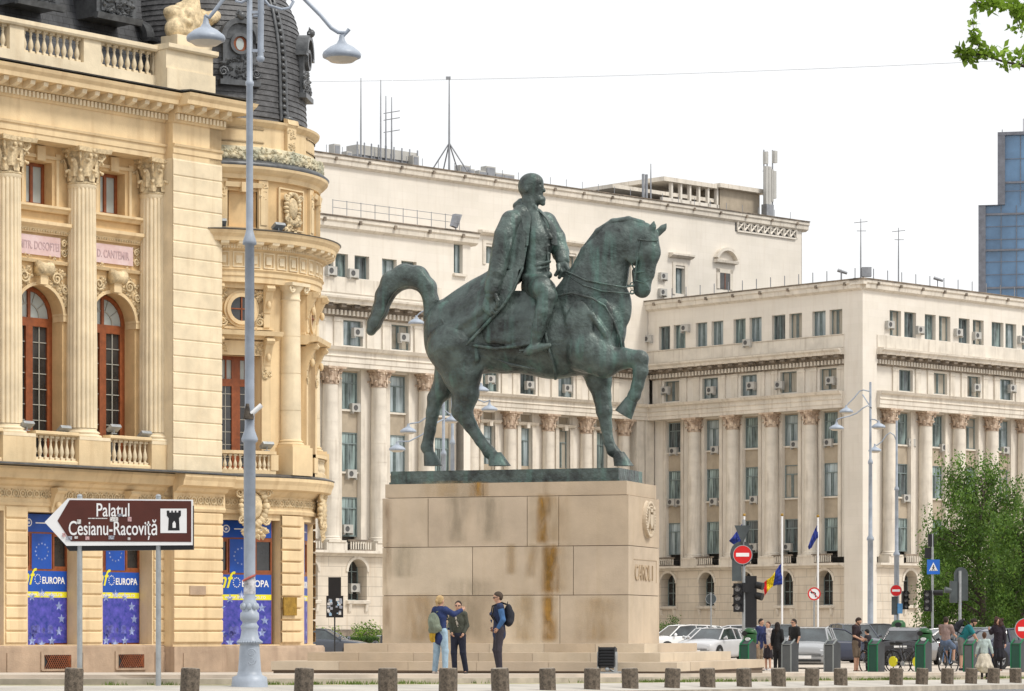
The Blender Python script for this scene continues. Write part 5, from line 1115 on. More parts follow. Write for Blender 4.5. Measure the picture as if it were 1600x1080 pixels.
# penthouse
m = MB(); P0, P1 = MA.ux(1125, 4.), MA.ux(1187, 4.); z1 = 35+2.6
m.mi = 3; m.box(P0, P1, 4, 7, 34.9, z1); m.mi = 1; m.box(P0-.5, P1+.5, 3.5, 12, z1, z1+.35); m.mi = 2
xx0 = MA.ux(960, 4.)
m.box(P0-7, P0-.1, 6.6, 7, 34.9, 37.0); m.mi = 0
for k in range(6): m.box(P0-.4-k*1.1, P0-.2-k*1.1, 4, 4.3, 34.9, z1)
m.box(P0-7, P0-.1, 4, 4.25, 35.9, 36.2); m.mi = 1; m.box(xx0, P0-.5, 4.2, 10, z1-1.2, z1-.9); m.box(P0-7, P0-.5, 3.8, 10, z1-.1, z1+.25)
part('penthouse', m, M['gv'], mbk, MA.M)
m = MB(); bx_, by_ = MA.ux(1200, 3.), 3.
for dx, z0, z1, w in ((-.25, 36.6, 39.8, .16), (.12, 36.6, 39.8, .16), (.75, 37.2, 39.5, .16), (.45, 36.9, 39.6, .1), (-.3, 40.0, 41.0, .18), (.85, 40.2, 41.2, .18)): m.box(bx_+dx-w, bx_+dx+w, by_-.15, by_+.15, z0, z1)
m.mi = 1
for dx, zt in ((-.3, 41.2), (.12, 41.1), (.8, 41.3)): m.tube([(bx_+dx, by_+.2, 35), (bx_+dx, by_+.2, zt)], .06, 6)
m.box(bx_-.5, bx_+.4, by_-.3, by_+.3, 35, 36.6); m.tube([(bx_-.4, by_+.2, 37.4), (bx_+1, by_+.2, 37.4)], .05, 5); m.tube([(bx_-.4, by_+.2, 39.4), (bx_+1, by_+.2, 39.4)], .05, 5)
part('cell_antenna', m, [M['ac'], M['metal_g']], mbk, MA.M)
# ===== glass tower far behind at the right edge
GT = Fr((1530-800)/F_*420, 420, -12)
M['tglass'] = mat('blue_tower_glass', (.10, .20, .34), rough=.12, var=.35, scale=.12, spec=.8, col2=(.05, .11, .2))
M['tframe'] = mat('tower_frame', (.16, .17, .20), rough=.5)
gt = thing('glass_tower', 'blue glass high-rise with dark grey frame at the right edge', 'building', GT.M)
z = lambda v: CZ+(H_-v)/F_*420
m = MB(); m.box(0, 26, .3, 22, GZ, z(322)); m.box(GT.ux(1560, 0), 26, .3, 22, z(322), z(211)); part('glazing', m, M['tglass'], gt, GT.M)
m = MB(); x6 = GT.ux(1560, 0); x5 = GT.ux(1540, 0)
m.box(-.1, x5, -.2, 22.1, GZ, z(321)); m.box(x6-.1, x6+.9, -.2, 22.1, z(321), z(208)); m.box(x6-.1, 26.1, -.22, 22.2, z(213), z(208)); m.box(-.1, x6, -.25, 22, z(322), z(321))
for v in (288, 337, 393, 452, 510, 570): m.box(x5 if v > 321 else x6+.9, 26, .05, .3, z(v), z(v-3))
part('frame', m, M['tframe'], gt, GT.M)
m = MB()
for k in range(9): xx = x5+(k+1)*2.1; m.box(xx-.04, xx+.04, .2, .3, GZ, z(322)); 
for k in range(6): xx = x6+.9+(k+1)*2.1; m.box(xx-.04, xx+.04, .2, .3, z(322), z(211))
for v in (250, 300, 355, 375, 410, 430): m.box(x5 if v > 321 else x6+.9, 26, .22, .3, z(v), z(v)+.07)
part('mullion', m, M['tframe'], gt, GT.M)
m = MB(); p = (GT.ux(1566, 2), 2, z(211)); m.tube([p, (p[0], p[1], z(200))], .06, 4); p = (GT.ux(1599, 2), 2, z(211)); m.tube([p, (p[0], p[1], z(184))], .06, 4); part('antenna', m, M['metal_g'], gt, GT.M)
# ---------------------------------------------------------------- monument
PF = Fr(2.79, 73.0, -18.2)
PW, PD = 6.30, 2.76                      # pedestal width and depth; local x from -PW to 0
PB, PT = .63, 4.54
pd = thing('stone_pedestal', 'tall beige stone pedestal on three steps carrying the bronze horseman', 'pedestal', PF.M)
ML = PF.M.inverted()
# stone blocks course by course
M['pedr'] = M['ped']
hz = [PB, 1.80, 2.985, 4.20, PT]; tint = random.Random(4)
blocks = [[(-PW, -4.77), (-4.77, -3.3), (-3.3, -1.72), (-1.72, -.02)], [(-PW, -3.95), (-3.95, -1.38), (-1.38, -.02)], [(-PW, -5.1), (-5.1, -2.55), (-2.55, -1.75), (-1.75, -.02)], [(-PW+.05, -3.7), (-3.7, -.06)]]
tones = [(.51, .415, .305), (.525, .43, .32), (.495, .395, .285), (.51, .415, .31), (.56, .47, .355)]
tm = [mat('pedestal_stone_%s' % n, c, var=.08, scale=.9, bump=.12, bscale=28, streak=.16, dirt=(.36, .27, .15)) for n, c in zip('abcde', tones)]
M['rust'] = mat('ochre_water_stain', (.46, .235, .03), rough=.8, var=.35, scale=3, stretch=(4, 4, .6), col2=(.40, .27, .12))
jt = MB(); jt.box(-PW+.03, -.03, .03, PD-.03, PB-.02, 4.19)
core = part('joint', jt, M['joint'], pd)
ci = 0; g = .008
for r, row in enumerate(blocks):
    z0, z1 = hz[r], hz[r+1]
    for j, (a, b) in enumerate(row):
        m = MB(); ins = .06 if r == 3 else 0
        last = j == len(row)-1
        x1 = b if not last else (0 if r < 3 else -.06)
        m.box(a+g, x1-g*(0 if last else 1), 0+ins, (PD if last else .9)-ins, z0+(g if r else 0), z1-(g if r < 3 else 0))
        part('stone_block', m, tm[(ci*2+r) % 5], pd); ci += 1
    m = MB(); m.box(-PW+(.05 if r == 3 else 0), -1.75, 1.0, PD-(.05 if r == 3 else 0), z0+g, z1-g); part('stone_block', m, tm[(ci+1) % 5], pd)
def stain(x, y0, w, z0, z1, seed):       # thin irregular deposit left by water running off the bronze
    m = MB(); rr = random.Random(seed); n = 14; L_ = []; Rr = []
    for k in range(n+1): t = k/n; L_.append((x-w*(.5+.12*rr.uniform(-1, 1))*(.55+.45*math.sin(t*2.6+.4)), z1-(z1-z0)*t)); Rr.append((x+w*(.5+.12*rr.uniform(-1, 1))*(.6+.4*math.sin(t*2.2+.5)), z1-(z1-z0)*t))
    for k in range(n): m.quad((L_[k+1][0], y0, L_[k+1][1]), (Rr[k+1][0], y0, Rr[k+1][1]), (Rr[k][0], y0, Rr[k][1]), (L_[k][0], y0, L_[k][1]))
    return m
def soft(name, col, dens=.75, thr=.5):         # patchy deposit: alpha from noise
    m = mat(name, col, var=.2, scale=5); t = m.node_tree; N = t.nodes; L = t.links; tc = N.new('ShaderNodeTexCoord'); mp = N.new('ShaderNodeMapping'); mp.inputs['Scale'].default_value = (2.6, 2.6, .8)
    no = N.new('ShaderNodeTexNoise'); no.inputs['Scale'].default_value = 1.6; no.inputs['Detail'].default_value = 7; mr = N.new('ShaderNodeMapRange'); mr.inputs['From Min'].default_value = thr-.14; mr.inputs['From Max'].default_value = thr+.2; mr.inputs['To Max'].default_value = dens
    # fade to nothing at both edges of the patch (UV across)
    uv = N.new('ShaderNodeUVMap'); sx = N.new('ShaderNodeSeparateXYZ'); a = N.new('ShaderNodeMath'); a.operation = 'PINGPONG'; a.inputs[1].default_value = .5; b = N.new('ShaderNodeMath'); b.operation = 'MULTIPLY'; b.inputs[1].default_value = 2.4; b.use_clamp = True; c = N.new('ShaderNodeMath'); c.operation = 'MULTIPLY'
    L.new(tc.outputs['Object'], mp.inputs[0]); L.new(mp.outputs[0], no.inputs['Vector']); L.new(no.outputs['Fac'], mr.inputs['Value']); L.new(uv.outputs[0], sx.inputs[0]); L.new(sx.outputs['X'], a.inputs[0]); L.new(a.outputs[0], b.inputs[0]); L.new(b.outputs[0], c.inputs[0]); L.new(mr.outputs[0], c.inputs[1])
    d = N.new('ShaderNodeMath'); d.operation = 'PINGPONG'; d.inputs[1].default_value = .5; e = N.new('ShaderNodeMath'); e.operation = 'MULTIPLY'; e.inputs[1].default_value = 8; e.use_clamp = True; f = N.new('ShaderNodeMath'); f.operation = 'MULTIPLY'
    L.new(sx.outputs['Y'], d.inputs[0]); L.new(d.outputs[0], e.inputs[0]); L.new(e.outputs[0], f.inputs[0]); L.new(c.outputs[0], f.inputs[1]); L.new(f.outputs[0], N['Principled BSDF'].inputs['Alpha']); return m
sr, sgn, sdk = soft('ochre_run', (.38, .20, .03), .8, .38), soft('green_run', (.19, .17, .11), .28, .42), soft('brown_run', (.24, .14, .06), .38, .42); swo = soft('ochre_wash', (.40, .26, .10), .32, .36)
def stain_part(u0, u1, v0, v1, mt):
    x0, x1 = PF.ux(u0, 0), PF.ux(u1, 0); z0, z1 = PF.vz(u0, v1, 0), PF.vz(u0, v0, 0); m = MB(); m.quad((x0, -.004, z0), (x1, -.004, z0), (x1, -.004, z1), (x0, -.004, z1))
    me = m.mesh('water_stain', mt); uv = me.uv_layers.new(name='UVMap')
    for i, c in enumerate(((0, 0), (1, 0), (1, 1), (0, 1))): uv.data[i].uv = c
    part('water_stain', me, None, pd)
for a in ((824, 892, 770, 852, swo), (830, 896, 848, 930, swo), (842, 874, 926, 1006, sr), (836, 862, 770, 853, sr), (844, 876, 848, 931, sr), (847, 857, 751, 775, sdk), (818, 844, 848, 905, swo), (788, 810, 848, 900, swo), (694, 736, 770, 854, sgn), (740, 790, 772, 852, sgn), (600, 660, 848, 905, sgn), (650, 745, 751, 778, swo), (795, 845, 926, 1006, swo), (597, 614, 772, 1006, sdk), (895, 975, 930, 1006, swo), (615, 705, 926, 1006, swo), (730, 765, 752, 777, sr), (690, 780, 900, 1006, sgn)): stain_part(*a)
# crest and name on the right end face (local x = 0)
EF = PF.M @ Matrix.Translation((0, 0, 0)) @ Matrix.Rotation(R_(90), 4, 'Z')     # x along the end face, -y outwards
def uend(u): 
    k = (u-800)/F_; ox, oy = 2.79, 73.0; dx, dy = -PF.s, PF.c; return (k*oy-ox)/(dx-k*dy)
m = MB(); cx = uend(1011); cz = 3.66; m.ball((cx, 0, cz), (.42, .05, .47), 24, 10); m.ring(cx, -.09, 0, cz, .36, .43, 28); r_ = random.Random(9)
for k in range(36): t = k/36*2*math.pi; m.ball((cx+.39*math.cos(t), -.09, cz+.41*math.sin(t)), (.035, .03, .045), 5, 4)
for s_ in (-1, 1): m.tube([(cx+s_*.28, -.08, cz-.22), (cx+s_*.2, -.1, cz+.05), (cx+s_*.24, -.1, cz+.22)], .04, 6); m.ball((cx+s_*.24, -.1, cz+.26), .06, 6, 4)
m.prism([(cx-.13, cz+.12), (cx-.13, cz-.1), (cx, cz-.24), (cx+.13, cz-.1), (cx+.13, cz+.12)], -.13, -.03); m.box(cx-.1, cx+.1, -.13, -.04, cz+.18, cz+.27)
for q in (-.08, 0, .08): m.ball((cx+q, -.1, cz+.31), .03, 5, 4)
part('crest', m, tm[4], pd, EF)
m = MB(); x0, x1 = uend(990), uend(1025); z1, z0 = 2.66, 2.12
m.box(x0, x1, -.012, 0, z1, z1+.012); m.box(x1, x1+.012, -.012, 0, z0, z1+.012)
text_into(m, 'CAROL I', .54, Matrix.Translation((x0+.06, -.014, z0+.05)), .013, sx=.80, bold=.0)
part('inscription', m, mat('inscription_shade_stone', (.44, .34, .23), var=.1), pd, EF)  # same stone coloured slightly darker, imitating the shadows of raised letters
# steps
def corner_solve(u, v):                  # local (x,y) of ground point? depth found from height
    pass
steps = [(-.62, .62, PB, .42), (-1.45, 1.35, .42, .21), (-2.35, 2.3, .21, -.02)]
SX = []
for i, (uL, uR, z0, z1, uB) in enumerate(((537, 1007, .42, PB, 1089), (480, 1032, .21, .42, 1142), (423, 1058, -.03, .21, 1195))):
    yf = (-.95, -1.75, -2.5)[i]; xL, xR = PF.ux(uL, yf), PF.ux(uR, yf)
    k = (uB-800)/F_; ox, oy = PF.p(xR, 0, 0)[:2]; dx, dy = -PF.s, PF.c; yb = (k*oy-ox)/(dx-k*dy)
    SX.append((xL, xR, yf, min(yb, 9.5)))
for i, (z0, z1) in enumerate(((.42, PB), (.21, .42), (.0, .21))):
    xL, xR, yf, yb = SX[i]; rr = random.Random(i+3); n = 6; xs_ = [xL+(xR-xL)*(k+(rr.uniform(-.18, .18) if 0 < k < n else 0))/n for k in range(n+1)]
    for k in range(n):
        m = MB(); m.box(xs_[k]+.004, xs_[k+1]-.004, yf, yf+1.2, z0, z1-.0); part('step', m, tm[(k*3+i*2) % 5] if k != n-1 else tm[4], pd)
    m = MB(); m.box(xL+.01, xR, yf+1.21, yb, z0, z1-.002); part('step', m, tm[(i+3) % 5], pd)
    m = MB(); m.box(xL+.02, xR-.02, yf+.02, yb-.02, z0-.03, z0+.0); part('joint', m, M['joint'], core)
m = MB(); xL, xR, yf, yb = SX[2]; m.box(xL+.05, xR-.05, yf+.05, yb-.05, -.5, -.03); part('footing', m, M['joint'], pd)
# ---- bronze horseman
SC = PD/2
st = thing('equestrian_statue', 'green patinated bronze statue of a bearded rider on a walking horse', 'statue', PF.M @ Matrix.Translation((0, 0, PT)))
m = MB(); bx0, bx1 = PF.ux(611, .35), PF.ux(966, .30); m.box(bx0, bx1, .33, PD-.33, PT, PT+.33); m.box(bx0-.03, bx1+.03, .3, PD-.3, PT, PT+.06)
part('bronze_base', m, M['bronze'], st, PF.M)
ZB = PT+.33
def P_(u, v, dy=0.): y = SC+dy; return np.array((PF.ux(u, y), y, PF.vz(u, v, y)))
s_px = 4760/75.6
def q(px): return px/s_px                # photo pixels to metres at the horse
# horse body
h = SDF()
def el(u, v, ru, ry, rv, rot=0, dy=0, k=.12): c = P_(u, v, dy); h.ell(c, (q(ru), ry, q(rv)), k=k, rot=rot)
el(722, 530, 62, .60, 60, 0, 0, .2)      # rump
el(705, 505, 42, .55, 40, 0, 0, .2)
el(790, 530, 85, .66, 54, 0, 0, .3)      # barrel
el(868, 530, 80, .66, 62, 0, 0, .3)
el(800, 500, 110, .50, 38, 0, 0, .3)     # back
el(922, 522, 52, .56, 64, 0, 0, .2)     # chest
el(948, 505, 30, .42, 48, 0, 0, .2)
h.chain([P_(900, 492), P_(926, 450), P_(944, 408), P_(964, 382), P_(990, 372)], [q(52), q(46), q(37.5), q(33), q(23)], k=.07, w=.58)   # neck
h.chain([P_(935, 510), P_(948, 470), P_(955, 430), P_(963, 400)], [q(36), q(30), q(25), q(21)], k=.08, w=.6)
h.chain([P_(876, 474), P_(902, 432), P_(924, 388), P_(953, 357), P_(985, 350), P_(1008, 356)], [q(20), q(12), q(9), q(8), q(8), q(8)], k=.06, w=.75)
h.chain([P_(1008, 372), P_(1012, 395), P_(1008, 425), P_(1005, 448)], [q(21), q(19.5), q(14), q(12)], k=.06, w=.72)   # head
h.ell(P_(991, 393), (q(16), .18, q(22)), k=.03); h.ell(P_(1004, 453), (q(13), .12, q(13)), k=.04)
h.cap(P_(994, 425), P_(996, 456), q(7), q(6), k=.03, w=.9); h.cap(P_(1008, 440, -.09), P_(1012, 452, -.08), q(4), q(4), k=.03)
h.cap(P_(1020, 378), P_(1016, 430), q(8), q(6), k=.05)
h.ell(P_(1019, 390, -.17), (q(5), .03, q(3.5)), k=.02); h.ell(P_(1019, 390, .17), (q(5), .03, q(3.5)), k=.02)
h.ell(P_(1012, 451, -.12), (q(3), .02, q(2)), k=.02, cut=True)
h.cap(P_(994, 447, -.13), P_(1006, 459, -.13), q(1.3), q(1.3), k=.02, cut=True)
for dy, tu, tv, bu in ((-.12, 1022, 345, 1016), (.14, 1042, 349, 1028)):      # ears
    h.cap(P_(bu, 364, dy), P_((bu+tu)/2+1, (364+tv)/2, dy), q(6), q(5.5), k=.03, w=.7); h.cap(P_((bu+tu)/2+1, (364+tv)/2, dy), P_(tu, tv, dy), q(5.5), q(1.2), k=.02, w=.7)
# legs: near hind (B), far hind (A), far fore (planted), near fore (raised)
def leg(P, Rr, dy, w=.85, k=.05): h.chain([P_(a, b, d+dy) for a, b, d in P], [q(r) for r in Rr], k=k, w=w)
leg([(712, 545, 0), (722, 585, 0), (728, 615, .02), (722, 642, .03), (735, 665, .02), (750, 688, 0), (764, 706, 0), (773, 715, 0)], [46, 31, 21, 16.5, 10.5, 8.5, 9.5, 9], -.30)
h.cap(P_(712, 620, -.28), P_(716, 645, -.28), q(7), q(7), k=.04)
leg([(714, 545, 0), (704, 585, 0), (692, 608, 0), (681, 622, 0), (676, 645, 0), (672, 672, 0), (667, 699, 0), (672, 712, 0)], [40, 26, 18, 13.5, 10.5, 9, 9.5, 8], .32)
leg([(930, 560, 0), (936, 595, 0), (941, 620, 0), (944, 642, 0), (947, 665, 0), (951, 690, 0), (957, 704, 0), (966, 712, 0)], [32, 20, 14, 12.5, 9, 8, 8.8, 8], .28)
leg([(918, 548, 0), (945, 565, -.02), (972, 560, -.04), (1000, 561, -.05), (1001, 580, -.05), (996, 603, -.05), (991, 618, -.04), (984, 630, -.04)], [36, 25, 16.5, 13, 11.5, 9.3, 9.5, 9], -.30)
el(925, 548, 34, .2, 30, 0, -.42, .15); el(728, 555, 34, .22, 42, 0, -.38, .15)
HOOFS = []
def hoof(u0, v0, u1, v1, dy, r0, r1, v2=None):
    hoofm = MB(); A, B = P_(u0, v0, dy), P_(u1, v1, dy); rings = []
    for k in range(5):
        t = k/4; c = A+(B-A)*t; r = q(r0+(r1-r0)*t); ax = (B-A)/np.linalg.norm(B-A); fx = np.array((ax[2], 0, -ax[0])) if v2 else np.array((1., 0, 0)); fx = fx*(1 if fx[0] > 0 else -1)
        rings.append(hoofm.av([tuple(c+fx*r*math.cos(a)*1.12+np.array((0, 1, 0))*r*.9*math.sin(a)) for a in [2*math.pi*j/16 for j in range(16)]]))
    for k in range(4):
        for j in range(16): hoofm.af(rings[k]+j, rings[k]+(j+1) % 16, rings[k+1]+(j+1) % 16, rings[k+1]+j, sm=True)
    i = len(hoofm.v); hoofm.v.extend([hoofm.v[rings[4]+j] for j in range(16)]); hoofm.af(*range(i, i+16), sm=False); HOOFS.append(hoofm)
hoof(773, 707, 781, 728, -.30, 9.5, 16); hoof(671, 707, 677, 728, .32, 8.5, 13.5); hoof(966, 706, 975, 728, .28, 8.5, 14); hoof(987, 625, 974, 648, -.34, 9, 13.5, 1)
# muscle and skin creases
for u, v, ru, ry, rv, dy, k in ((940, 500, 20, .1, 34, -.42, .06), (905, 515, 22, .1, 46, -.58, .07), (722, 575, 20, .12, 26, -.48, .05), (700, 560, 16, .12, 34, -.50, .05), (965, 560, 22, .07, 9, -.43, .04), (975, 480, 12, .2, 30, 0, .06)): el(u, v, ru, ry, rv, 0, dy, k)
h.chain([P_(882, 480, -.50), P_(890, 505, -.60), P_(900, 535, -.62), P_(910, 562, -.54)], [q(3)]*4, k=.08, w=.8)
h.ell(P_(989, 392, -.2), (q(14.5), .06, q(20)), k=.012)
for P, r in ((((718, 505, -.52), (742, 528, -.60), (745, 560, -.58), (733, 590, -.50)), 5), (((690, 520, -.46), (700, 555, -.50), (712, 590, -.46)), 4), (((900, 470, -.50), (925, 492, -.58), (945, 520, -.54), (955, 548, -.44)), 5), (((890, 545, -.60), (912, 575, -.52), (935, 588, -.34)), 4), (((772, 560, -.62), (800, 570, -.60), (840, 577, -.60)), 3), (((1012, 380, -.18), (1012, 410, -.16), (1006, 440, -.14)), 2.5), (((950, 555, -.50), (978, 551, -.46), (998, 556, -.40)), 4), (((735, 655, -.36), (752, 685, -.36)), 2.5), (((680, 640, .26), (674, 672, .26)), 2.5), (((943, 655, .22), (949, 690, .22)), 2.5)):
    h.chain([P_(*p_) for p_ in P], [q(r*.4)]+[q(r)]*(len(P)-2)+[q(r*.4)] if len(P) > 2 else [q(r), q(r)], k=.025)
h.ell(P_(944, 642, .2), (q(11), .1, q(9)), k=.02); h.ell(P_(720, 643, -.36), (q(13), .1, q(10)), k=.02); h.ell(P_(680, 622, .24), (q(11), .1, q(9)), k=.02); h.ell(P_(1001, 562, -.4), (q(12), .1, q(9)), k=.02)
horse = part('horse', h.mesh(.028, 'horse', M['bronze'], smooth=1), None, st, PF.M)
for hm in HOOFS: part('hoof', hm, M['bronze'], horse, PF.M)
# flatten hooves on the base happens naturally: the base hides the lowest few centimetres
t = SDF(); TP = [(672, 498), (674, 472), (668, 449), (652, 434), (632, 432), (613, 442), (601, 462), (594, 485), (585, 505), (580, 517)]; t.chain([P_(u, v, .0) for u, v in TP], [q(r) for r in (11, 12, 14, 18, 19, 18, 14.5, 12.5, 11, 8)], k=.08, w=.95)
for k in range(7):
    o = (k-3)*.07; t.chain([P_(u+(k % 3-1)*1.5, v-(k % 2)*2, o) for u, v in TP], [q(r*.78) for r in (11, 12, 14, 18, 19, 18, 14.5, 12.5, 11, 7.5)], k=.02, w=.35)
part('tail', t.mesh(.03, 'tail', M['bronze']), None, horse, PF.M)
mn = SDF(); MP = [(880, 452), (896, 424), (914, 392), (936, 363), (958, 348), (982, 344), (1004, 349)]
mn.chain([P_(u, v, .02) for u, v in MP], [q(r) for r in (5, 6, 7, 7, 6.5, 6, 5)], k=.03, w=1.2)
for i in range(len(MP)-1):
    for k in range(3): u, v = MP[i][0]+(MP[i+1][0]-MP[i][0])*k/3, MP[i][1]+(MP[i+1][1]-MP[i][1])*k/3; mn.cap(P_(u, v, .06), P_(u+9, v+22, .14), q(5), q(2), k=.02)
part('mane', mn.mesh(.03, 'mane', M['bronze']), None, horse, PF.M)
# bridle, reins, breast strap, girth
b = MB(); Tb = lambda pts, r: b.tube([tuple(P_(*p)) for p in pts], r, 6)
Tb([(1013, 357, -.15), (1000, 375, -.24), (996, 400, -.24), (993, 425, -.2), (991, 440, -.17)], .022); Tb([(988, 362, -.18), (985, 385, -.24), (984, 405, -.21), (990, 420, -.18)], .018)
Tb([(1028, 376, -.12), (1012, 376, -.23), (996, 374, -.27)], .022); Tb([(1019, 424, -.1), (1006, 425, -.17), (990, 426, -.19)], .022); Tb([(1016, 436, -.1), (1005, 442, -.16), (992, 438, -.17)], .016)
for z in (446, 458): b.ring(P_(991, z)[0], P_(991, z)[1]-.2, P_(991, z)[1]-.17, P_(991, z)[2], .035, .06, 10)
Tb([(991, 446, -.19), (975, 449, -.3), (945, 444, -.42), (915, 438, -.46), (898, 430, -.4), (884, 424, -.2)], .026); Tb([(990, 459, -.19), (972, 458, -.3), (940, 455, -.44), (912, 446, -.47), (895, 436, -.36), (884, 427, -.2)], .022)
Tb([(985, 446, .2), (960, 446, .4), (915, 436, .42), (890, 424, .2)], .02)
Tb([(868, 463, -.5), (893, 458, -.56), (925, 466, -.6), (945, 478, -.52), (958, 500, -.44), (968, 525, -.3), (972, 548, -.14)], .032); Tb([(972, 520, -.05), (975, 545, 0), (973, 560, .02)], .03)
Tb([(852, 520, -.69), (858, 550, -.68), (866, 575, -.55), (868, 592, -.2)], .045)
part('bridle', b, M['bronze'], horse, PF.M)
# saddle cloth
s = SDF()
for k in range(9):
    u = 760+k*9.5; s.cap(P_(u, 468, -.40), P_(u+2, 505, -.62), q(13), q(12), k=.05, w=.42); s.cap(P_(u+2, 505, -.62), P_(u+3, 531-abs(k-4)*.5, -.675), q(12), q(8), k=.05, w=.4); s.cap(P_(u, 466, -.35), P_(u, 462, .35), q(8), q(8), k=.05)
s.chain([P_(740, 540, -.67), P_(775, 545, -.70), P_(810, 541, -.71), P_(838, 535, -.70)], [q(3)]*4, k=.03)
part('saddle_cloth', s.mesh(.034, 'saddle_cloth', M['bronze']), None, horse, PF.M)
# rider: body, legs, arms
r = SDF(); RL = -.54
r.chain([P_(838, 452, -.08), P_(838, 428, -.05), P_(840, 400, -.04), P_(841, 372, -.03), P_(836, 344, 0)], [q(23), q(20), q(19.5), q(20), q(17)], k=.05, w=1.15)
r.ell(P_(849, 378, -.06), (q(15), .24, q(24)), k=.04); r.cap(P_(822, 345, -.14), P_(838, 343, .32), q(11), q(11), k=.05)
r.chain([P_(822, 434, -.34), P_(840, 437, -.38), P_(857, 430, -.3)], [q(7), q(8), q(6)], k=.02); r.chain([P_(824, 411, -.31), P_(840, 414, -.37), P_(859, 409, -.28)], [q(2.5), q(3), q(2.5)], k=.01)
r.cap(P_(827, 332, 0), P_(828, 308, 0), q(14), q(12.5), k=.05); r.ell(P_(828, 291, 0), (q(19), q(16), q(20)), k=.05); r.ell(P_(832, 286, 0), (q(17.5), q(15), q(15)), k=.04)
r.cap(P_(838, 292, 0), P_(839, 312, 0), q(11.5), q(9), k=.04, w=.95); r.cap(P_(843, 289), P_(850, 298), q(3.2), q(3.0), k=.02); r.cap(P_(842, 282, -.1), P_(846, 283, .08), q(2.6), q(2.6), k=.02)
r.ell(P_(845, 312), (q(7.5), q(9), q(7)), k=.03)
r.ell(P_(848, 318), (q(4), q(6), q(4)), k=.03); r.ell(P_(822, 296, -.245), (q(3), .03, q(5)), k=.015); r.ell(P_(822, 296, .245), (q(3), .03, q(5)), k=.015)
r.ell(P_(845, 288, -.11), (q(2.4), .035, q(2)), k=.02, cut=True); r.cap(P_(846, 306, -.1), P_(852, 306, .1), q(.9), q(.9), k=.015, cut=True)
r.chain([P_(838, 448, -.3), P_(848, 452, RL-.1), P_(856, 463, RL-.15)], [q(20), q(18.5), q(15.5)], k=.04)      # near thigh
r.chain([P_(854, 466, RL-.17), P_(849, 488, RL-.24), P_(841, 516, RL-.26), P_(836, 536, RL-.24)], [q(14.5), q(13), q(10.5), q(8)], k=.03)
r.chain([P_(823, 551, RL-.22), P_(832, 546, RL-.25), P_(846, 543, RL-.28), P_(858, 540, RL-.30)], [q(6.5), q(8.5), q(6.5), q(4)], k=.02)      # boot
r.chain([P_(838, 448, .3), P_(850, 455, .55), P_(842, 490, .66), P_(832, 535, .66), P_(850, 545, .7)], [q(24), q(19), q(15), q(9), q(6)], k=.06)
r.chain([P_(852, 350, .28), P_(868, 372, .36), P_(876, 395, .30), P_(880, 412, .12)], [q(19), q(15), q(13), q(9)], k=.06)    # far arm
for k, (a, b_) in enumerate((((880, 414), (883, 432)), ((876, 416), (876, 434)), ((884, 413), (889, 430)), ((872, 414), (870, 430)))): r.chain([P_(a[0], a[1], .05-k*.03), P_((a[0]+b_[0])/2+2, (a[1]+b_[1])/2, .0-k*.03), P_(b_[0]-2, b_[1], .03-k*.03)], [q(3.6), q(3.3), q(2.8)], k=.01)
r.ell(P_(879, 415, .03), (q(8), .09, q(8)), k=.03)
r.cap(P_(836, 322, -.14), P_(862, 372, -.2), q(3), q(2.5), k=.02); r.cap(P_(853, 352, -.22), P_(858, 430, -.22), q(1.6), q(1.6), k=.02)
for k in range(6): c = P_(858, 360+k*12, -.2); r.ell(c, (q(2), .03, q(2)), k=.01)
for P in (((862, 448, -.62), (846, 452, -.80), (830, 462, -.72)), ((858, 474, -.80), (848, 480, -.84), (838, 480, -.80)), ((852, 500, -.80), (842, 506, -.82), (832, 506, -.76)), ((826, 416, -.33), (842, 420, -.36), (858, 416, -.30))): r.chain([P_(*p) for p in P], [q(1.6), q(2.4), q(1.4)], k=.03)
rider = part('rider', r.mesh(.021, 'rider', M['bronze']), None, st, PF.M)
# greatcoat: sleeve, back, collar and long skirt spread over the rump in folds
c = SDF()
c.chain([P_(799, 346, -.32), P_(789, 368, -.48), P_(782, 398, -.58), P_(776, 426, -.70), P_(771, 445, -.72)], [q(17), q(17), q(15.5), q(13.5), q(11.5)], k=.02)   # near sleeve
c.cap(P_(772, 440, -.72), P_(770, 453, -.73), q(13), q(13.5), k=.006)
c.chain([P_(817, 336, 0), P_(808, 362, .04), P_(802, 392, .05), P_(798, 425, .06)], [q(17), q(19), q(19), q(22)], k=.05, w=1.35)
c.cap(P_(799, 345, -.30), P_(822, 338, -.1), q(15), q(11), k=.05)
for P in (((806, 352, -.50), (794, 362, -.62), (780, 366, -.60)), ((799, 376, -.56), (788, 386, -.71), (772, 387, -.62)), ((796, 394, -.62), (784, 405, -.77), (768, 406, -.68)), ((790, 414, -.68), (778, 424, -.77), (764, 424, -.70)), ((801, 350, -.48), (797, 384, -.68), (787, 414, -.74)), ((786, 352, -.52), (776, 385, -.68), (768, 412, -.72))): c.chain([P_(*p) for p in P], [q(1), q(3), q(1)], k=.015)
c.chain([P_(850, 342, .25), P_(866, 358, .34), P_(873, 378, .38), P_(870, 400, .34)], [q(9), q(8), q(7.5), q(7)], k=.03)
c.chain([P_(866, 362, .3), P_(874, 385, .30), P_(878, 402, .18)], [q(11), q(11), q(10)], k=.02); c.cap(P_(877, 400, .16), P_(879, 407, .12), q(11.5), q(11), k=.005)
c.chain([P_(808, 322, .05), P_(814, 316, .0), P_(824, 322, -.14)], [q(7), q(6), q(4.5)], k=.02)
part('greatcoat', c.mesh(.021, 'greatcoat', M['bronze'], smooth=1), None, rider, PF.M)
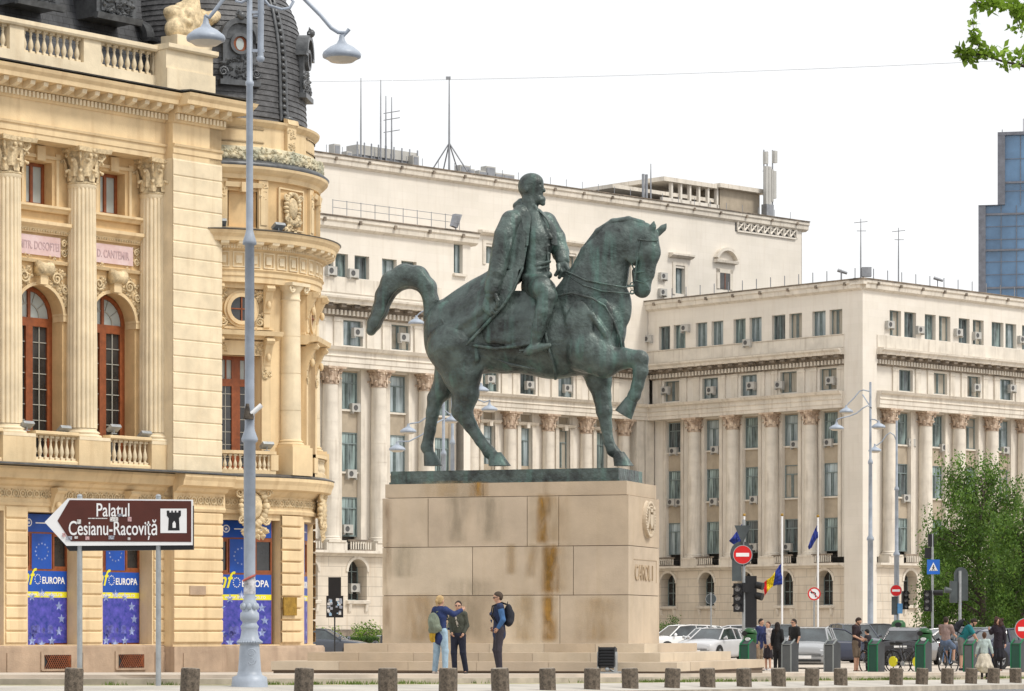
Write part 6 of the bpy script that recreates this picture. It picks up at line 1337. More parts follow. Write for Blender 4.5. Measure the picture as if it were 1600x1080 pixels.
def sheet(name, rows, th, fold=None):      # rows: list of control rows [(u,v,dy)...]; smooth surface with crisp borders
    from mathutils.geometry import interpolate_bezier
    def cr_(P, t):
        n = len(P)-1; x = min(t*n, n-1e-6); i = int(x); f = x-i; p = [np.array(P[max(0, min(n, j))], float) for j in (i-1, i, i+1, i+2)]
        return .5*((2*p[1])+(-p[0]+p[2])*f+(2*p[0]-5*p[1]+4*p[2]-p[3])*f*f+(-p[0]+3*p[1]-3*p[2]+p[3])*f**3)
    NU, NV = 34, 34; m = MB(); G = []
    for j in range(NV):
        t = j/(NV-1); row = []
        for i in range(NU):
            s_ = i/(NU-1); c3 = cr_([cr_(r_, s_) for r_ in rows], t); d = fold(s_, t) if fold else 0; row.append(tuple(P_(c3[0], c3[1], c3[2]+d)))
        G.append(m.av(row))
    for j in range(NV-1):
        for i in range(NU-1): m.af(G[j]+i, G[j+1]+i, G[j+1]+i+1, G[j]+i+1, sm=True)
    o = part(name, m, M['bronze'], rider, PF.M); md = o.modifiers.new('thickness', 'SOLIDIFY'); md.thickness = th; md.offset = 0; return o
fold = lambda s_, t: -.045*math.sin(math.pi*t)-(.05*math.sin(s_*11+1.2*t)+.03*math.sin(s_*21+t*3))*min(1, .3+t)
sheet('coat_skirt', [[(764, 424, -.28), (778, 424, -.50), (792, 424, -.56), (812, 412, -.50)], [(738, 440, -.20), (752, 455, -.58), (772, 464, -.66), (803, 452, -.62)], [(708, 458, -.16), (720, 482, -.56), (738, 500, -.68), (772, 492, -.72)], [(680, 482, -.22), (692, 502, -.56), (706, 526, -.68), (722, 546, -.72)]], .05, fold)
sheet('coat_skirt', [[(764, 424, -.28), (780, 420, -.10), (800, 420, .1), (812, 425, .3)], [(738, 440, -.20), (742, 437, .0), (760, 440, .2), (780, 455, .5)], [(708, 458, -.16), (712, 456, .1), (720, 460, .3), (735, 480, .6)], [(680, 482, -.22), (682, 476, .05), (688, 482, .3), (700, 505, .62)]], .05)
sheet('coat_front', [[(806, 322, -.18), (812, 328, -.26), (818, 334, -.27), (823, 336, -.25)], [(798, 350, -.42), (808, 355, -.44), (818, 360, -.42), (827, 362, -.34)], [(794, 385, -.48), (804, 388, -.50), (812, 390, -.48), (822, 392, -.40)], [(790, 420, -.50), (798, 422, -.56), (806, 424, -.54), (817, 420, -.46)]], .045, lambda s_, t: -.02*math.sin(s_*8+1))
sheet('lapel', [[(808, 317, -.10), (812, 318, -.18), (816, 320, -.20)], [(812, 330, -.28), (820, 336, -.31), (829, 338, -.30)], [(817, 356, -.42), (822, 360, -.42), (828, 356, -.38)], [(821, 384, -.44), (823, 385, -.44), (825, 384, -.42)]], .035)
sheet('lapel', [[(836, 325, -.12), (840, 326, -.12), (844, 328, -.05)], [(846, 334, -.22), (850, 336, -.2), (856, 340, -.1)], [(857, 350, -.2), (862, 353, -.15), (867, 356, -.02)], [(862, 382, -.16), (866, 384, -.12), (871, 384, .0)]], .03)
b = MB(); Tb = lambda pts, r_: b.tube([tuple(P_(*p)) for p in pts], r_, 8)
Tb([(817, 418, -.52), (803, 452, -.66), (785, 478, -.74), (760, 506, -.76), (722, 546, -.75)], [.03, .045, .05, .045, .035]); part('coat_hem', b, M['bronze'], rider, PF.M); b = MB(); Tb([(722, 546, -.74), (706, 526, -.71), (692, 502, -.60), (681, 483, -.27)], .032)
part('coat_hem', b, M['bronze'], rider, PF.M)
hd = SDF(); hd.ell(P_(766, 466, -.78), (q(9.5), .10, q(11)), k=.03); hd.cap(P_(768, 455, -.77), P_(767, 463, -.78), q(8), q(8.5), k=.02)   # hanging hand with curled fingers
for k, (a, b_, e) in enumerate((((759, 470), (757, 482), (762, 489)), ((763, 473), (762, 486), (767, 492)), ((768, 474), (769, 486), (773, 490)), ((773, 472), (775, 481), (777, 485)))): hd.chain([P_(*a, -.82+k*.02), P_(*b_, -.85+k*.02), P_(*e, -.82+k*.02)], [q(3.8), q(3.4), q(2.7)], k=.01)
hd.chain([P_(774, 461, -.85), P_(778, 470, -.87), P_(777, 478, -.85)], [q(3.8), q(3.4), q(2.8)], k=.01)
part('hand', hd.mesh(.018, 'hand', M['bronze']), None, rider, PF.M)
b = MB(); b.tube([tuple(P_(858, 470, -.70)), tuple(P_(852, 500, -.78)), tuple(P_(843, 530, -.80)), tuple(P_(838, 548, -.78))], .02, 5); b.box(P_(828, 550)[0], P_(850, 550)[0], SC-.86, SC-.70, P_(835, 553)[2], P_(835, 551)[2]); b.tube([tuple(P_(818, 548, -.7)), tuple(P_(811, 552, -.7))], .02, 5)
part('stirrup', b, M['bronze'], rider, PF.M)
# floodlight standing on the plaza before the steps
yf = -2.9; fx = PF.ux(949, yf); fp = PF.p(fx, yf, 0)
fl = thing('floodlight', 'black louvred floodlight in a grey frame before the monument steps', 'floodlight', TR(fp.x, fp.y, gz(fp.y), -14))
m = MB(); m.box(-.22, -.18, -.1, .1, 0, .5); m.box(.18, .22, -.1, .1, 0, .5); m.box(-.25, .25, -.15, .15, 0, .04); part('frame', m, M['galv'], fl)
m = MB(); m.T = Matrix.Translation((0, 0, .36)) @ Matrix.Rotation(R_(-12), 4, 'X'); m.box(-.18, .18, -.06, .12, -.22, .24); m.mi = 1
for k in range(6): m.box(-.17, .17, -.12, -.06, -.18+k*.07, -.165+k*.07)
for s_ in (-1, 1): m.box(s_*.18, s_*.2, -.13, .1, -.22, .24)
part('lamp_head', m, [M['black'], M['dark']], fl)
m = MB(); m.tube([(0, .1, .1), (.15, .2, .03), (.3, .25, .02)], .02, 5); m.ball((.02, -.1, .1), (.06, .05, .05), 8, 5); part('cable', m, M['galv'], fl)
# ---------------------------------------------------------------- street lamps
def head_parts(t, c, r, hang=.35):       # bell-shaped lamp head hanging at point c (world)
    m = MB(); m.lathe([(r*.12, hang), (r*.16, hang*.75), (r*.28, hang*.55), (r*.62, hang*.38), (r*.95, hang*.12), (r, 0), (r*.98, -hang*.14), (r*.85, -hang*.2)], seg=24)
    Mx = Matrix.Translation(c); o = part('lamp_head', m, M['lamp'], t, Mx); g = MB(); g.lathe([(r*.84, -hang*.19), (r*.6, -hang*.36), (0.001, -hang*.42)], seg=20); part('diffuser', g, M['lamp_w'], o, Mx)
def lamp_post(u, D, zt, heads, label, detail=False, hw=1.):
    z0 = gz(D)-(.27 if detail else 0); x = (u-800)/F_*D; t = thing('street_lamp', label, 'street lamp', TR(x, D, z0), 'bell-headed street lamps')
    m = MB(); k = D/F_
    if detail:
        P = [(30, 1085), (28, 1066), (27, 1058), (20, 1055), (18, 1048), (15.5, 1010), (15, 1007), (18.5, 1006), (18.5, 1001), (15, 998), (12.5, 985), (13.5, 982), (14.5, 979), (11.5, 975), (11, 972), (14.8, 968), (15, 964), (14.5, 958), (12, 956), (11.5, 950), (12, 944), (10.5, 940), (9.5, 936), (8.9, 930), (9.4, 692), (12.5, 690), (13, 686), (8, 672), (7.6, 665), (7.3, 384), (11, 382), (10.5, 377), (7, 366), (5.6, 360), (5.2, 135), (6.5, 133), (6.5, 128), (4.6, 126), (4.2, -50), (3, -90)]
        m.lathe([(max(.02, a*k), CZ+(H_-v)*k-z0) for a, v in P], seg=20)
        for a in range(0, 360, 45): m.ball((8.5*k*1.28*math.sin(R_(a)), -8.5*k*1.28*math.cos(R_(a)), CZ+(H_-948)*k-z0), (.05, .05, .07), 6, 4)
        for j in range(28): a = R_(j*360/28); m.ball((18.6*k*math.sin(a), -18.6*k*math.cos(a), CZ+(H_-1003.5)*k-z0), .025, 5, 4)
        m.T = Matrix.Translation((0, 0, CZ+(H_-1025)*k-z0)); scroll(m, .06, .06, -.30, .08, .012); scroll(m, .06, -.08, -.31, .08, .012, s=-1); m.T = None
        for z in (20, 80): m.box(.0, .26, -.03, .03, CZ+(H_-z)*k-z0-.02, CZ+(H_-z)*k-z0+.03)
        m.tube([(.19, 0, CZ+(H_-92)*k-z0), (.19, 0, CZ+(H_+60)*k-z0)], .045, 8); m.tube([(.3, .02, CZ+(H_-25)*k-z0), (.3, .02, CZ+(H_-92)*k-z0)], .035, 8) if False else None
    else:
        h = zt-z0; m.lathe([(.3, 0), (.3, .3), (.19, .9), (.16, 1.0), (.15, h*.42), (.2, h*.422), (.19, h*.43), (.11, h*.44), (.1, h*.7), (.14, h*.702), (.13, h*.71), (.07, h*.72), (.06, h)], seg=12)
    part('pole', m, M['lamp'], t)
    for path, hc, r, dy in heads:
        y = D+dy; W_ = lambda uu, vv: ((uu-800)/F_*D, y, CZ+(H_-vv)/F_*D)
        a = MB(); pts = [W_(*p) for p in path]; pts[0] = (pts[0][0], D, pts[0][2])
        L = Matrix.Translation((0, 0, 0)); a.tube(pts, .035 if detail else .035, 7)
        e = pts[-1]; hp = W_(*hc); a.tube([e, (hp[0], hp[1], hp[2]+.3)], .03, 6); part('arm', a, M['lamp'], t, Matrix()); head_parts(t, hp, r)
    return t
t = lamp_post(390, 54, 0, [([(391, -60), (372, -45), (362, -20), (350, 2), (338, 18), (328, 30), (322, 27)], (323, 62), .345, -.15), ([(391, -70), (420, -60), (450, -30), (478, 0), (500, 22), (517, 42), (528, 49), (540, 50), (545, 44)], (533.5, 84), .345, .1)],
 'tall blue-grey street lamp with ornate cast foot standing before the library', True)
m = MB(); k = 54/F_; W_ = lambda uu, vv, y=54.: ((uu-800)/F_*54, y, CZ+(H_-vv)/F_*54)
P = [(398, -20), (420, 8), (440, 14), (452, 12), (458, 2), (452, -6), (446, -2)]; m.tube([W_(*p, 54.05) for p in P], .03, 6); P = [(388, 0), (378, 6), (370, 4), (370, -6), (378, -10)]; m.tube([W_(*p, 53.9) for p in P], .03, 6); part('scroll_bracket', m, M['lamp'], t, Matrix())
m = MB(); m.tube([W_(407, 92), W_(408, -20)], .055, 8); m.tube([W_(407, 25), W_(396, 25)], .03, 6); m.tube([W_(407, 80), W_(396, 80)], .03, 6); m.ball(W_(407, 92), .075, 8, 5); part('side_tube', m, M['lamp'], t, Matrix())
m = MB(); m.tube([W_(394, 648, 53.83), W_(410, 634, 53.83)], .045, 7); m.mi = 1; m.tube([W_(387, 655, 53.83), W_(388, 632, 53.83)], [.07, .03], 6); m.box(*sorted((W_(383, 0)[0], W_(397, 0)[0])), 53.78, 53.95, W_(0, 656)[2], W_(0, 648)[2]); part('camera', m, [M['white'], M['bark']], t, Matrix())
m = MB(); rr = random.Random(2)
st_ = MB(); st_.lathe([(.116, 3.0), (.118, 3.02), (.118, 3.55), (.116, 3.57)], seg=20) if False else None
M['tape'] = mat('torn_tape', (.5, .5, .52), var=.3, scale=9); M['tape_r'] = mat('red_tape', (.45, .12, .1))
m = MB(); z1 = CZ+(H_-905)*k+.31+0; z0g = gz(54)-.27
m.lathe([(.106, CZ+(H_-928)*k-z0g), (.107, CZ+(H_-926)*k-z0g), (.106, CZ+(H_-905)*k-z0g)], seg=20); m.mi = 1; m.tube([(-.11, -.11, CZ+(H_-908)*k-z0g), (0, -.13, CZ+(H_-903)*k-z0g), (.11, -.08, CZ+(H_-899)*k-z0g)], .02, 4); part('paper_sticker', m, [M['tape'], M['tape_r']], t)
lamp_post(1360, 165, 14.4, [([(1360, 606), (1352, 606), (1346, 612), (1348, 617)][::-1][:1]+[(1358, 640), (1352, 636), (1345, 640), (1335, 648), (1325, 652), (1312, 655), (1304, 658)], (1304, 671), .40, -1), ([(1360, 612), (1354, 606), (1348, 608), (1340, 618), (1330, 628)], (1327, 640), .38, 1.5), ([(1360, 655), (1366, 657), (1371, 660)], (1371, 668), .38, -.5)], 'grey street lamp with three bell heads in front of the building corner at the right')
lamp_post(1401, 178, 13.2, [([(1401, 690), (1397, 680), (1391, 676), (1385, 680), (1378, 690), (1370, 696), (1366, 694)], (1367, 704), .38, 0)], 'thinner grey street lamp right of the building corner, with one arm reaching left')
lamp_post(693, 140, 13.0, [([(693, 632), (685, 640), (670, 650), (655, 660), (641, 662)], (638, 674), .38, 0), ([(693, 655), (680, 665), (660, 682), (640, 692), (625, 692)], (622, 704), .38, -1), ([(693, 520), (680, 495), (668, 480), (655, 488)], (650, 503), .38, 0.5), ([(693, 640), (700, 645), (706, 648)], (706, 656), .34, .4)], 'grey street lamp seen between the hind legs of the bronze horse')
lamp_post(707, 150, 14.6, [([(707, 560), (725, 570), (740, 585), (750, 598)], (752, 610), .38, 0), ([(707, 585), (728, 610), (745, 626), (757, 631), (766, 628)], (765, 642), .40, -1)], 'grey street lamp with two heads under the belly of the bronze horse')
# ---------------------------------------------------------------- brown direction sign
SD = 54.; sk = SD/F_; X_ = lambda u: (u-800)*sk; Zv = lambda v: CZ+(H_-v)*sk
sg = thing('direction_sign', 'brown arrow-shaped tourist direction sign with white lettering and castle symbol on two posts', 'sign', TR(0, SD, 0))
m = MB(); out = [(71, 810), (103, 858), (301, 856), (301, 783), (106, 780)]
m.prism([(X_(u), Zv(v)) for u, v in [(70, 816), (104, 853), (301, 852), (301, 781), (106, 779)]][::-1][::-1], -.02, .10); m.mi = 1; m.prism([(X_(u), Zv(v)) for u, v in [(76, 822), (108, 861), (302, 859), (302, 790)]], .03, .14)
pl = part('board', m, [M['white'], M['black']], sg)
m = MB(); m.prism([(X_(u), Zv(v)) for u, v in [(90, 814), (111, 846), (299, 847), (299, 783), (109, 781.5)]], -.026, -.02); part('brown_panel', m, M['brown'], pl)
m = MB(); y = -.030
text_into(m, 'Palatul', .335, Matrix.Translation((X_(150), y, Zv(807))), .004, sx=.69, bold=.008); text_into(m, 'Cesianu-Racoviță', .355, Matrix.Translation((X_(107), y, Zv(836))), .004, sx=.63, bold=.008); part('lettering', m, M['white'], pl)
m = MB(); m.box(X_(251), X_(292), -.031, -.026, Zv(833), Zv(795)); m.mi = 1
cP = [(263, 829), (281, 829), (280, 810), (283, 806), (283, 798), (279, 798), (279, 801), (276, 801), (276, 798), (273.5, 798), (273.5, 801), (270.5, 801), (270.5, 798), (268, 798), (268, 801), (265, 801), (265, 798), (261, 798), (261, 806), (264, 810)]
m.prism([(X_(u), Zv(v)) for u, v in cP], -.035, -.0315); m.mi = 0; m.prism([(X_(u), Zv(v)) for u, v in [(270, 825), (275, 825), (275, 818), (272.5, 814), (270, 818)]], -.038, -.0352); part('castle_symbol', m, [M['white'], M['black']], pl)
m = MB(); rr = random.Random(3)
SM_ = [mat('sticker_white', (.7, .68, .66), var=.3, scale=30), mat('sticker_pink', (.6, .38, .38), var=.3, scale=30), mat('sticker_grey', (.38, .40, .46), var=.4, scale=40)]
for i, (u, v, w, h) in enumerate(((172, 808, 13, 7), (200, 808, 6, 7), (104, 838, 9, 6), (117, 838, 5, 4), (134, 838, 6, 6), (170, 837, 9, 6), (121, 812, 6, 7), (98, 833, 5, 6), (184, 803, 8, 4), (200, 840, 4, 4))): m = MB(); m.box(X_(u), X_(u+w), y-.004-i*.0004, y-.003, Zv(v+h), Zv(v)); part('sticker', m, SM_[i % 3], pl)
m = MB(); m.box(X_(138), X_(168), y-.003, y-.002, Zv(811), Zv(809.5)); part('sticker', m, SM_[0], pl)
for u in (124, 247): m = MB(); m.tube([(X_(u), .05, gz(SD)-.25), (X_(u), .05, Zv(775))], .048, 10); m.lathe([(.052, 0), (.03, .03), (.001, .035)], cx=X_(u), cy=.05, z=Zv(775), seg=10); m.box(X_(u)-.07, X_(u)+.07, -.0, .06, Zv(850), Zv(846)); part('post', m, M['galv'], sg)
# ---------------------------------------------------------------- other signs, traffic lights, flags
def pole_thing(name, label, cat, u, D, vtop, r=.04, mt='galv', group=None, zb=None):
    t = thing(name, label, cat, TR((u-800)/F_*D, D, gz(D)), group); z = CZ+(H_-vtop)/F_*D-gz(D); m = MB(); m.tube([(0, 0, 0), (0, 0, z)], r, 8); part('pole', m, M[mt], t); return t, (lambda uu, vv: ((uu-u)/F_*D, CZ+(H_-vv)/F_*D-gz(D)))
def round_sign(t, c, r, kind, y=-.06):
    m = MB()
    if kind == 'noentry': m.disc(c[0], y, c[1], r, 24, y1=y+.02); m.mi = 1; m.box(c[0]-r*.72, c[0]+r*.72, y-.006, y-.001, c[1]-r*.2, c[1]+r*.2); m.mi = 2; m.ring(c[0], y-.002, y+.012, c[1], r, r*1.07, 24); part('sign_plate', m, [M['red'], M['white'], M['galv']], t)
    elif kind == 'noleft':
        m.disc(c[0], y, c[1], r, 24, y1=y+.02); m.mi = 1; m.ring(c[0], y-.008, y-.001, c[1], r*.8, r, 24); m.tube([(c[0]-r*.55, y-.006, c[1]+r*.55), (c[0]+r*.55, y-.006, c[1]-r*.55)], r*.07, 4); m.mi = 2
        m.tube([(c[0]+r*.2, y-.003, c[1]-r*.5), (c[0]+r*.2, y-.003, c[1]+r*.1), (c[0]-r*.1, y-.003, c[1]+r*.25), (c[0]-r*.4, y-.003, c[1]+r*.2)], r*.07, 4); m.poly([(c[0]-r*.6, y-.004, c[1]+r*.2), (c[0]-r*.3, y-.004, c[1]), (c[0]-r*.3, y-.004, c[1]+r*.42)]); part('sign_plate', m, [M['white'], M['red'], M['black']], t)
    else: m.disc(c[0], y, c[1], r, 24, y1=y+.02); m.mi = 1; m.ring(c[0], y-.004, y+.01, c[1], r*.93, r, 24); part('sign_plate', m, [M['backs'], M['galv']], t)
M['backs'] = mat('sign_back', (.07, .085, .09), rough=.5, var=.2)
def ped_sign(t, c, w, y=-.06):
    m = MB(); m.box(c[0]-w, c[0]+w, y, y+.02, c[1]-w*1.15, c[1]+w*1.15); m.mi = 1; m.prism([(c[0]-w*.68, c[1]-w*.62), (c[0]+w*.68, c[1]-w*.62), (c[0], c[1]+w*.72)], y-.006, y-.001); m.mi = 2
    m.ball((c[0]+w*.02, y-.008, c[1]+w*.22), (w*.09, .008, w*.1), 8, 5)
    for a, b in (((.02, .12), (0, -.15)), ((0, -.15), (-.16, -.42)), ((0, -.15), (.14, -.42)), ((.02, .05), (-.2, -.1)), ((.02, .05), (.18, -.12))): m.tube([(c[0]+a[0]*w, y-.01, c[1]+a[1]*w), (c[0]+b[0]*w, y-.01, c[1]+b[1]*w)], w*.055, 4)
    for k in range(4): m.box(c[0]-w*.5+k*w*.28, c[0]-w*.36+k*w*.28, y-.009, y-.0065, c[1]-w*.58, c[1]-w*.46)
    part('sign_plate', m, [M['blue'], M['white'], M['black']], t)
def traffic_head(t, x, z, yaw=0, s=1., y=-.15, label=None):
    Mx = WM[t.name] @ TR(x, y, z, yaw); m = MB(); m.box(-.16*s, .16*s, 0, .22, -.5*s, .5*s)
    for k in (-1, 0, 1):
        m.lathe([(.13*s, 0), (.14*s, .01)], seg=8) if False else None
        m.ring(0, -.02, 0, k*.32*s, .11*s, .13*s, 14); m.ring(0, -.2, -.02, k*.32*s, .115*s, .135*s, 12, 10, 170)
    o = part('traffic_light_head', m, M['black'], t, Mx, label)
    for k in (-1, 0, 1): g = MB(); g.disc(0, -.012, k*.32*s, .11*s, 14); part('lens', g, M['lens'], o, Mx)
M['lens'] = mat('unlit_lens', (.30, .30, .31), rough=.2, var=.5, scale=14)
t, W = pole_thing('traffic_sign_post', 'pole with red no-entry disc, triangular sign back and traffic lights behind monument steps', 'traffic sign', 1162, 101, 812, .055)
c = W(1160, 867); round_sign(t, c, .30, 'noentry', -.09); m = MB(); m.disc(c[0]-.03, -.05, c[1]+.03, .38, 20, rz=.42, y1=-.03); c3 = W(1160, 833); m.prism([(c3[0]-.27, c3[1]+.25), (c3[0], c3[1]-.38), (c3[0]+.27, c3[1]+.25)], -.08, -.06); c4 = W(1151, 892); m.box(c4[0]-.16, c4[0]+.16, -.08, -.04, c4[1]-.34, c4[1]+.34); part('sign_back', m, M['backs'], t)
c = W(1152, 934); traffic_head(t, c[0], c[1], -25, .95); c = W(1173, 940); m = MB(); m.box(c[0]-.2, c[0]+.2, .0, .22, c[1]-.85, c[1]+.85); m.tube([(c[0]+.2, -.0, c[1]+.55), (c[0]+.4, -.1, c[1]+.5)], [.12, .13], 10); m.tube([(c[0]+.2, -.0, c[1]+.2), (c[0]+.38, -.1, c[1]+.15)], [.12, .13], 10); m.box(c[0]-.3, c[0]-.05, -.15, -.02, c[1]+.3, c[1]+.62); part('traffic_light_back', m, M['black'], t)
t, W = pole_thing('traffic_sign_post', 'thin post with round white no-left-turn sign with red ring, behind the man in black', 'traffic sign', 1272, 144, 918, .035); round_sign(t, W(1272, 928), .31, 'noleft')
t, W = pole_thing('traffic_sign_post', 'thin post with the dark back of a round sign beside the white cars', 'traffic sign', 1111, 150, 926, .035); round_sign(t, W(1111, 936), .27, 'back', .05)
t, W = pole_thing('traffic_sign_post', 'post with small red no-entry disc beside the thin street lamp', 'traffic sign', 1402, 150, 910, .05); round_sign(t, W(1399, 923), .27, 'noentry', -.3); c = W(1415, 938); traffic_head(t, c[0], c[1], 20, .9); c = W(1405, 951); m = MB(); m.box(c[0]-.14, c[0]+.14, -.2, -.17, c[1]-.25, c[1]+.25); part('blue_plate', m, mat('pale_blue_plate', (.12, .32, .6)), t)
m = MB(); c = W(1397, 945); m.box(c[0]-.14, c[0]+.14, -.2, -.1, c[1]-.5, c[1]+.4); part('sign_back', m, M['backs'], t)
t, W = pole_thing('traffic_sign_post', 'pole with blue pedestrian-crossing square and traffic lights in front of the tree', 'traffic sign', 1457, 144, 834, .06); ped_sign(t, W(1458, 886), .30, -.1); c = W(1448, 939); traffic_head(t, c[0], c[1], -30, 1.0); c = W(1468, 926); m = MB(); m.tube([(.05, 0, c[1]), (c[0]+.15, -.05, c[1]-.02)], [.12, .15], 10); m.mi = 0; c2 = W(1454, 838); m.box(c2[0]-.12, c2[0]+.16, -.05, .1, c2[1]-.5, c2[1]+.1); c2 = W(1455, 866); m.box(c2[0]-.3, c2[0]+.1, 0, .03, c2[1]-.2, c2[1]+.3); part('traffic_light_back', m, M['black'], t)
t, W = pole_thing('traffic_sign_post', 'post with the dark back of a tall rounded board before the tree', 'traffic sign', 1500, 140, 892, .07)
c = W(1502, 915); m = MB(); m.prism([(c[0]-.32, c[1]-.7), (c[0]+.32, c[1]-.7), (c[0]+.32, c[1]+.5)]+[(c[0]+.32*math.cos(R_(a)), c[1]+.5+.35*math.sin(R_(a))) for a in range(20, 180, 20)]+[(c[0]-.32, c[1]+.5)], .05, .12); c = W(1489, 925); m.box(c[0]-.13, c[0]+.2, -.05, .2, c[1]-.5, c[1]+.5); m.tube([(c[0]-.1, 0, c[1]+.05), (c[0]-.38, -.05, c[1]+.1)], [.12, .15], 10); part('traffic_light_board', m, M['backs'], t)
t, W = pole_thing('traffic_sign_post', 'small blue direction disc on a thin post under the tree', 'traffic sign', 1505, 165, 942, .03); m = MB(); c = W(1505, 947); m.disc(c[0], -.06, c[1], .28, 20, y1=-.04); m.mi = 1; m.tube([(c[0]-.05, -.07, c[1]+.15), (c[0]+.05, -.07, c[1]-.14)], .03, 4); part('sign_plate', m, [M['blue'], M['white']], t)
t, W = pole_thing('traffic_sign_post', 'small blue pedestrian-crossing square on a thin post at far right', 'traffic sign', 1579, 190, 938, .035); ped_sign(t, W(1580, 944), .27)
t, W = pole_thing('traffic_sign_post', 'large red no-entry disc cut by the right edge of the photo', 'traffic sign', 1602, 104, 960, .04); round_sign(t, W(1602, 983), .35, 'noentry')
t, W = pole_thing('notice_board', 'black notice boards with stickers on a post by the hedge, left of the monument', 'notice board', 523, 140, 905, .035, 'dark')
m = MB(); a, b = W(513, 932), W(533, 902); m.box(a[0], b[0], -.06, -.03, a[1], b[1]); a, b = W(510, 965), W(536.5, 931); m.box(a[0], b[0], -.09, -.03, a[1], b[1]); part('board', m, M['black'], t)
m = MB(); rr = random.Random(8)
for k in range(40): uu, vv = rr.choice([rr.uniform(512, 519), rr.uniform(526, 534)]), rr.uniform(934, 961); c = W(uu, vv); w = rr.uniform(.02, .07); m.mi = rr.randrange(3); m.box(c[0]-w, c[0]+w, -.094-k*.0002, -.091, c[1]-w, c[1]+w)
part('sticker', m, [mat('sticker_white', (.7, .68, .66)), mat('sticker_grey', (.3, .3, .3)), mat('sticker_blue', (.3, .45, .6))], t)
def flag(label, u, D, vtop, pts, cols, thick=.03, wpole=.06):
    t, W = pole_thing('flagpole', label, 'flagpole', u, D, vtop, wpole, 'white', 'flagpoles before the government building'); 
    z = CZ+(H_-vtop)/F_*D-gz(D); m = MB(); m.ball((0, 0, z+.05), .1, 8, 5); part('finial', m, M['brass'], t)
    m = MB(); n = len(pts)
    for i in range(n-1):
        (a0, a1), (b0, b1) = pts[i], pts[i+1]; m.mi = min(len(cols)-1, int(i*len(cols)/(n-1)))
        K_ = 5
        for k in range(K_):
            def L(p, q_, f, ii): x = p[0]+(q_[0]-p[0])*f; z_ = p[1]+(q_[1]-p[1])*f; w_ = W(x, z_); return (w_[0], .12*math.sin(ii*1.1+f*5)-.05, w_[1])
            m.quad(L(a0, a1, k/K_, i), L(a0, a1, (k+1)/K_, i), L(b0, b1, (k+1)/K_, i+1), L(b0, b1, k/K_, i+1), sm=True)
    me = m.mesh('flag', [cloth('flag_%d' % j+label[:9], c_) for j, c_ in enumerate(cols)]); o = part('flag', me, None, t); md = o.modifiers.new('thickness', 'SOLIDIFY'); md.thickness = .015
flag('white flagpole with a drooping blue yellow and red flag behind the group of people', 1222, 185, 806, [((1222, 880), (1222, 913)), ((1218, 883), (1218, 914)), ((1215, 888), (1213, 914)), ((1211, 893), (1208, 916)), ((1207, 899), (1204, 919)), ((1203, 903), (1201, 922)), ((1198, 906), (1198, 926)), ((1194, 910), (1196, 929)), ((1192, 916), (1195, 932))], [(.02, .04, .25), (.75, .55, .01), (.6, .01, .015)])
flag('white flagpole with a narrow hanging dark blue flag, right of the tricolour', 1278, 185, 808, [((1278, 818), (1278, 840)), ((1274, 826), (1275, 843)), ((1270, 835), (1272, 848)), ((1266, 845), (1268, 856)), ((1262, 855), (1264, 859))], [(.03, .05, .26)])
flag('white flagpole with a light blue flag half hidden by the triangular sign back', 1163, 190, 806, [((1162, 815), (1162, 842)), ((1157, 822), (1156, 848)), ((1150, 832), (1150, 852)), ((1144, 840), (1145, 850)), ((1139, 845), (1141, 847))], [(.05, .14, .45)])
# overhead wire
m = MB(); A, B = Vector(((480-800)/F_*97, 97, CZ+(H_-128)/F_*97)), Vector(((1800-800)/F_*70, 70, CZ+(H_-84)/F_*70)); m.tube([A.lerp(B, k/12)-Vector((0, 0, .12*math.sin(math.pi*k/12))) for k in range(13)], .0045, 4); single('overhead_wire', m, M['metal_g'], 'thin overhead wire crossing the white sky above the horseman', 'wire')
# ---------------------------------------------------------------- wedge bins
def bin_mb(edge):
    m = MB(); m.mi = 0; w, d, h0, h1 = .155, .50, .86, .99
    m.run([(0, 0), (d, 0), (d, h1*.9), (d*.45, h1), (0, h0)], -w, w)
    m.mi = 1
    for s_ in (-1, 1): m.box(s_*w-.02, s_*w+.02, -.025, -.001, 0, h0)
    m.box(-w, w, -.03, .03, h0-.0, h0+.03)
    for s_ in (-1, 1): m.T = Matrix.Translation((s_*w, 0, h0+.02)) @ Matrix.Rotation(math.atan2(h1-h0, d*.45), 4, 'X'); m.box(-.02, .02, 0, .3, -.01, .02); m.T = None
    m.mi = 2; m.box(-w+.03, w-.03, -.02, -.002, .02, h0-.03); return m
M['bin_g'] = mat('bin_grey', (.055, .06, .065), rough=.5, var=.15); M['bin_l'] = mat('bin_light_edge', (.26, .28, .28)); M['bin_ge'] = mat('bin_green_edge', (.02, .18, .08)); M['bin_f'] = mat('bin_front_panel', (.10, .11, .115), rough=.4); M['bin_fd'] = mat('bin_dark_green_panel', (.01, .07, .045), rough=.4); M['bin_gr'] = mat('bin_green_hood', (.015, .09, .022), rough=.45)
bl = {1163: (1, 1, 'wedge bin with green edges and a green hood, next to the last monument step'), 1229: (0, 0, 'plain dark grey wedge bin in front of the women dressed in black'), 1295: (0, 0, 'plain dark grey wedge bin right of the car with white bonnet'), 1364: (1, 0, 'dark green wedge bin with bright green edges beside the bearded man'), 1438: (1, 1, 'dark green wedge bin with a green hood between the bicycles'), 1513: (2, 0, 'grey wedge bin with one green edge under the bending man in teal'), 1587: (1, 0, 'dark wedge bin with green edges at the right edge of the photo'), 1327: (0, 0, 'low grey stand behind the bearded man')}
protos = {}
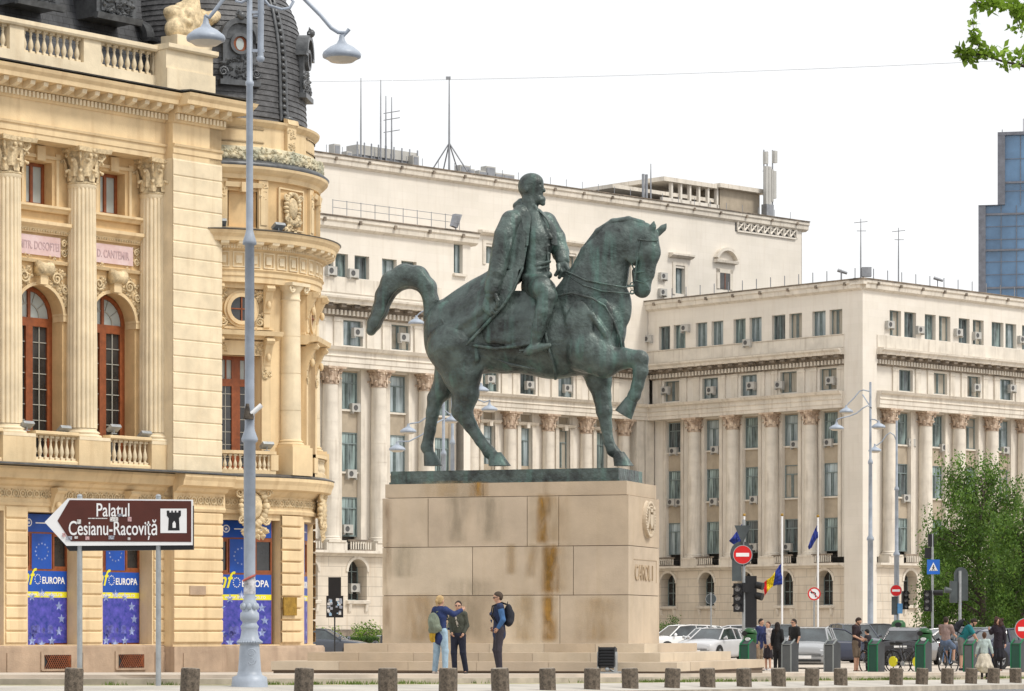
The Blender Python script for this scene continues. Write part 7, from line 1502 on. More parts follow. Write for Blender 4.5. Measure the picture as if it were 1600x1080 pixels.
for u, (kind, hood, lab) in bl.items():
    if u == 1327: continue
    D = 96 if u < 1580 else 94; Mx = TR((u-800)/F_*D, D, gz(D), -34)
    if (kind, hood) not in protos:
        t = thing('waste_bin', lab, 'bin', Mx, 'wedge-shaped waste bins along the kerb'); part('body', bin_mb(0), [M['bin_g'], M['bin_ge' if kind else 'bin_l'], M['bin_fd' if kind == 1 else 'bin_f']], t)
        if hood:
            m = MB(); m.lathe([(.20, .9), (.21, .95), (.21, 1.20)], cy=.45, seg=16, cx=-.05); m.T = Matrix.Translation((-.05, .45, 1.2)) @ Matrix.Rotation(R_(-14), 4, 'X'); m.lathe([(.22, 0), (.23, .04), (.18, .14), (.08, .18), (0.001, .185)], seg=16); m.T = None; o = part('hood', m, M['bin_gr'], t)
            m = MB(); m.disc(-.13, .23, 1.22, .10, 12, rz=.08, y1=.32); m.mi = 1; m.disc(-.02, .23, 1.04, .09, 14, rz=.055, y1=.28); part('opening', m, [M['black'], M['white']], o)
        protos[(kind, hood)] = t
    else: dup(protos[(kind, hood)], Mx, label=lab)
D = 125; t = thing('waste_bin', 'small green round-topped bin behind the parked dark cars', 'bin', TR((1404-800)/F_*D, D, gz(D))); m = MB(); m.lathe([(.26, 0), (.28, 1.2), (.3, 1.5), (.28, 1.68), (.18, 1.78), (0.001, 1.8)], seg=16); part('body', m, M['bin_gr'], t); m = MB(); m.disc(-.05, -.3, 1.6, .14, 12, rz=.1, y1=-.2); m.mi = 1; m.disc(0, -.31, 1.3, .13, 14, rz=.07, y1=-.25); part('opening', m, [M['black'], M['white']], t)
# ---------------------------------------------------------------- parked cars
def car_meshes(kind):
    # stations along x: front at x=0; (x, z sill, z belt, half width sill, half width belt)
    if kind == 'suv': L, Hh, st_ = 4.3, 1.66, [(0, .45, .62, .62, .66), (.06, .32, .86, .78, .80), (.35, .28, .97, .86, .87), (1.15, .27, 1.04, .88, .89), (2.1, .27, 1.06, .89, .90), (3.3, .27, 1.07, .89, .90), (4.0, .3, 1.08, .86, .87), (4.25, .38, 1.02, .80, .82), (4.3, .45, .85, .70, .72)]; cab = [(1.0, 1.04, .80), (1.75, Hh-.06, .62), (2.4, Hh, .64), (3.6, Hh-.03, .64), (3.95, Hh-.12, .62), (4.22, 1.06, .76)]
    elif kind == 'hatch': L, Hh, st_ = 3.95, 1.48, [(0, .42, .55, .58, .62), (.06, .28, .72, .74, .76), (.4, .22, .84, .82, .83), (1.0, .2, .94, .84, .85), (2.0, .2, .96, .85, .86), (3.2, .2, .98, .85, .86), (3.75, .25, 1.0, .82, .82), (3.92, .34, .9, .76, .77), (3.95, .42, .75, .68, .7)]; cab = [(.95, .94, .76), (1.75, Hh-.05, .58), (2.3, Hh, .6), (3.1, Hh-.04, .6), (3.5, Hh-.14, .57), (3.84, .99, .70)]
    else: L, Hh, st_ = 4.6, 1.44, [(0, .40, .52, .6, .64), (.06, .26, .68, .76, .78), (.5, .2, .80, .85, .86), (1.3, .18, .90, .88, .88), (2.2, .18, .93, .88, .89), (3.4, .18, .96, .88, .89), (4.2, .2, .98, .85, .86), (4.52, .3, .94, .8, .81), (4.6, .4, .78, .7, .72)]; cab = [(1.25, .90, .80), (2.1, Hh-.05, .58), (2.6, Hh, .6), (3.2, Hh-.04, .6), (3.5, Hh-.12, .57), (4.1, .98, .72)]
    b = MB(); rings = []
    import itertools
    S2 = []
    for i in range(len(st_)-1):
        for k in range(3): t = k/3; S2.append(tuple(a+(c-a)*t for a, c in zip(st_[i], st_[i+1])))
    S2.append(st_[-1])
    for x, zs, zb, ws, wb in S2:
        zm = zs+(zb-zs)*.45; hf = [(ws*.9, zs-.06), (ws, zs), (ws*1.01, zs+.12), (wb*1.02, zm), (wb, zb-.12), (wb*.97, zb-.03), (wb*.9, zb), (wb*.5, zb+.035), (0, zb+.05)]
        ring = [(x-L/2, -w, z) for w, z in hf]+[(x-L/2, w, z) for w, z in reversed(hf[:-1])]; rings.append(b.av(ring))
    n = 17
    for i in range(len(rings)-1):
        for k in range(n-1): b.af(rings[i]+k, rings[i+1]+k, rings[i+1]+k+1, rings[i]+k+1, sm=True)
        b.af(rings[i]+n-1, rings[i+1]+n-1, rings[i+1], rings[i], sm=False)
    b.af(*range(rings[0], rings[0]+n), sm=False); b.af(*reversed(range(rings[-1], rings[-1]+n)), sm=False)
    # roof panel and pillars (body colour), glass house below
    g = MB(); w0 = [c for c in cab]
    def pt(c, s_, o=0.): return (c[0]-L/2, s_*(c[2]+o), c[1]+o)
    belt = lambda x: [a[2]+(b_[2]-a[2])*(x-a[0])/(b_[0]-a[0]) for a, b_ in zip(st_, st_[1:]) if a[0] <= x <= b_[0]][0]
    for i in range(len(cab)-1):
        a, c = cab[i], cab[i+1]
        g.quad(pt(a, -1), pt(c, -1), pt(c, 1), pt(a, 1), sm=False)
        for s_ in (-1, 1): g.quad(pt(a, s_), pt(c, s_), (c[0]-L/2, s_*.80, belt(c[0])-.0), (a[0]-L/2, s_*.80, belt(a[0])-.0))
    R2 = cab[1:-1]
    for i in range(len(R2)-1):
        a, c = R2[i], R2[i+1]; b.quad(pt(a, -1, .012), pt(c, -1, .012), pt(c, 1, .012), pt(a, 1, .012), sm=True)
        for s_ in (-1, 1): b.tube([pt(a, s_, .0), pt(c, s_, .0)], .035, 6)
    for s_ in (-1, 1):
        b.tube([pt(cab[0], s_), pt(cab[1], s_)], .035, 6); b.tube([pt(cab[-2], s_), pt(cab[-1], s_)], .05, 6)
        for q, r in ((.46, .03), (.78, .045)):
            x = cab[1][0]+(cab[-2][0]-cab[1][0])*q; b.tube([(x-L/2, s_*.63, Hh-.03), (x-L/2+.05, s_*.805, belt(x))], r, 5)
        b.tube([(1.15-L/2+.1, s_*.84, belt(1.4)+.05), (1.15-L/2+.12, s_*1.0, belt(1.4)+.1)], [.04, .09], 6)
    wh = MB(); wh.T = Matrix.Rotation(R_(0), 4, 'X'); R0 = .33 if kind != 'suv' else .36
    wh.ring(0, -.11, .11, 0, R0*.62, R0, 22); wh.T = None
    rm = MB(); rm.disc(0, -.07, 0, R0*.62, 16, y1=.07); rm.mi = 1
    for k in range(5): a = R_(k*72+90); rm.tube([(0, -.09, 0), (R0*.6*math.cos(a), -.085, R0*.6*math.sin(a))], .035, 5); rm.tube([(0, .09, 0), (R0*.6*math.cos(a), .085, R0*.6*math.sin(a))], .035, 5)
    rm.ring(0, -.095, .095, 0, R0*.55, R0*.63, 20)
    tr = MB()
    for wx in (.78, L-.8):
        for s_ in (-1, 1): tr.disc(wx-L/2, s_*(.905 if kind != 'hatch' else .872)-.004, R0+.02, R0*1.13, 18, y1=s_*(.905 if kind != 'hatch' else .872)+.004)
    tr.box(.02-L/2, .1-L/2, -.5, .5, .30, .50); tr.box(-L/2-.01, .1-L/2, -.6, .6, .26, .33) ; tr.box(L/2-.08, L/2+.01, -.7, .7, .3, .42)
    hl = MB(); hl.ball((0, 0, 0), (.12, .17, .09), 10, 6); tl = MB(); tl.ball((0, 0, 0), (.1, .13, .17), 8, 6)
    pl = MB(); pl.box(-.015, .015, -.26, .26, -.055, .055); pl.mi = 1; text_into(pl, 'B', .01, Matrix(), .001) if False else None
    D_ = dict(L=L, H=Hh, R=R0, hw=(.9 if kind != 'hatch' else .865), hz=st_[2][2]-.2, body=b, glass=g.mesh('window', M['cglass']), tyre=wh.mesh('wheel', M['tyre']), rim=rm.mesh('rim', [M['dark'], M['rim']]), trim=tr.mesh('trim', M['dark']), hl=hl.mesh('headlight', mat('headlight', (.6, .62, .65), rough=.15, spec=.8)), tl=tl.mesh('tail_light', mat('tail_light', (.4, .01, .01), rough=.25)), plate=pl.mesh('number_plate', [M['white'], M['black']]))
    return D_
CM = {k: car_meshes(k) for k in ('suv', 'hatch', 'sedan')}
def car(kind, u, D, yaw, col, label, dz=0):
    d = CM[kind]; t = thing('parked_car', label, 'car', TR((u-800)/F_*D, D, gz(D)+dz, yaw), 'cars parked across the square'); B = WM[t.name]
    part('body', d['body'], paint('paint_%s' % '_'.join('%02d' % int(x*99) for x in col), col), t); part('window', d['glass'], None, t); part('trim', d['trim'], None, t)
    for wx in (.78, d['L']-.8):
        for s_ in (-1, 1): Mx = B @ Matrix.Translation((wx-d['L']/2, s_*(d['hw']-.08), d['R'])); w = part('wheel', d['tyre'], None, t, Mx); part('rim', d['rim'], None, w, Mx)
    for s_ in (-1, 1):
        part('headlight', d['hl'], None, t, B @ Matrix.Translation((-d['L']/2+.14, s_*.60, d['hz']))); part('tail_light', d['tl'], None, t, B @ Matrix.Translation((d['L']/2-.12, s_*.70, d['hz']+.14)))
    part('number_plate', d['plate'], None, t, B @ Matrix.Translation((-d['L']/2-.01, 0, .42))); part('number_plate', d['plate'], None, t, B @ Matrix.Translation((d['L']/2+.02, 0, .72)))
Wt, Sv, Gy, Dk, Nv, Bk = (.75, .75, .75), (.42, .43, .44), (.13, .135, .14), (.035, .037, .04), (.025, .032, .06), (.012, .012, .013)
for a in (('suv', 1063, 168, 28, Wt, 'white off-road car with red tail light just right of the pedestal'),
          ('suv', 1112, 190, 160, (.7, .72, .72), 'white estate car behind the thin post with the round sign back'),
          ('hatch', 1106, 150, 60, Sv, 'silver hatchback in front of the white estate car, left part of the row'),
          ('hatch', 1084, 182, 5, Wt, 'white hatchback in the back row between the off-road car and the estate car'), ('suv', 1178, 172, 175, (.62, .63, .65), 'silver van-like car in the back row behind the no-entry sign post'), ('hatch', 1345, 165, 20, (.3, .31, .32), 'grey hatchback in the back row beside the thick grey lamp post'),
          ('sedan', 1148, 152, 20, (.5, .5, .52), 'light grey saloon behind the green hooded bin'),
          ('hatch', 1116, 140, 60, (.5, .5, .51), 'light grey hatchback seen above the right end of the monument steps'),
          ('suv', 1222, 145, 95, Gy, 'grey car with dark windows right behind the women in black'),
          ('sedan', 1268, 168, 185, Sv, 'silver car in the second row, behind the no-left-turn sign'),
          ('suv', 1322, 180, 10, Dk, 'dark car far behind the navy saloon'),
          ('sedan', 1302, 128, 205, Nv, 'dark navy saloon in front of the silver cars'),
          ('hatch', 1266, 110, 78, (.30, .31, .32), 'silver hatchback with pale bonnet facing the viewer, right of the man in black'),
          ('suv', 1334, 136, 100, (.05, .06, .08), 'dark blue off-road car behind the bearded man'),
          ('suv', 1384, 142, 190, Dk, 'black estate car behind the grey lamp post'),
          ('hatch', 1424, 120, 250, (.03, .03, .035), 'black hatchback with pale reflecting windscreen beside the bicycle with yellow disc'),
          ('suv', 1462, 152, 5, (.09, .08, .08), 'dark long car in the back row, under the pedestrian-crossing sign'),
          ('sedan', 1466, 130, 20, (.6, .6, .6), 'white saloon behind the man in the pink shirt'),
          ('hatch', 1532, 118, 110, (.2, .22, .25), 'grey hatchback with bluish windscreen behind the girl'),
          ('sedan', 1584, 108, 215, Nv, 'navy saloon at the right edge, behind the woman with long curly hair'),
          ('suv', 1576, 150, 0, Wt, 'white van-like car in the back row at the right edge'),
          ('sedan', 506, 150, 170, (.06, .07, .09), 'dark car emerging behind the corner of the library')): car(*a)
# ---------------------------------------------------------------- people
def mesh_into(mb, me, mi=0):
    i = mb.av([v.co for v in me.vertices]); o = mb.mi; mb.mi = mi
    for p in me.polygons: mb.af(*[i+k for k in p.vertices], sm=True)
    mb.mi = o
def hand_into(mb, W, d, side, pn, curl=.5):   # wrist W, direction d, thumb direction side, palm normal pn
    W, d, side, pn = Vector(W), Vector(d).normalized(), Vector(side).normalized(), Vector(pn).normalized()
    mb.tube([W-d*.03, W, W+d*.04, W+d*.085], [.024, .024, .03, .026], 8)
    for k, (o, l) in enumerate(((-.027, .062), (-.009, .075), (.009, .078), (.027, .07))):
        b = W+d*.08+side*o; c1 = d+pn*curl*.5; c1.normalize(); c2 = d*.7+pn*curl*1.4; c2.normalize(); c3 = d*.2+pn*curl*2; c3.normalize()
        mb.tube([b-d*.02, b, b+c1*l*.42, b+c1*l*.42+c2*l*.34, b+c1*l*.42+c2*l*.34+c3*l*.24], [.0095, .0098, .0092, .0085, .006], 6)
    t = W+d*.02+side*.024; mb.tube([t-side*.01, t+side*.018+d*.02, t+side*.026+d*.045+pn*.01, t+side*.022+d*.065+pn*.02], [.013, .012, .0105, .007], 6)
def person(label, u, D, yaw, H=1.75, z=None, arms=None, legs=None, lean=0., headturn=0., nod=0., top=((.03, .05, .12), 'long', .86), bottom=((.03, .03, .04), 'long'), shoes=(.03, .03, .03), hair=((.03, .02, .015), 'short'), fine=.016, glasses=False, beard=False, female=False, inner=None, cat='person', dx=0., skirt=None):
    s = H/1.75; gzv = gz(D) if z is None else z; x = (u-800)/F_*D
    t = thing('person', label, cat, TR(x, D, gzv, yaw) @ Matrix.Scale(s, 4)); 
    sw = .165 if female else .19; hw = .165 if female else .155
    pel = Vector((0, 0, .95)); ln = R_(lean); up = Vector((0, -math.sin(ln), math.cos(ln)))
    def sp(h_, lx=0., ly=0.): return pel+up*h_+Vector((lx, ly*math.cos(ln), ly*math.sin(ln) if lean else 0))
    chest, neck = sp(.33), sp(.51); nd = Vector((0, -math.sin(ln+R_(nod)), math.cos(ln+R_(nod)))); head = neck+nd*.155
    SL, SR = sp(.47, sw-.02), sp(.47, -sw+.02)
    A = dict(L=[(.06, .02, -.27), (.02, -.04, -.25)], R=[(-.06, .02, -.27), (-.02, -.04, -.25)])
    if arms: A.update(arms)
    Lg = dict(L=[(.0, -.01, -.42), (.0, .02, -.43)], R=[(.0, -.01, -.42), (.0, .02, -.43)])
    if legs: Lg.update(legs)
    J = {}
    for k, S0 in (('L', SL), ('R', SR)): e = S0+Vector(A[k][0]); w = e+Vector(A[k][1]); J['a'+k] = (S0, e, w)
    for k, sx in (('L', 1), ('R', -1)): h0 = pel+Vector((sx*.085, 0, -.03)); kn = h0+Vector(Lg[k][0]); an = kn+Vector(Lg[k][1]); J['l'+k] = (h0, kn, an)
    b = SDF()
    b.chain([neck-up*.04, neck+nd*.07], [.058 if not female else .048]*2, k=.02)
    fw = Matrix.Rotation(R_(headturn), 3, 'Z') @ Vector((0, -math.cos(ln+R_(nod)), -math.sin(ln+R_(nod)))); sd_ = fw.cross(nd).normalized()
    b.ell(head+nd*.025, (.078, .092, .098), k=.02); b.ell(head-nd*.035+fw*.022, (.056, .062, .068), k=.03); b.ell(head+fw*.094-nd*.012, (.013, .018, .022), k=.012); b.ell(head+fw*.085-nd*.052, (.024, .012, .010), k=.012)
    for q in (-1, 1): b.ell(head+sd_*q*.078-nd*.005, (.012, .016, .026), k=.01); b.ell(head+fw*.078+nd*.028+sd_*q*.03, (.018, .012, .008), k=.01)
    b.chain([sp(-.02), sp(.15), sp(.33), sp(.44)], [.125, .105, .125, .10], k=.05, w=.8); b.cap(SL, SR, .055, .055, k=.04)
    for k in 'LR':
        S0, e, w = J['a'+k]; b.chain([S0, e, w], [.05, .038, .026], k=.02); h0, kn, an = J['l'+k]; b.chain([h0, kn, an], [.085, .055, .038], k=.03)
        ft = an+Vector((0, -.13, -.045)); b.chain([an+Vector((0, .02, -.03)), ft], [.035, .028], k=.02)
    bm = MB(); mesh_into(bm, b.mesh(fine, 'b', M['skin']))
    for k, sx in (('L', 1), ('R', -1)):
        S0, e, w = J['a'+k]; d = (w-e).normalized(); sd2 = Vector((0, -1, 0)) if abs(d.y) < .8 else Vector((0, 0, 1)); pn = Vector((-sx, 0, 0)) if abs(d.x) < .8 else Vector((0, -1, 0)); sd2 = (sd2-d*sd2.dot(d)).normalized(); pn = (pn-d*pn.dot(d)).normalized(); hand_into(bm, w, d, sd2, pn)
    part('body', bm, M['skin'], t)
    g = MB()
    for q in (-1, 1): g.ball(head+fw*.084+nd*.012+sd_*q*.03, .009 if not glasses else .021, 6, 4)
    if glasses:
        for q in (-1, 1): g.tube([head+fw*.084+nd*.015+sd_*q*.03, head+fw*.05+nd*.015+sd_*q*.076, head+nd*.012+sd_*q*.083], .005, 4)
    part('sunglasses' if glasses else 'eye', g, M['dark'], t)
    hc, hs = hair; h = SDF(); bk = -fw
    h.ell(head+nd*.045+bk*.016, (.084, .098, .088), k=.02); h.ell(head+nd*.005+bk*.04, (.08, .07, .08), k=.02)
    h.ell(head-nd*.02+fw*.075, (.07, .05, .085), k=.01, cut=True)
    if beard: h.ell(head-nd*.075+fw*.05, (.05, .045, .035), k=.02); [h.ell(head-nd*.04+fw*.03+sd_*q*.062, (.016, .03, .04), k=.01) for q in (-1, 1)]
    if hs == 'long': h.chain([head+bk*.05, neck+bk*.08, sp(.33)+bk*.10], [.085, .08, .05], k=.03, w=.8); [h.chain([head+sd_*q*.06+nd*.02, head+sd_*q*.07-nd*.09, neck+sd_*q*.08-up*.05+fw*.02], [.035, .032, .025], k=.02) for q in (-1, 1)]
    if hs == 'curly': 
        rr = random.Random(3)
        for _ in range(46): h.ell(head+Vector((rr.uniform(-.14, .14), rr.uniform(-.05, .14), rr.uniform(-.42, .12))), (rr.uniform(.04, .065),)*3, k=.03)
    if hs == 'tail': h.chain([head+bk*.08+nd*.06, head+bk*.13, head+bk*.11-nd*.10], [.035, .03, .015], k=.02)
    if hs == 'updo': h.ell(head+bk*.05+nd*.09, (.05, .05, .045), k=.03); h.ell(head-nd*.06+bk*.04, (.05, .05, .05), k=.02)
    part('hair', h.mesh(fine*.9, 'hair', cloth('hair_%d_%d' % (hc[0]*1000, hc[1]*1000), hc)), None, t)
    # top
    tcol, ts, hem = top; c = SDF(); m_ = cloth('cloth_%d_%d_%d' % tuple(int(q_*1000) for q_ in tcol), tcol)
    hb = hem-.95
    c.chain([sp(hb+.04), sp(.10), sp(.33), sp(.43)], [.155 if hem < .9 else .14, .132, .150, .125], k=.05, w=.84); c.cap(SL, SR, .078, .078, k=.03); c.cap(neck-up*.06, neck-up*.0, .082, .068, k=.02)
    if hem < .9: c.cap(sp(hb), sp(hb+.08), .165, .155, k=.03, w=.85)
    for k in 'LR':
        S0, e, w = J['a'+k]
        if ts == 'long': c.chain([S0, e, e+(w-e)*.93], [.078, .060, .046], k=.02)
        elif ts == 'short': c.chain([S0, S0+(e-S0)*.72], [.078, .068], k=.02)
        elif ts == 'vest': c.cap(S0, S0+(e-S0)*.12, .075, .07, k=.02)
    rr = random.Random(int(u))
    for k in range(7): a = rr.uniform(-.1, .1); z_ = rr.uniform(.02, .4); p0 = sp(z_, a)+Vector((-.07, -.16, .0)); c.chain([p0, p0+Vector((.07, -.02, -.03)), p0+Vector((.14, .01, -.02))], [.006, .010, .005], k=.03)
    part({'long': 'jacket', 'short': 'shirt', 'vest': 'vest'}[ts], c.mesh(fine, 'top', m_), None, t)
    if inner:                            # sleeves and hem of a shirt under a vest or jacket
        ic = SDF(); im = cloth('cloth_%d_%d_%d' % tuple(int(q_*1000) for q_ in inner), inner); ic.cap(sp(-.08), sp(.02), .158, .14, k=.03, w=.83); ic.cap(sp(.0), sp(.45), .12, .10, k=.03)
        for k in 'LR': S0, e, w = J['a'+k]; ic.chain([S0, e, e+(w-e)*.9], [.070, .056, .045], k=.02)
        part('shirt', ic.mesh(fine, 'inner', im), None, t)
    # bottom
    bc, bs = bottom; c = SDF(); bmat = cloth('cloth_%d_%d_%d' % tuple(int(q_*1000) for q_ in bc), bc)
    if bs in ('long', 'shorts'):
        c.chain([pel+Vector((0, 0, -.02)), sp(.08)], [.15, .135], k=.04, w=.84)
        for k in 'LR':
            h0, kn, an = J['l'+k]
            if bs == 'long': c.chain([h0, kn, an+(kn-an)*.04], [.105, .075, .062], k=.03); c.chain([kn+Vector((-.05, -.05, .02)), kn+Vector((.0, -.075, 0)), kn+Vector((.05, -.05, .01))], [.008, .012, .008], k=.02)
            else: c.chain([h0, h0+(kn-h0)*.95], [.11, .088], k=.03)
    elif bs == 'skirt':
        w_ = skirt or .2; c.chain([sp(.06), pel+Vector((0, 0, -.2)), pel+Vector((0, 0, -.42))], [.13, w_*.82, w_], k=.03, w=.7)
        for k in range(10): a = R_(k*36); c.chain([pel+Vector((.1*math.cos(a), .08*math.sin(a), 0)), pel+Vector((w_*1.0*math.cos(a), w_*.7*math.sin(a), -.46-.03*(k % 2)))], [.03, .045], k=.025)
    part({'long': 'trousers', 'shorts': 'shorts', 'skirt': 'skirt'}[bs], c.mesh(fine, 'bottom', bmat), None, t)
    if bs == 'skirt' and female and shoes != (.5, .5, .5):
        lg_ = SDF(); [lg_.chain(list(J['l'+k]), [.088, .058, .042], k=.02) for k in 'LR']; part('leggings', lg_.mesh(fine, 'leggings', cloth('leggings', (.012, .012, .014))), None, t)
    sh = SDF()
    for k in 'LR': h0, kn, an = J['l'+k]; sh.chain([an+Vector((0, .025, -.045)), an+Vector((0, -.05, -.05)), an+Vector((0, -.15, -.062))], [.045, .042, .032], k=.02); sh.cap(an+Vector((0, .03, -.08)), an+Vector((0, -.16, -.08)), .022, .022, k=.02, w=1.6)
    part('shoe', sh.mesh(fine*.9, 'shoe', cloth('shoe_%d_%d' % (shoes[0]*1000, shoes[2]*1000), shoes)), None, t)
    return t, J, s
def backpack(t, label, col, off=(0, .19, 1.22), sc=1., tilt=0):
    s = SDF(); s.ell((0, 0, 0), (.14*sc, .085*sc, .21*sc), k=.03); s.cap((0, .03, -.08*sc), (0, .05, .02), .08*sc, .07*sc, k=.04); s.cap((-.09*sc, 0, -.13*sc), (.09*sc, 0, -.13*sc), .07*sc, .07*sc, k=.04)
    Mx = WM[t.name] @ Matrix.Translation(off) @ Matrix.Rotation(R_(tilt), 4, 'Y'); b = thing('backpack', label, 'backpack', Mx); part('bag', s.mesh(.014, 'bag', cloth('bag_%d_%d' % (col[0]*1000, col[1]*1000), col)), None, b)
    m = MB()
    for q in (-1, 1): m.tube([(q*.08, -.04, .2*sc), (q*.12, -.16, .235*sc), (q*.13, -.33, .17*sc), (q*.13, -.36, .0), (q*.12, -.25, -.16*sc), (q*.09, -.05, -.17*sc)], .016, 5)
    part('strap', m, cloth('strap_%d' % (col[0]*1000), tuple(c*.6 for c in col)), b)
    m = MB(); m.tube([(-.03, -.02, .21*sc), (0, -.02, .25*sc), (.03, -.02, .21*sc)], .008, 5); part('handle', m, M['dark'], b); return b
g0 = gz(67)
t, J, s = person('woman with blonde hair in navy jacket and light blue jeans, pointing with raised arm', 688, 66.6, 140, 1.72, arms=dict(R=[(-.10, -.18, -.10), (-.02, -.24, .10)], L=[(.10, .03, -.25), (-.04, -.10, -.22)]), legs=dict(L=[(.03, -.01, -.42), (.03, .03, -.43)], R=[(-.04, -.02, -.42), (-.03, .03, -.43)]),
    top=((.018, .035, .12), 'long', .80), bottom=((.30, .42, .52), 'long'), shoes=(.5, .42, .36), hair=((.42, .29, .14), 'tail'), female=True, fine=.013)
backpack(t, 'grey-green backpack on the back of the blonde woman', (.17, .20, .15), (.02, .19, 1.13), 1.12, 12)
m = MB(); P = [(.05, .17, .97), (.08, .20, .86), (.05, .21, .74), (.06, .20, .70)]; m.tube(P, [.03, .06, .055, .02], 8); m.tube([(.0, .17, .95), (.02, .21, .82), (.0, .21, .70)], [.02, .04, .02], 6); single('scarf', m, cloth('yellow_scarf', (.48, .30, .03)), 'yellow scarf hanging from the bag of the blonde woman', 'scarf', WM[t.name].copy())
t, J, s = person('dark-haired woman with sunglasses in olive jacket and dark trousers, facing the viewer', 716, 68.0, -8, 1.63, arms=dict(R=[(-.04, .02, -.26), (.05, -.14, -.17)], L=[(.06, .02, -.27), (-.06, -.13, -.18)]), legs=dict(L=[(.03, .0, -.42), (.07, .02, -.43)], R=[(-.02, 0, -.42), (.02, .02, -.43)]),
    top=((.055, .06, .045), 'long', .90), bottom=((.015, .018, .035), 'long'), shoes=(.02, .02, .025), hair=((.035, .022, .015), 'updo'), glasses=True, female=True, fine=.013)
m = MB(); m.tube([(-.04, -.155, 1.36), (.0, -.17, 1.2), (.02, -.165, 1.12)], [.02, .028, .014], 6); single('scarf', m, cloth('pale_scarf', (.4, .36, .30)), 'pale scarf at the neck of the woman in olive jacket', 'scarf', WM[t.name].copy())
t, J, s = person('man with sunglasses in navy vest over blue shirt, facing left, hand in pocket', 780, 67.2, -82, 1.82, arms=dict(L=[(.06, .05, -.28), (-.05, -.10, -.17)], R=[(-.06, .07, -.27), (.04, -.14, -.16)]), legs=dict(L=[(-.0, -.03, -.42), (.0, .03, -.43)], R=[(-.02, -.05, -.415), (-.0, .07, -.43)]), nod=10,
    top=((.018, .030, .075), 'vest', .84), inner=(.05, .13, .29), bottom=((.040, .034, .045), 'long'), shoes=(.02, .02, .02), hair=((.07, .05, .035), 'short'), glasses=True, fine=.013)
backpack(t, 'black backpack on the back of the man in the navy vest', (.012, .014, .022), (0, .20, 1.24), 1.15)
B3 = dict(fine=.019)
person('man in navy jacket and khaki trousers leaning beside the green hooded bin', 1186, 103, 50, 1.78, lean=8, top=((.02, .03, .10), 'long', .84), bottom=((.25, .19, .13), 'long'), hair=((.02, .015, .012), 'short'), **B3)
person('woman in white top and dark skirt between the navy jacket and the women in black', 1200, 104.5, -40, 1.68, arms=dict(R=[(-.06, -.02, -.25), (.06, -.16, .12)]), top=((.55, .50, .48), 'long', .92), bottom=((.02, .015, .02), 'skirt'), shoes=(.5, .5, .5), hair=((.07, .03, .02), 'tail'), female=True, skirt=.15, **B3)
person('woman with long dark hair wearing all black, left of the man in black', 1215, 103, 150, 1.66, top=((.012, .012, .014), 'long', .82), bottom=((.012, .012, .014), 'long'), hair=((.018, .012, .01), 'long'), female=True, **B3)
person('man in black t-shirt and sunglasses with bare forearms beside the parked silver car', 1241, 101, -55, 1.76, nod=8, arms=dict(L=[(.06, .02, -.28), (-.02, -.08, -.24)]), top=((.012, .012, .013), 'short', .88), bottom=((.018, .018, .022), 'long'), hair=((.03, .02, .015), 'short'), glasses=True, **B3)
person('bearded man in black t-shirt and brown shorts looking down', 1338, 100, 62, 1.82, nod=28, arms=dict(L=[(.03, .0, -.28), (-.04, -.20, -.10)], R=[(-.03, .0, -.28), (.04, -.20, -.10)]), top=((.022, .012, .016), 'short', .88), bottom=((.14, .105, .075), 'shorts'), shoes=(.03, .025, .02), hair=((.035, .022, .015), 'short'), beard=True, **B3)
person('child dressed in black standing right of the bearded man', 1356, 101, -120, 1.42, nod=15, top=((.015, .012, .016), 'long', .86), bottom=((.015, .015, .016), 'long'), hair=((.01, .01, .01), 'short'), **B3)
SIT = dict(L=[(.04, -.34, -.20), (.0, .05, -.43)], R=[(-.04, -.36, -.16), (.0, .03, -.40)])
person('man in faded pink t-shirt and blue shorts sitting on a bicycle, back to the viewer', 1478, 98, 150, 1.76, z=gz(98)+.03, nod=5, legs=SIT, arms=dict(L=[(.05, -.12, -.24), (-.02, -.22, -.06)], R=[(-.05, -.12, -.24), (.02, -.22, -.06)]), top=((.27, .19, .17), 'short', .90), bottom=((.10, .14, .22), 'shorts'), shoes=(.1, .1, .1), hair=((.03, .02, .018), 'short'), beard=True, **B3)
t, J, s = person('man in teal t-shirt bending forward over a grey wedge bin', 1502, 102, 78, 1.86, z=gz(102)+.05, lean=34, nod=8, arms=dict(L=[(.02, -.12, -.26), (-.01, -.10, -.22)], R=[(-.02, -.16, -.24), (.01, -.12, -.20)]), top=((.012, .17, .19), 'short', .90), bottom=((.16, .15, .14), 'shorts'), shoes=(.04, .04, .05), hair=((.03, .02, .016), 'short'), beard=True, **B3)
backpack(t, 'dark backpack on the back of the bending man in teal', (.012, .013, .02), (0, -.06, 1.36), 1.1)
bpk = [o for o in C.objects if o.get('label') == 'dark backpack on the back of the bending man in teal'][0]; bpk.matrix_basis = WM[t.name] @ Matrix.Translation((0, .0, 1.34)) @ Matrix.Rotation(R_(34), 4, 'X') @ Matrix.Translation((0, .10, 0))
person('girl in mint long-sleeved top and flared cream skirt walking away by the kerb', 1538, 85.5, 172, 1.34, z=gz(85.5)-.2, top=((.42, .50, .48), 'long', .96), bottom=((.58, .52, .42), 'skirt'), shoes=(.02, .02, .02), hair=((.09, .045, .025), 'updo'), female=True, skirt=.30, arms=dict(L=[(.09, .02, -.25), (.06, -.04, -.22)], R=[(-.10, .02, -.25), (-.05, -.03, -.2)]), fine=.016)
person('woman with long curly brown hair dressed in black, behind the girl', 1560, 101, -20, 1.80, arms=dict(R=[(-.09, .0, -.18), (-.02, -.20, .12)]), top=((.02, .014, .022), 'long', .80), bottom=((.012, .012, .018), 'skirt'), shoes=(.02, .02, .02), hair=((.05, .022, .016), 'curly'), female=True, skirt=.2, **B3)
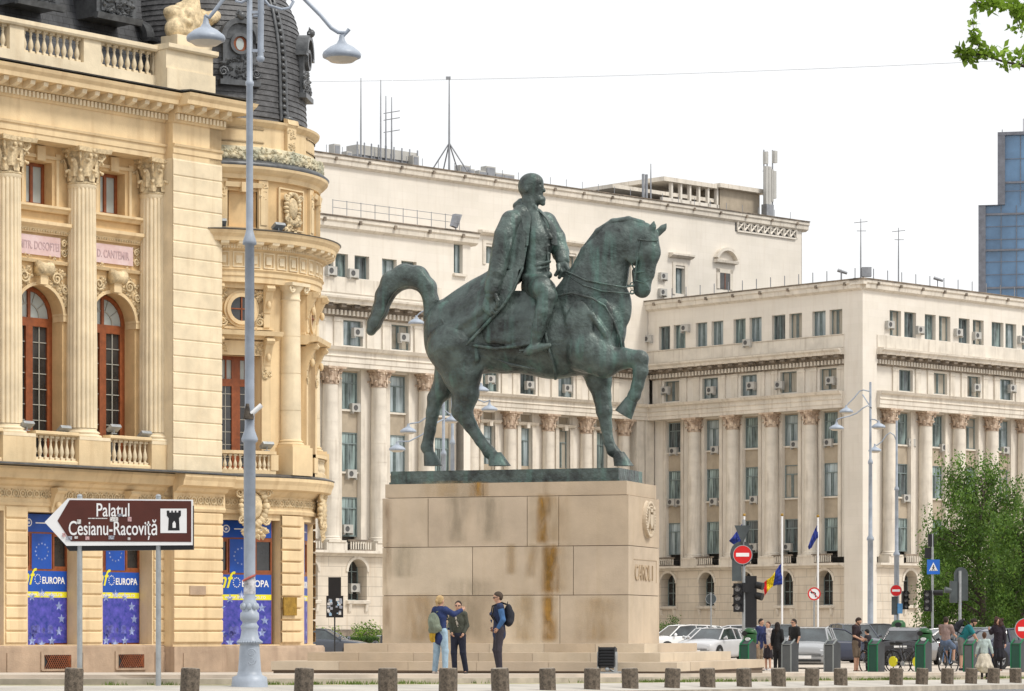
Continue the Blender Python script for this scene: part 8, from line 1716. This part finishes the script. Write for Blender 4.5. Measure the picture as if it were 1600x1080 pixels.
# ---------------------------------------------------------------- bicycles
def bicycle(u, D, yaw, col, label, disc=None):
    t = thing('bicycle', label, 'bicycle', TR((u-800)/F_*D, D, gz(D), yaw)); B = WM[t.name]
    f = MB(); R = .34; a, c = (-.52, 0, R), (.52, 0, R); bb, seat, hd_, hb = (-.08, 0, .28), (-.22, 0, .78), (.33, 0, .80), (.36, 0, .72)
    for p, q_ in ((a, bb), (bb, seat), (seat, hd_), (bb, hb), (a, (-.2, 0, .70)), (hd_, c)): f.tube([p, q_], .018, 6)
    f.tube([seat, (-.24, 0, .92)], .015, 6); f.tube([hd_, (.31, 0, .98)], .015, 6); part('frame', f, paint('bike_%d' % (col[0]*1000+col[2]*100), col), t)
    m = MB(); m.tube([(.36, -.28, 1.0), (.33, -.2, .99), (.31, 0, .98), (.33, .2, .99), (.36, .28, 1.0)], .014, 6); part('handlebar', m, M['dark'], t)
    m = MB(); m.tube([(-.36, 0, .95), (-.24, 0, .95), (-.1, 0, .94)], [.075, .06, .025], 8); part('saddle', m, M['dark'], t)
    w = MB(); n = 22
    w.tube([(R*math.cos(2*math.pi*k/n), 0, R*math.sin(2*math.pi*k/n)) for k in range(n+1)], .022, 6); wm = w.mesh('wheel', M['tyre']); sp = MB()
    for k in range(12): an = R_(k*30); sp.tube([(0, 0, 0), (R*math.cos(an), 0, R*math.sin(an))], .003, 3)
    if disc: sp.mi = 1; sp.disc(0, -.03, 0, .17, 16, y1=.03)
    sm_ = sp.mesh('spokes', [M['galv'], M['yellow'] if disc else M['galv']])
    for x in (-.52, .52): Mx = B @ Matrix.Translation((x, 0, R)); o = part('wheel', wm, None, t, Mx); part('spokes', sm_, None, o, Mx)
    m = MB(); m.disc(-.08, -.04, .28, .09, 12, y1=-.03); m.tube([(-.08, -.05, .28), (.04, -.06, .16)], .01, 4); m.tube([(-.08, .05, .28), (-.2, .06, .4)], .01, 4); part('crank', m, M['galv'], t)
    m = MB(); m.tube([(-.52+.40*math.cos(R_(k)), 0, .34+.38*math.sin(R_(k))) for k in (20, 60, 100, 140, 170)], .02, 5); part('mudguard', m, M['dark'], t)
bicycle(1402, 100, -65, (.02, .02, .02), 'black bicycle standing left of the one with the yellow disc'); bicycle(1414, 99, -50, (.03, .03, .04), 'parked bicycle with a bright yellow disc on its wheels', disc=True); bicycle(1482, 98.4, 150+90, (.05, .12, .25), 'bicycle under the man in the pink shirt'); bicycle(1361, 99.5, -70, (.02, .02, .02), 'black bicycle beside the dark green wedge bin and the child')
D = 148; t = thing('scooter', 'black scooter half hidden behind the left end of the pedestal', 'scooter', TR((590-800)/F_*D, D, gz(D), -60)); m = MB(); 
for x in (-.6, .6): m.tube([(x+.24*math.cos(2*math.pi*k/16), 0, .27+.24*math.sin(2*math.pi*k/16)) for k in range(17)], .06, 6)
part('wheel', m, M['tyre'], t); s_ = SDF(); s_.chain([(-.6, 0, .55), (-.2, 0, .7), (.1, 0, .38), (.4, 0, .4), (.55, 0, .9)], [.18, .15, .12, .12, .1], k=.05); s_.cap((.6, 0, .5), (.5, 0, 1.05), .15, .1, k=.05); part('body', s_.mesh(.03, 'body', paint('scooter_black', (.015, .015, .018))), None, t); m = MB(); m.tube([(.5, -.3, 1.1), (.5, .3, 1.1)], .025, 6); m.ball((.66, 0, .85), .09, 8, 5); part('handlebar', m, M['galv'], t)
# ---------------------------------------------------------------- vegetation
def leaf_cloud(mb, pts, size, rr, droop=0., mi=2):
    for p, n, r in pts:
        for _ in range(n):
            a, b_ = rr.uniform(0, 6.28), rr.uniform(-1, 1); q = rr.random()**.5*r; c = Vector((p[0]+q*math.cos(a)*math.sqrt(1-b_*b_*.3), p[1]+q*math.sin(a)*math.sqrt(1-b_*b_*.3), p[2]+q*b_*(1+droop)))
            s_ = size*rr.uniform(.55, 1.3); d1 = Vector((rr.gauss(0, 1), rr.gauss(0, 1), rr.gauss(0, 1)-droop*1.2)).normalized(); d2 = d1.cross(Vector((rr.gauss(0, 1), rr.gauss(0, 1), rr.gauss(0, 1)))).normalized()
            mb.mi = rr.randrange(mi); i = mb.av([c, c+d1*s_*.5+d2*s_*.28, c+d1*s_, c+d1*s_*.5-d2*s_*.28]); mb.af(i, i+1, i+2, i+3, sm=False)
def tree(label, u, D, H, R, base, seed, n_limb=26, leaves=22000, size=.16, group=None, squash=1., cat='tree', mats=None, lo=.12):
    rr = random.Random(seed); x = (u-800)/F_*D; t = thing('tree', label, cat, TR(x, D, gz(D)), group)
    tk = MB(); P = [Vector((.15*math.sin(k*1.3+seed), .1*math.cos(k*1.7), H*.93*k/8)) for k in range(9)]; tk.tube(P, [.2*H/10*(1-k/10) for k in range(9)], 8)
    clumps = []
    for k in range(n_limb):
        f = lo+(.97-lo)*(k+rr.random())/n_limb; a = rr.uniform(0, 6.28); w = R*squash*math.sin(math.pi*min(.96, (.22+.72*f)))**.7*rr.uniform(.65, 1.08); s0 = Vector((0, 0, H*(f*.8))); e = Vector((w*math.cos(a), w*math.sin(a), H*f+rr.uniform(0, .5))); mid = s0.lerp(e, .5)+Vector((0, 0, .35))
        tk.tube([s0, mid, e, e+Vector((w*.12*math.cos(a), w*.12*math.sin(a), -.5))], [.07, .045, .025, .01], 5)
        for q in (.45, .75, 1.0, 1.12): c = s0.lerp(e, q); clumps.append((c+Vector((0, 0, -.25 if q > .9 else .1)), rr.uniform(.35, .75)*R*.42, rr.choice((0, 1))))
        if rr.random() < .8:
            for j in range(3): clumps.append((e+Vector((rr.uniform(-.3, .3), rr.uniform(-.3, .3), -.45-.5*j)), R*.17, 0))
    clumps.append((Vector((0, 0, H*.97)), R*.2, 0))
    lf = MB(); tot = sum(c[1]**2 for c in clumps); 
    for c, r, k in clumps: leaf_cloud(lf, [(c, max(6, int(leaves*r*r/tot)), r)], size, rr, droop=.9, mi=3)
    part('trunk', tk, M['bark'], t); part('crown', lf, mats or [M['leaf1'], M['leaf1b'], M['leaf1c']], t); return t
M['leaf1c'] = mat('leaf_light_green', (.17, .29, .045), rough=.55, var=.3, scale=1.2, leaf=True); M['leaf1b'] = mat('leaf_mid_green', (.10, .195, .03), rough=.55, var=.3, scale=1.2, leaf=True)
tree('tall bushy green tree in front of the right part of the building', 1532, 150, 9.6, 2.75, 0, 5, 40, leaves=34000, size=.15, lo=.08)
tree('smaller green tree left of the tall one, beside the thin street lamp', 1468, 154, 6.2, 1.35, 0, 8, 24, 14000, .15)
tree('green tree cut by the right edge of the photo', 1600, 146, 7.4, 2.1, 0, 12, 26, 22000, .15)
tree('dark green tree behind the tall one at the right', 1560, 172, 7.6, 2.4, 0, 31, 22, 15000, .17)
def shrub(label, u, D, w, h, n, seed, mats, name='shrub'):
    rr = random.Random(seed); t = thing(name, label, 'shrub', TR((u-800)/F_*D, D, gz(D))); st_ = MB(); lf = MB()
    for k in range(9): a = rr.uniform(0, 6.28); e = Vector((w*.7*math.cos(a), w*.7*math.sin(a), h*rr.uniform(.5, .95))); st_.tube([(0, 0, 0), e*.5, e], [.04, .025, .01], 4); leaf_cloud(lf, [(e, n//18, w*.5)], .12, rr)
    leaf_cloud(lf, [(Vector((0, 0, h*.5)), n//2, w)], .12, rr); part('stem', st_, M['bark'], t); part('foliage', lf, mats, t)
shrub('dark green shrub against the building, just right of the pedestal', 1047, 205, .8, 2.3, 1500, 1, [M['leaf3'], M['leaf1']]); shrub('small round shrub at the building foot above the white cars', 1079, 207, .6, 1.7, 900, 2, [M['leaf3'], M['leaf1b']])
D = 172; t = thing('hedge', 'clipped green hedge before the building, left of the monument', 'hedge', TR((545-800)/F_*D, D, gz(D), 8)); rr = random.Random(4); cb = MB(); cb.box(-2.2, 1.6, -.3, .3, .02, .82); lf = MB()
for _ in range(9000):
    c = Vector((rr.uniform(-2.3, 1.7), rr.choice((-.34, -.3, .3, rr.uniform(-.3, .3))), rr.uniform(.0, .95))); 
    if abs(c.y) < .28: c.z = rr.uniform(.8, .98)
    leaf_cloud(lf, [(c, 1, .05)], .085, rr)
part('stems', cb, M['bark'], t); part('foliage', lf, [M['leaf3'], M['leaf1b']], t)
shrub('loose leafy shrub growing above the right end of the clipped hedge', 575, 176, .9, 1.75, 1600, 6, [M['leaf1'], M['leaf2']]); shrub('low loose shrub above the left end of the clipped hedge', 510, 176, .9, 1.5, 1300, 7, [M['leaf1'], M['leaf2']])
mb = MB(); mb.quad(((495-800)/F_*160, 158, gz(158)+.01), ((600-800)/F_*160, 158, gz(158)+.01), ((600-800)/F_*180, 182, gz(158)+.01), ((480-800)/F_*180, 182, gz(158)+.01)); struct('lawn', mb, mat('lawn_green', (.12, .2, .03), var=.3, scale=6))
# near tree whose branch reaches into the top right corner
D = 30.; t = thing('tree', 'near tree whose leafy branch tips reach into the top right corner', 'tree', TR(9.2, D, gz(D)-.3)); rr = random.Random(9); z0 = gz(D)-.3; B = WM[t.name].inverted()
def PW_(u, v, dy=0.): p = B @ Vector(((u-800)/F_*D, D+dy, CZ+(H_-v)/F_*D)); return p
tk = MB(); tk.tube([(0, 0, 0), (.1, 0, 2), (.0, .1, 4.2), (-.3, .1, 5.6), (-.5, 0, 7.2), (-.3, 0, 9)], [.26, .21, .18, .15, .1, .04], 10); lf = MB()
for pts, rd in (([(1800, 180), (1720, 150), (1650, 118), (1600, 104), (1566, 94), (1540, 88), (1515, 84)], (.05, .035, .022, .016, .012, .009, .004)), ([(1790, 60), (1700, 30), (1640, 22), (1600, 17), (1560, 6), (1520, 4)], (.045, .03, .02, .014, .009, .004)), ([(1540, 88), (1530, 72), (1521, 55), (1519, 30)], (.007, .005, .004, .003)), ([(1560, 6), (1540, -12), (1520, -30)], (.009, .006, .004)), ([(1600, 17), (1590, 35), (1597, 52)], (.006, .004, .003)), ([(1620, 110), (1605, 92), (1590, 80)], (.007, .005, .003))):
    P = [PW_(u, v, .05*math.sin(i*2.)) for i, (u, v) in enumerate(pts)]; tk.tube(P, list(rd), 6)
    for i in range(len(P)-1):
        if pts[i][0] > 1700: continue
        for k in range(5):
            c = P[i].lerp(P[i+1], k/5)
            if rr.random() < .75: leaf_cloud(lf, [(c+Vector((rr.uniform(-.03, .03), 0, rr.uniform(-.03, .04))), rr.randint(4, 10), .06)], .08, rr)
for (u, v, n, r) in ((1512, 85, 40, .055), (1503, 80, 22, .05), (1520, 60, 14, .04), (1514, 95, 10, .04), (1545, 85, 22, .05), (1519, 34, 6, .03), (1560, 4, 40, .07), (1580, 12, 40, .07), (1530, 3, 24, .06), (1595, 24, 26, .05), (1590, 90, 16, .05), (1570, 80, 10, .04)): leaf_cloud(lf, [(PW_(u, v), int(n*1.5), r*1.15)], .085, rr)
for k in range(16):
    a = Vector((-.5, 0, 6.8))+Vector((rr.uniform(-.2, 2.0), rr.uniform(-1.5, 1.5), rr.uniform(.5, 3))); tk.tube([(-.4, 0, 6.2), a], [.06, .01], 5); leaf_cloud(lf, [(a, 130, .6)], .07, rr)
tk.tube([(-.3, .1, 5.6), tuple(PW_(1800, 180))], [.1, .05], 6); tk.tube([(-.45, .05, 6.8), tuple(PW_(1790, 60))], [.08, .045], 6)
part('trunk', tk, M['bark'], t); part('crown', lf, [M['leaf2'], mat('fresh_leaf', (.26, .40, .04), rough=.5, var=.25, leaf=True)], t)
for l in [o for o in C.objects if o.parent is None and o.get('label')]:
    assert len(l['label'].split()) <= 16, l['label']
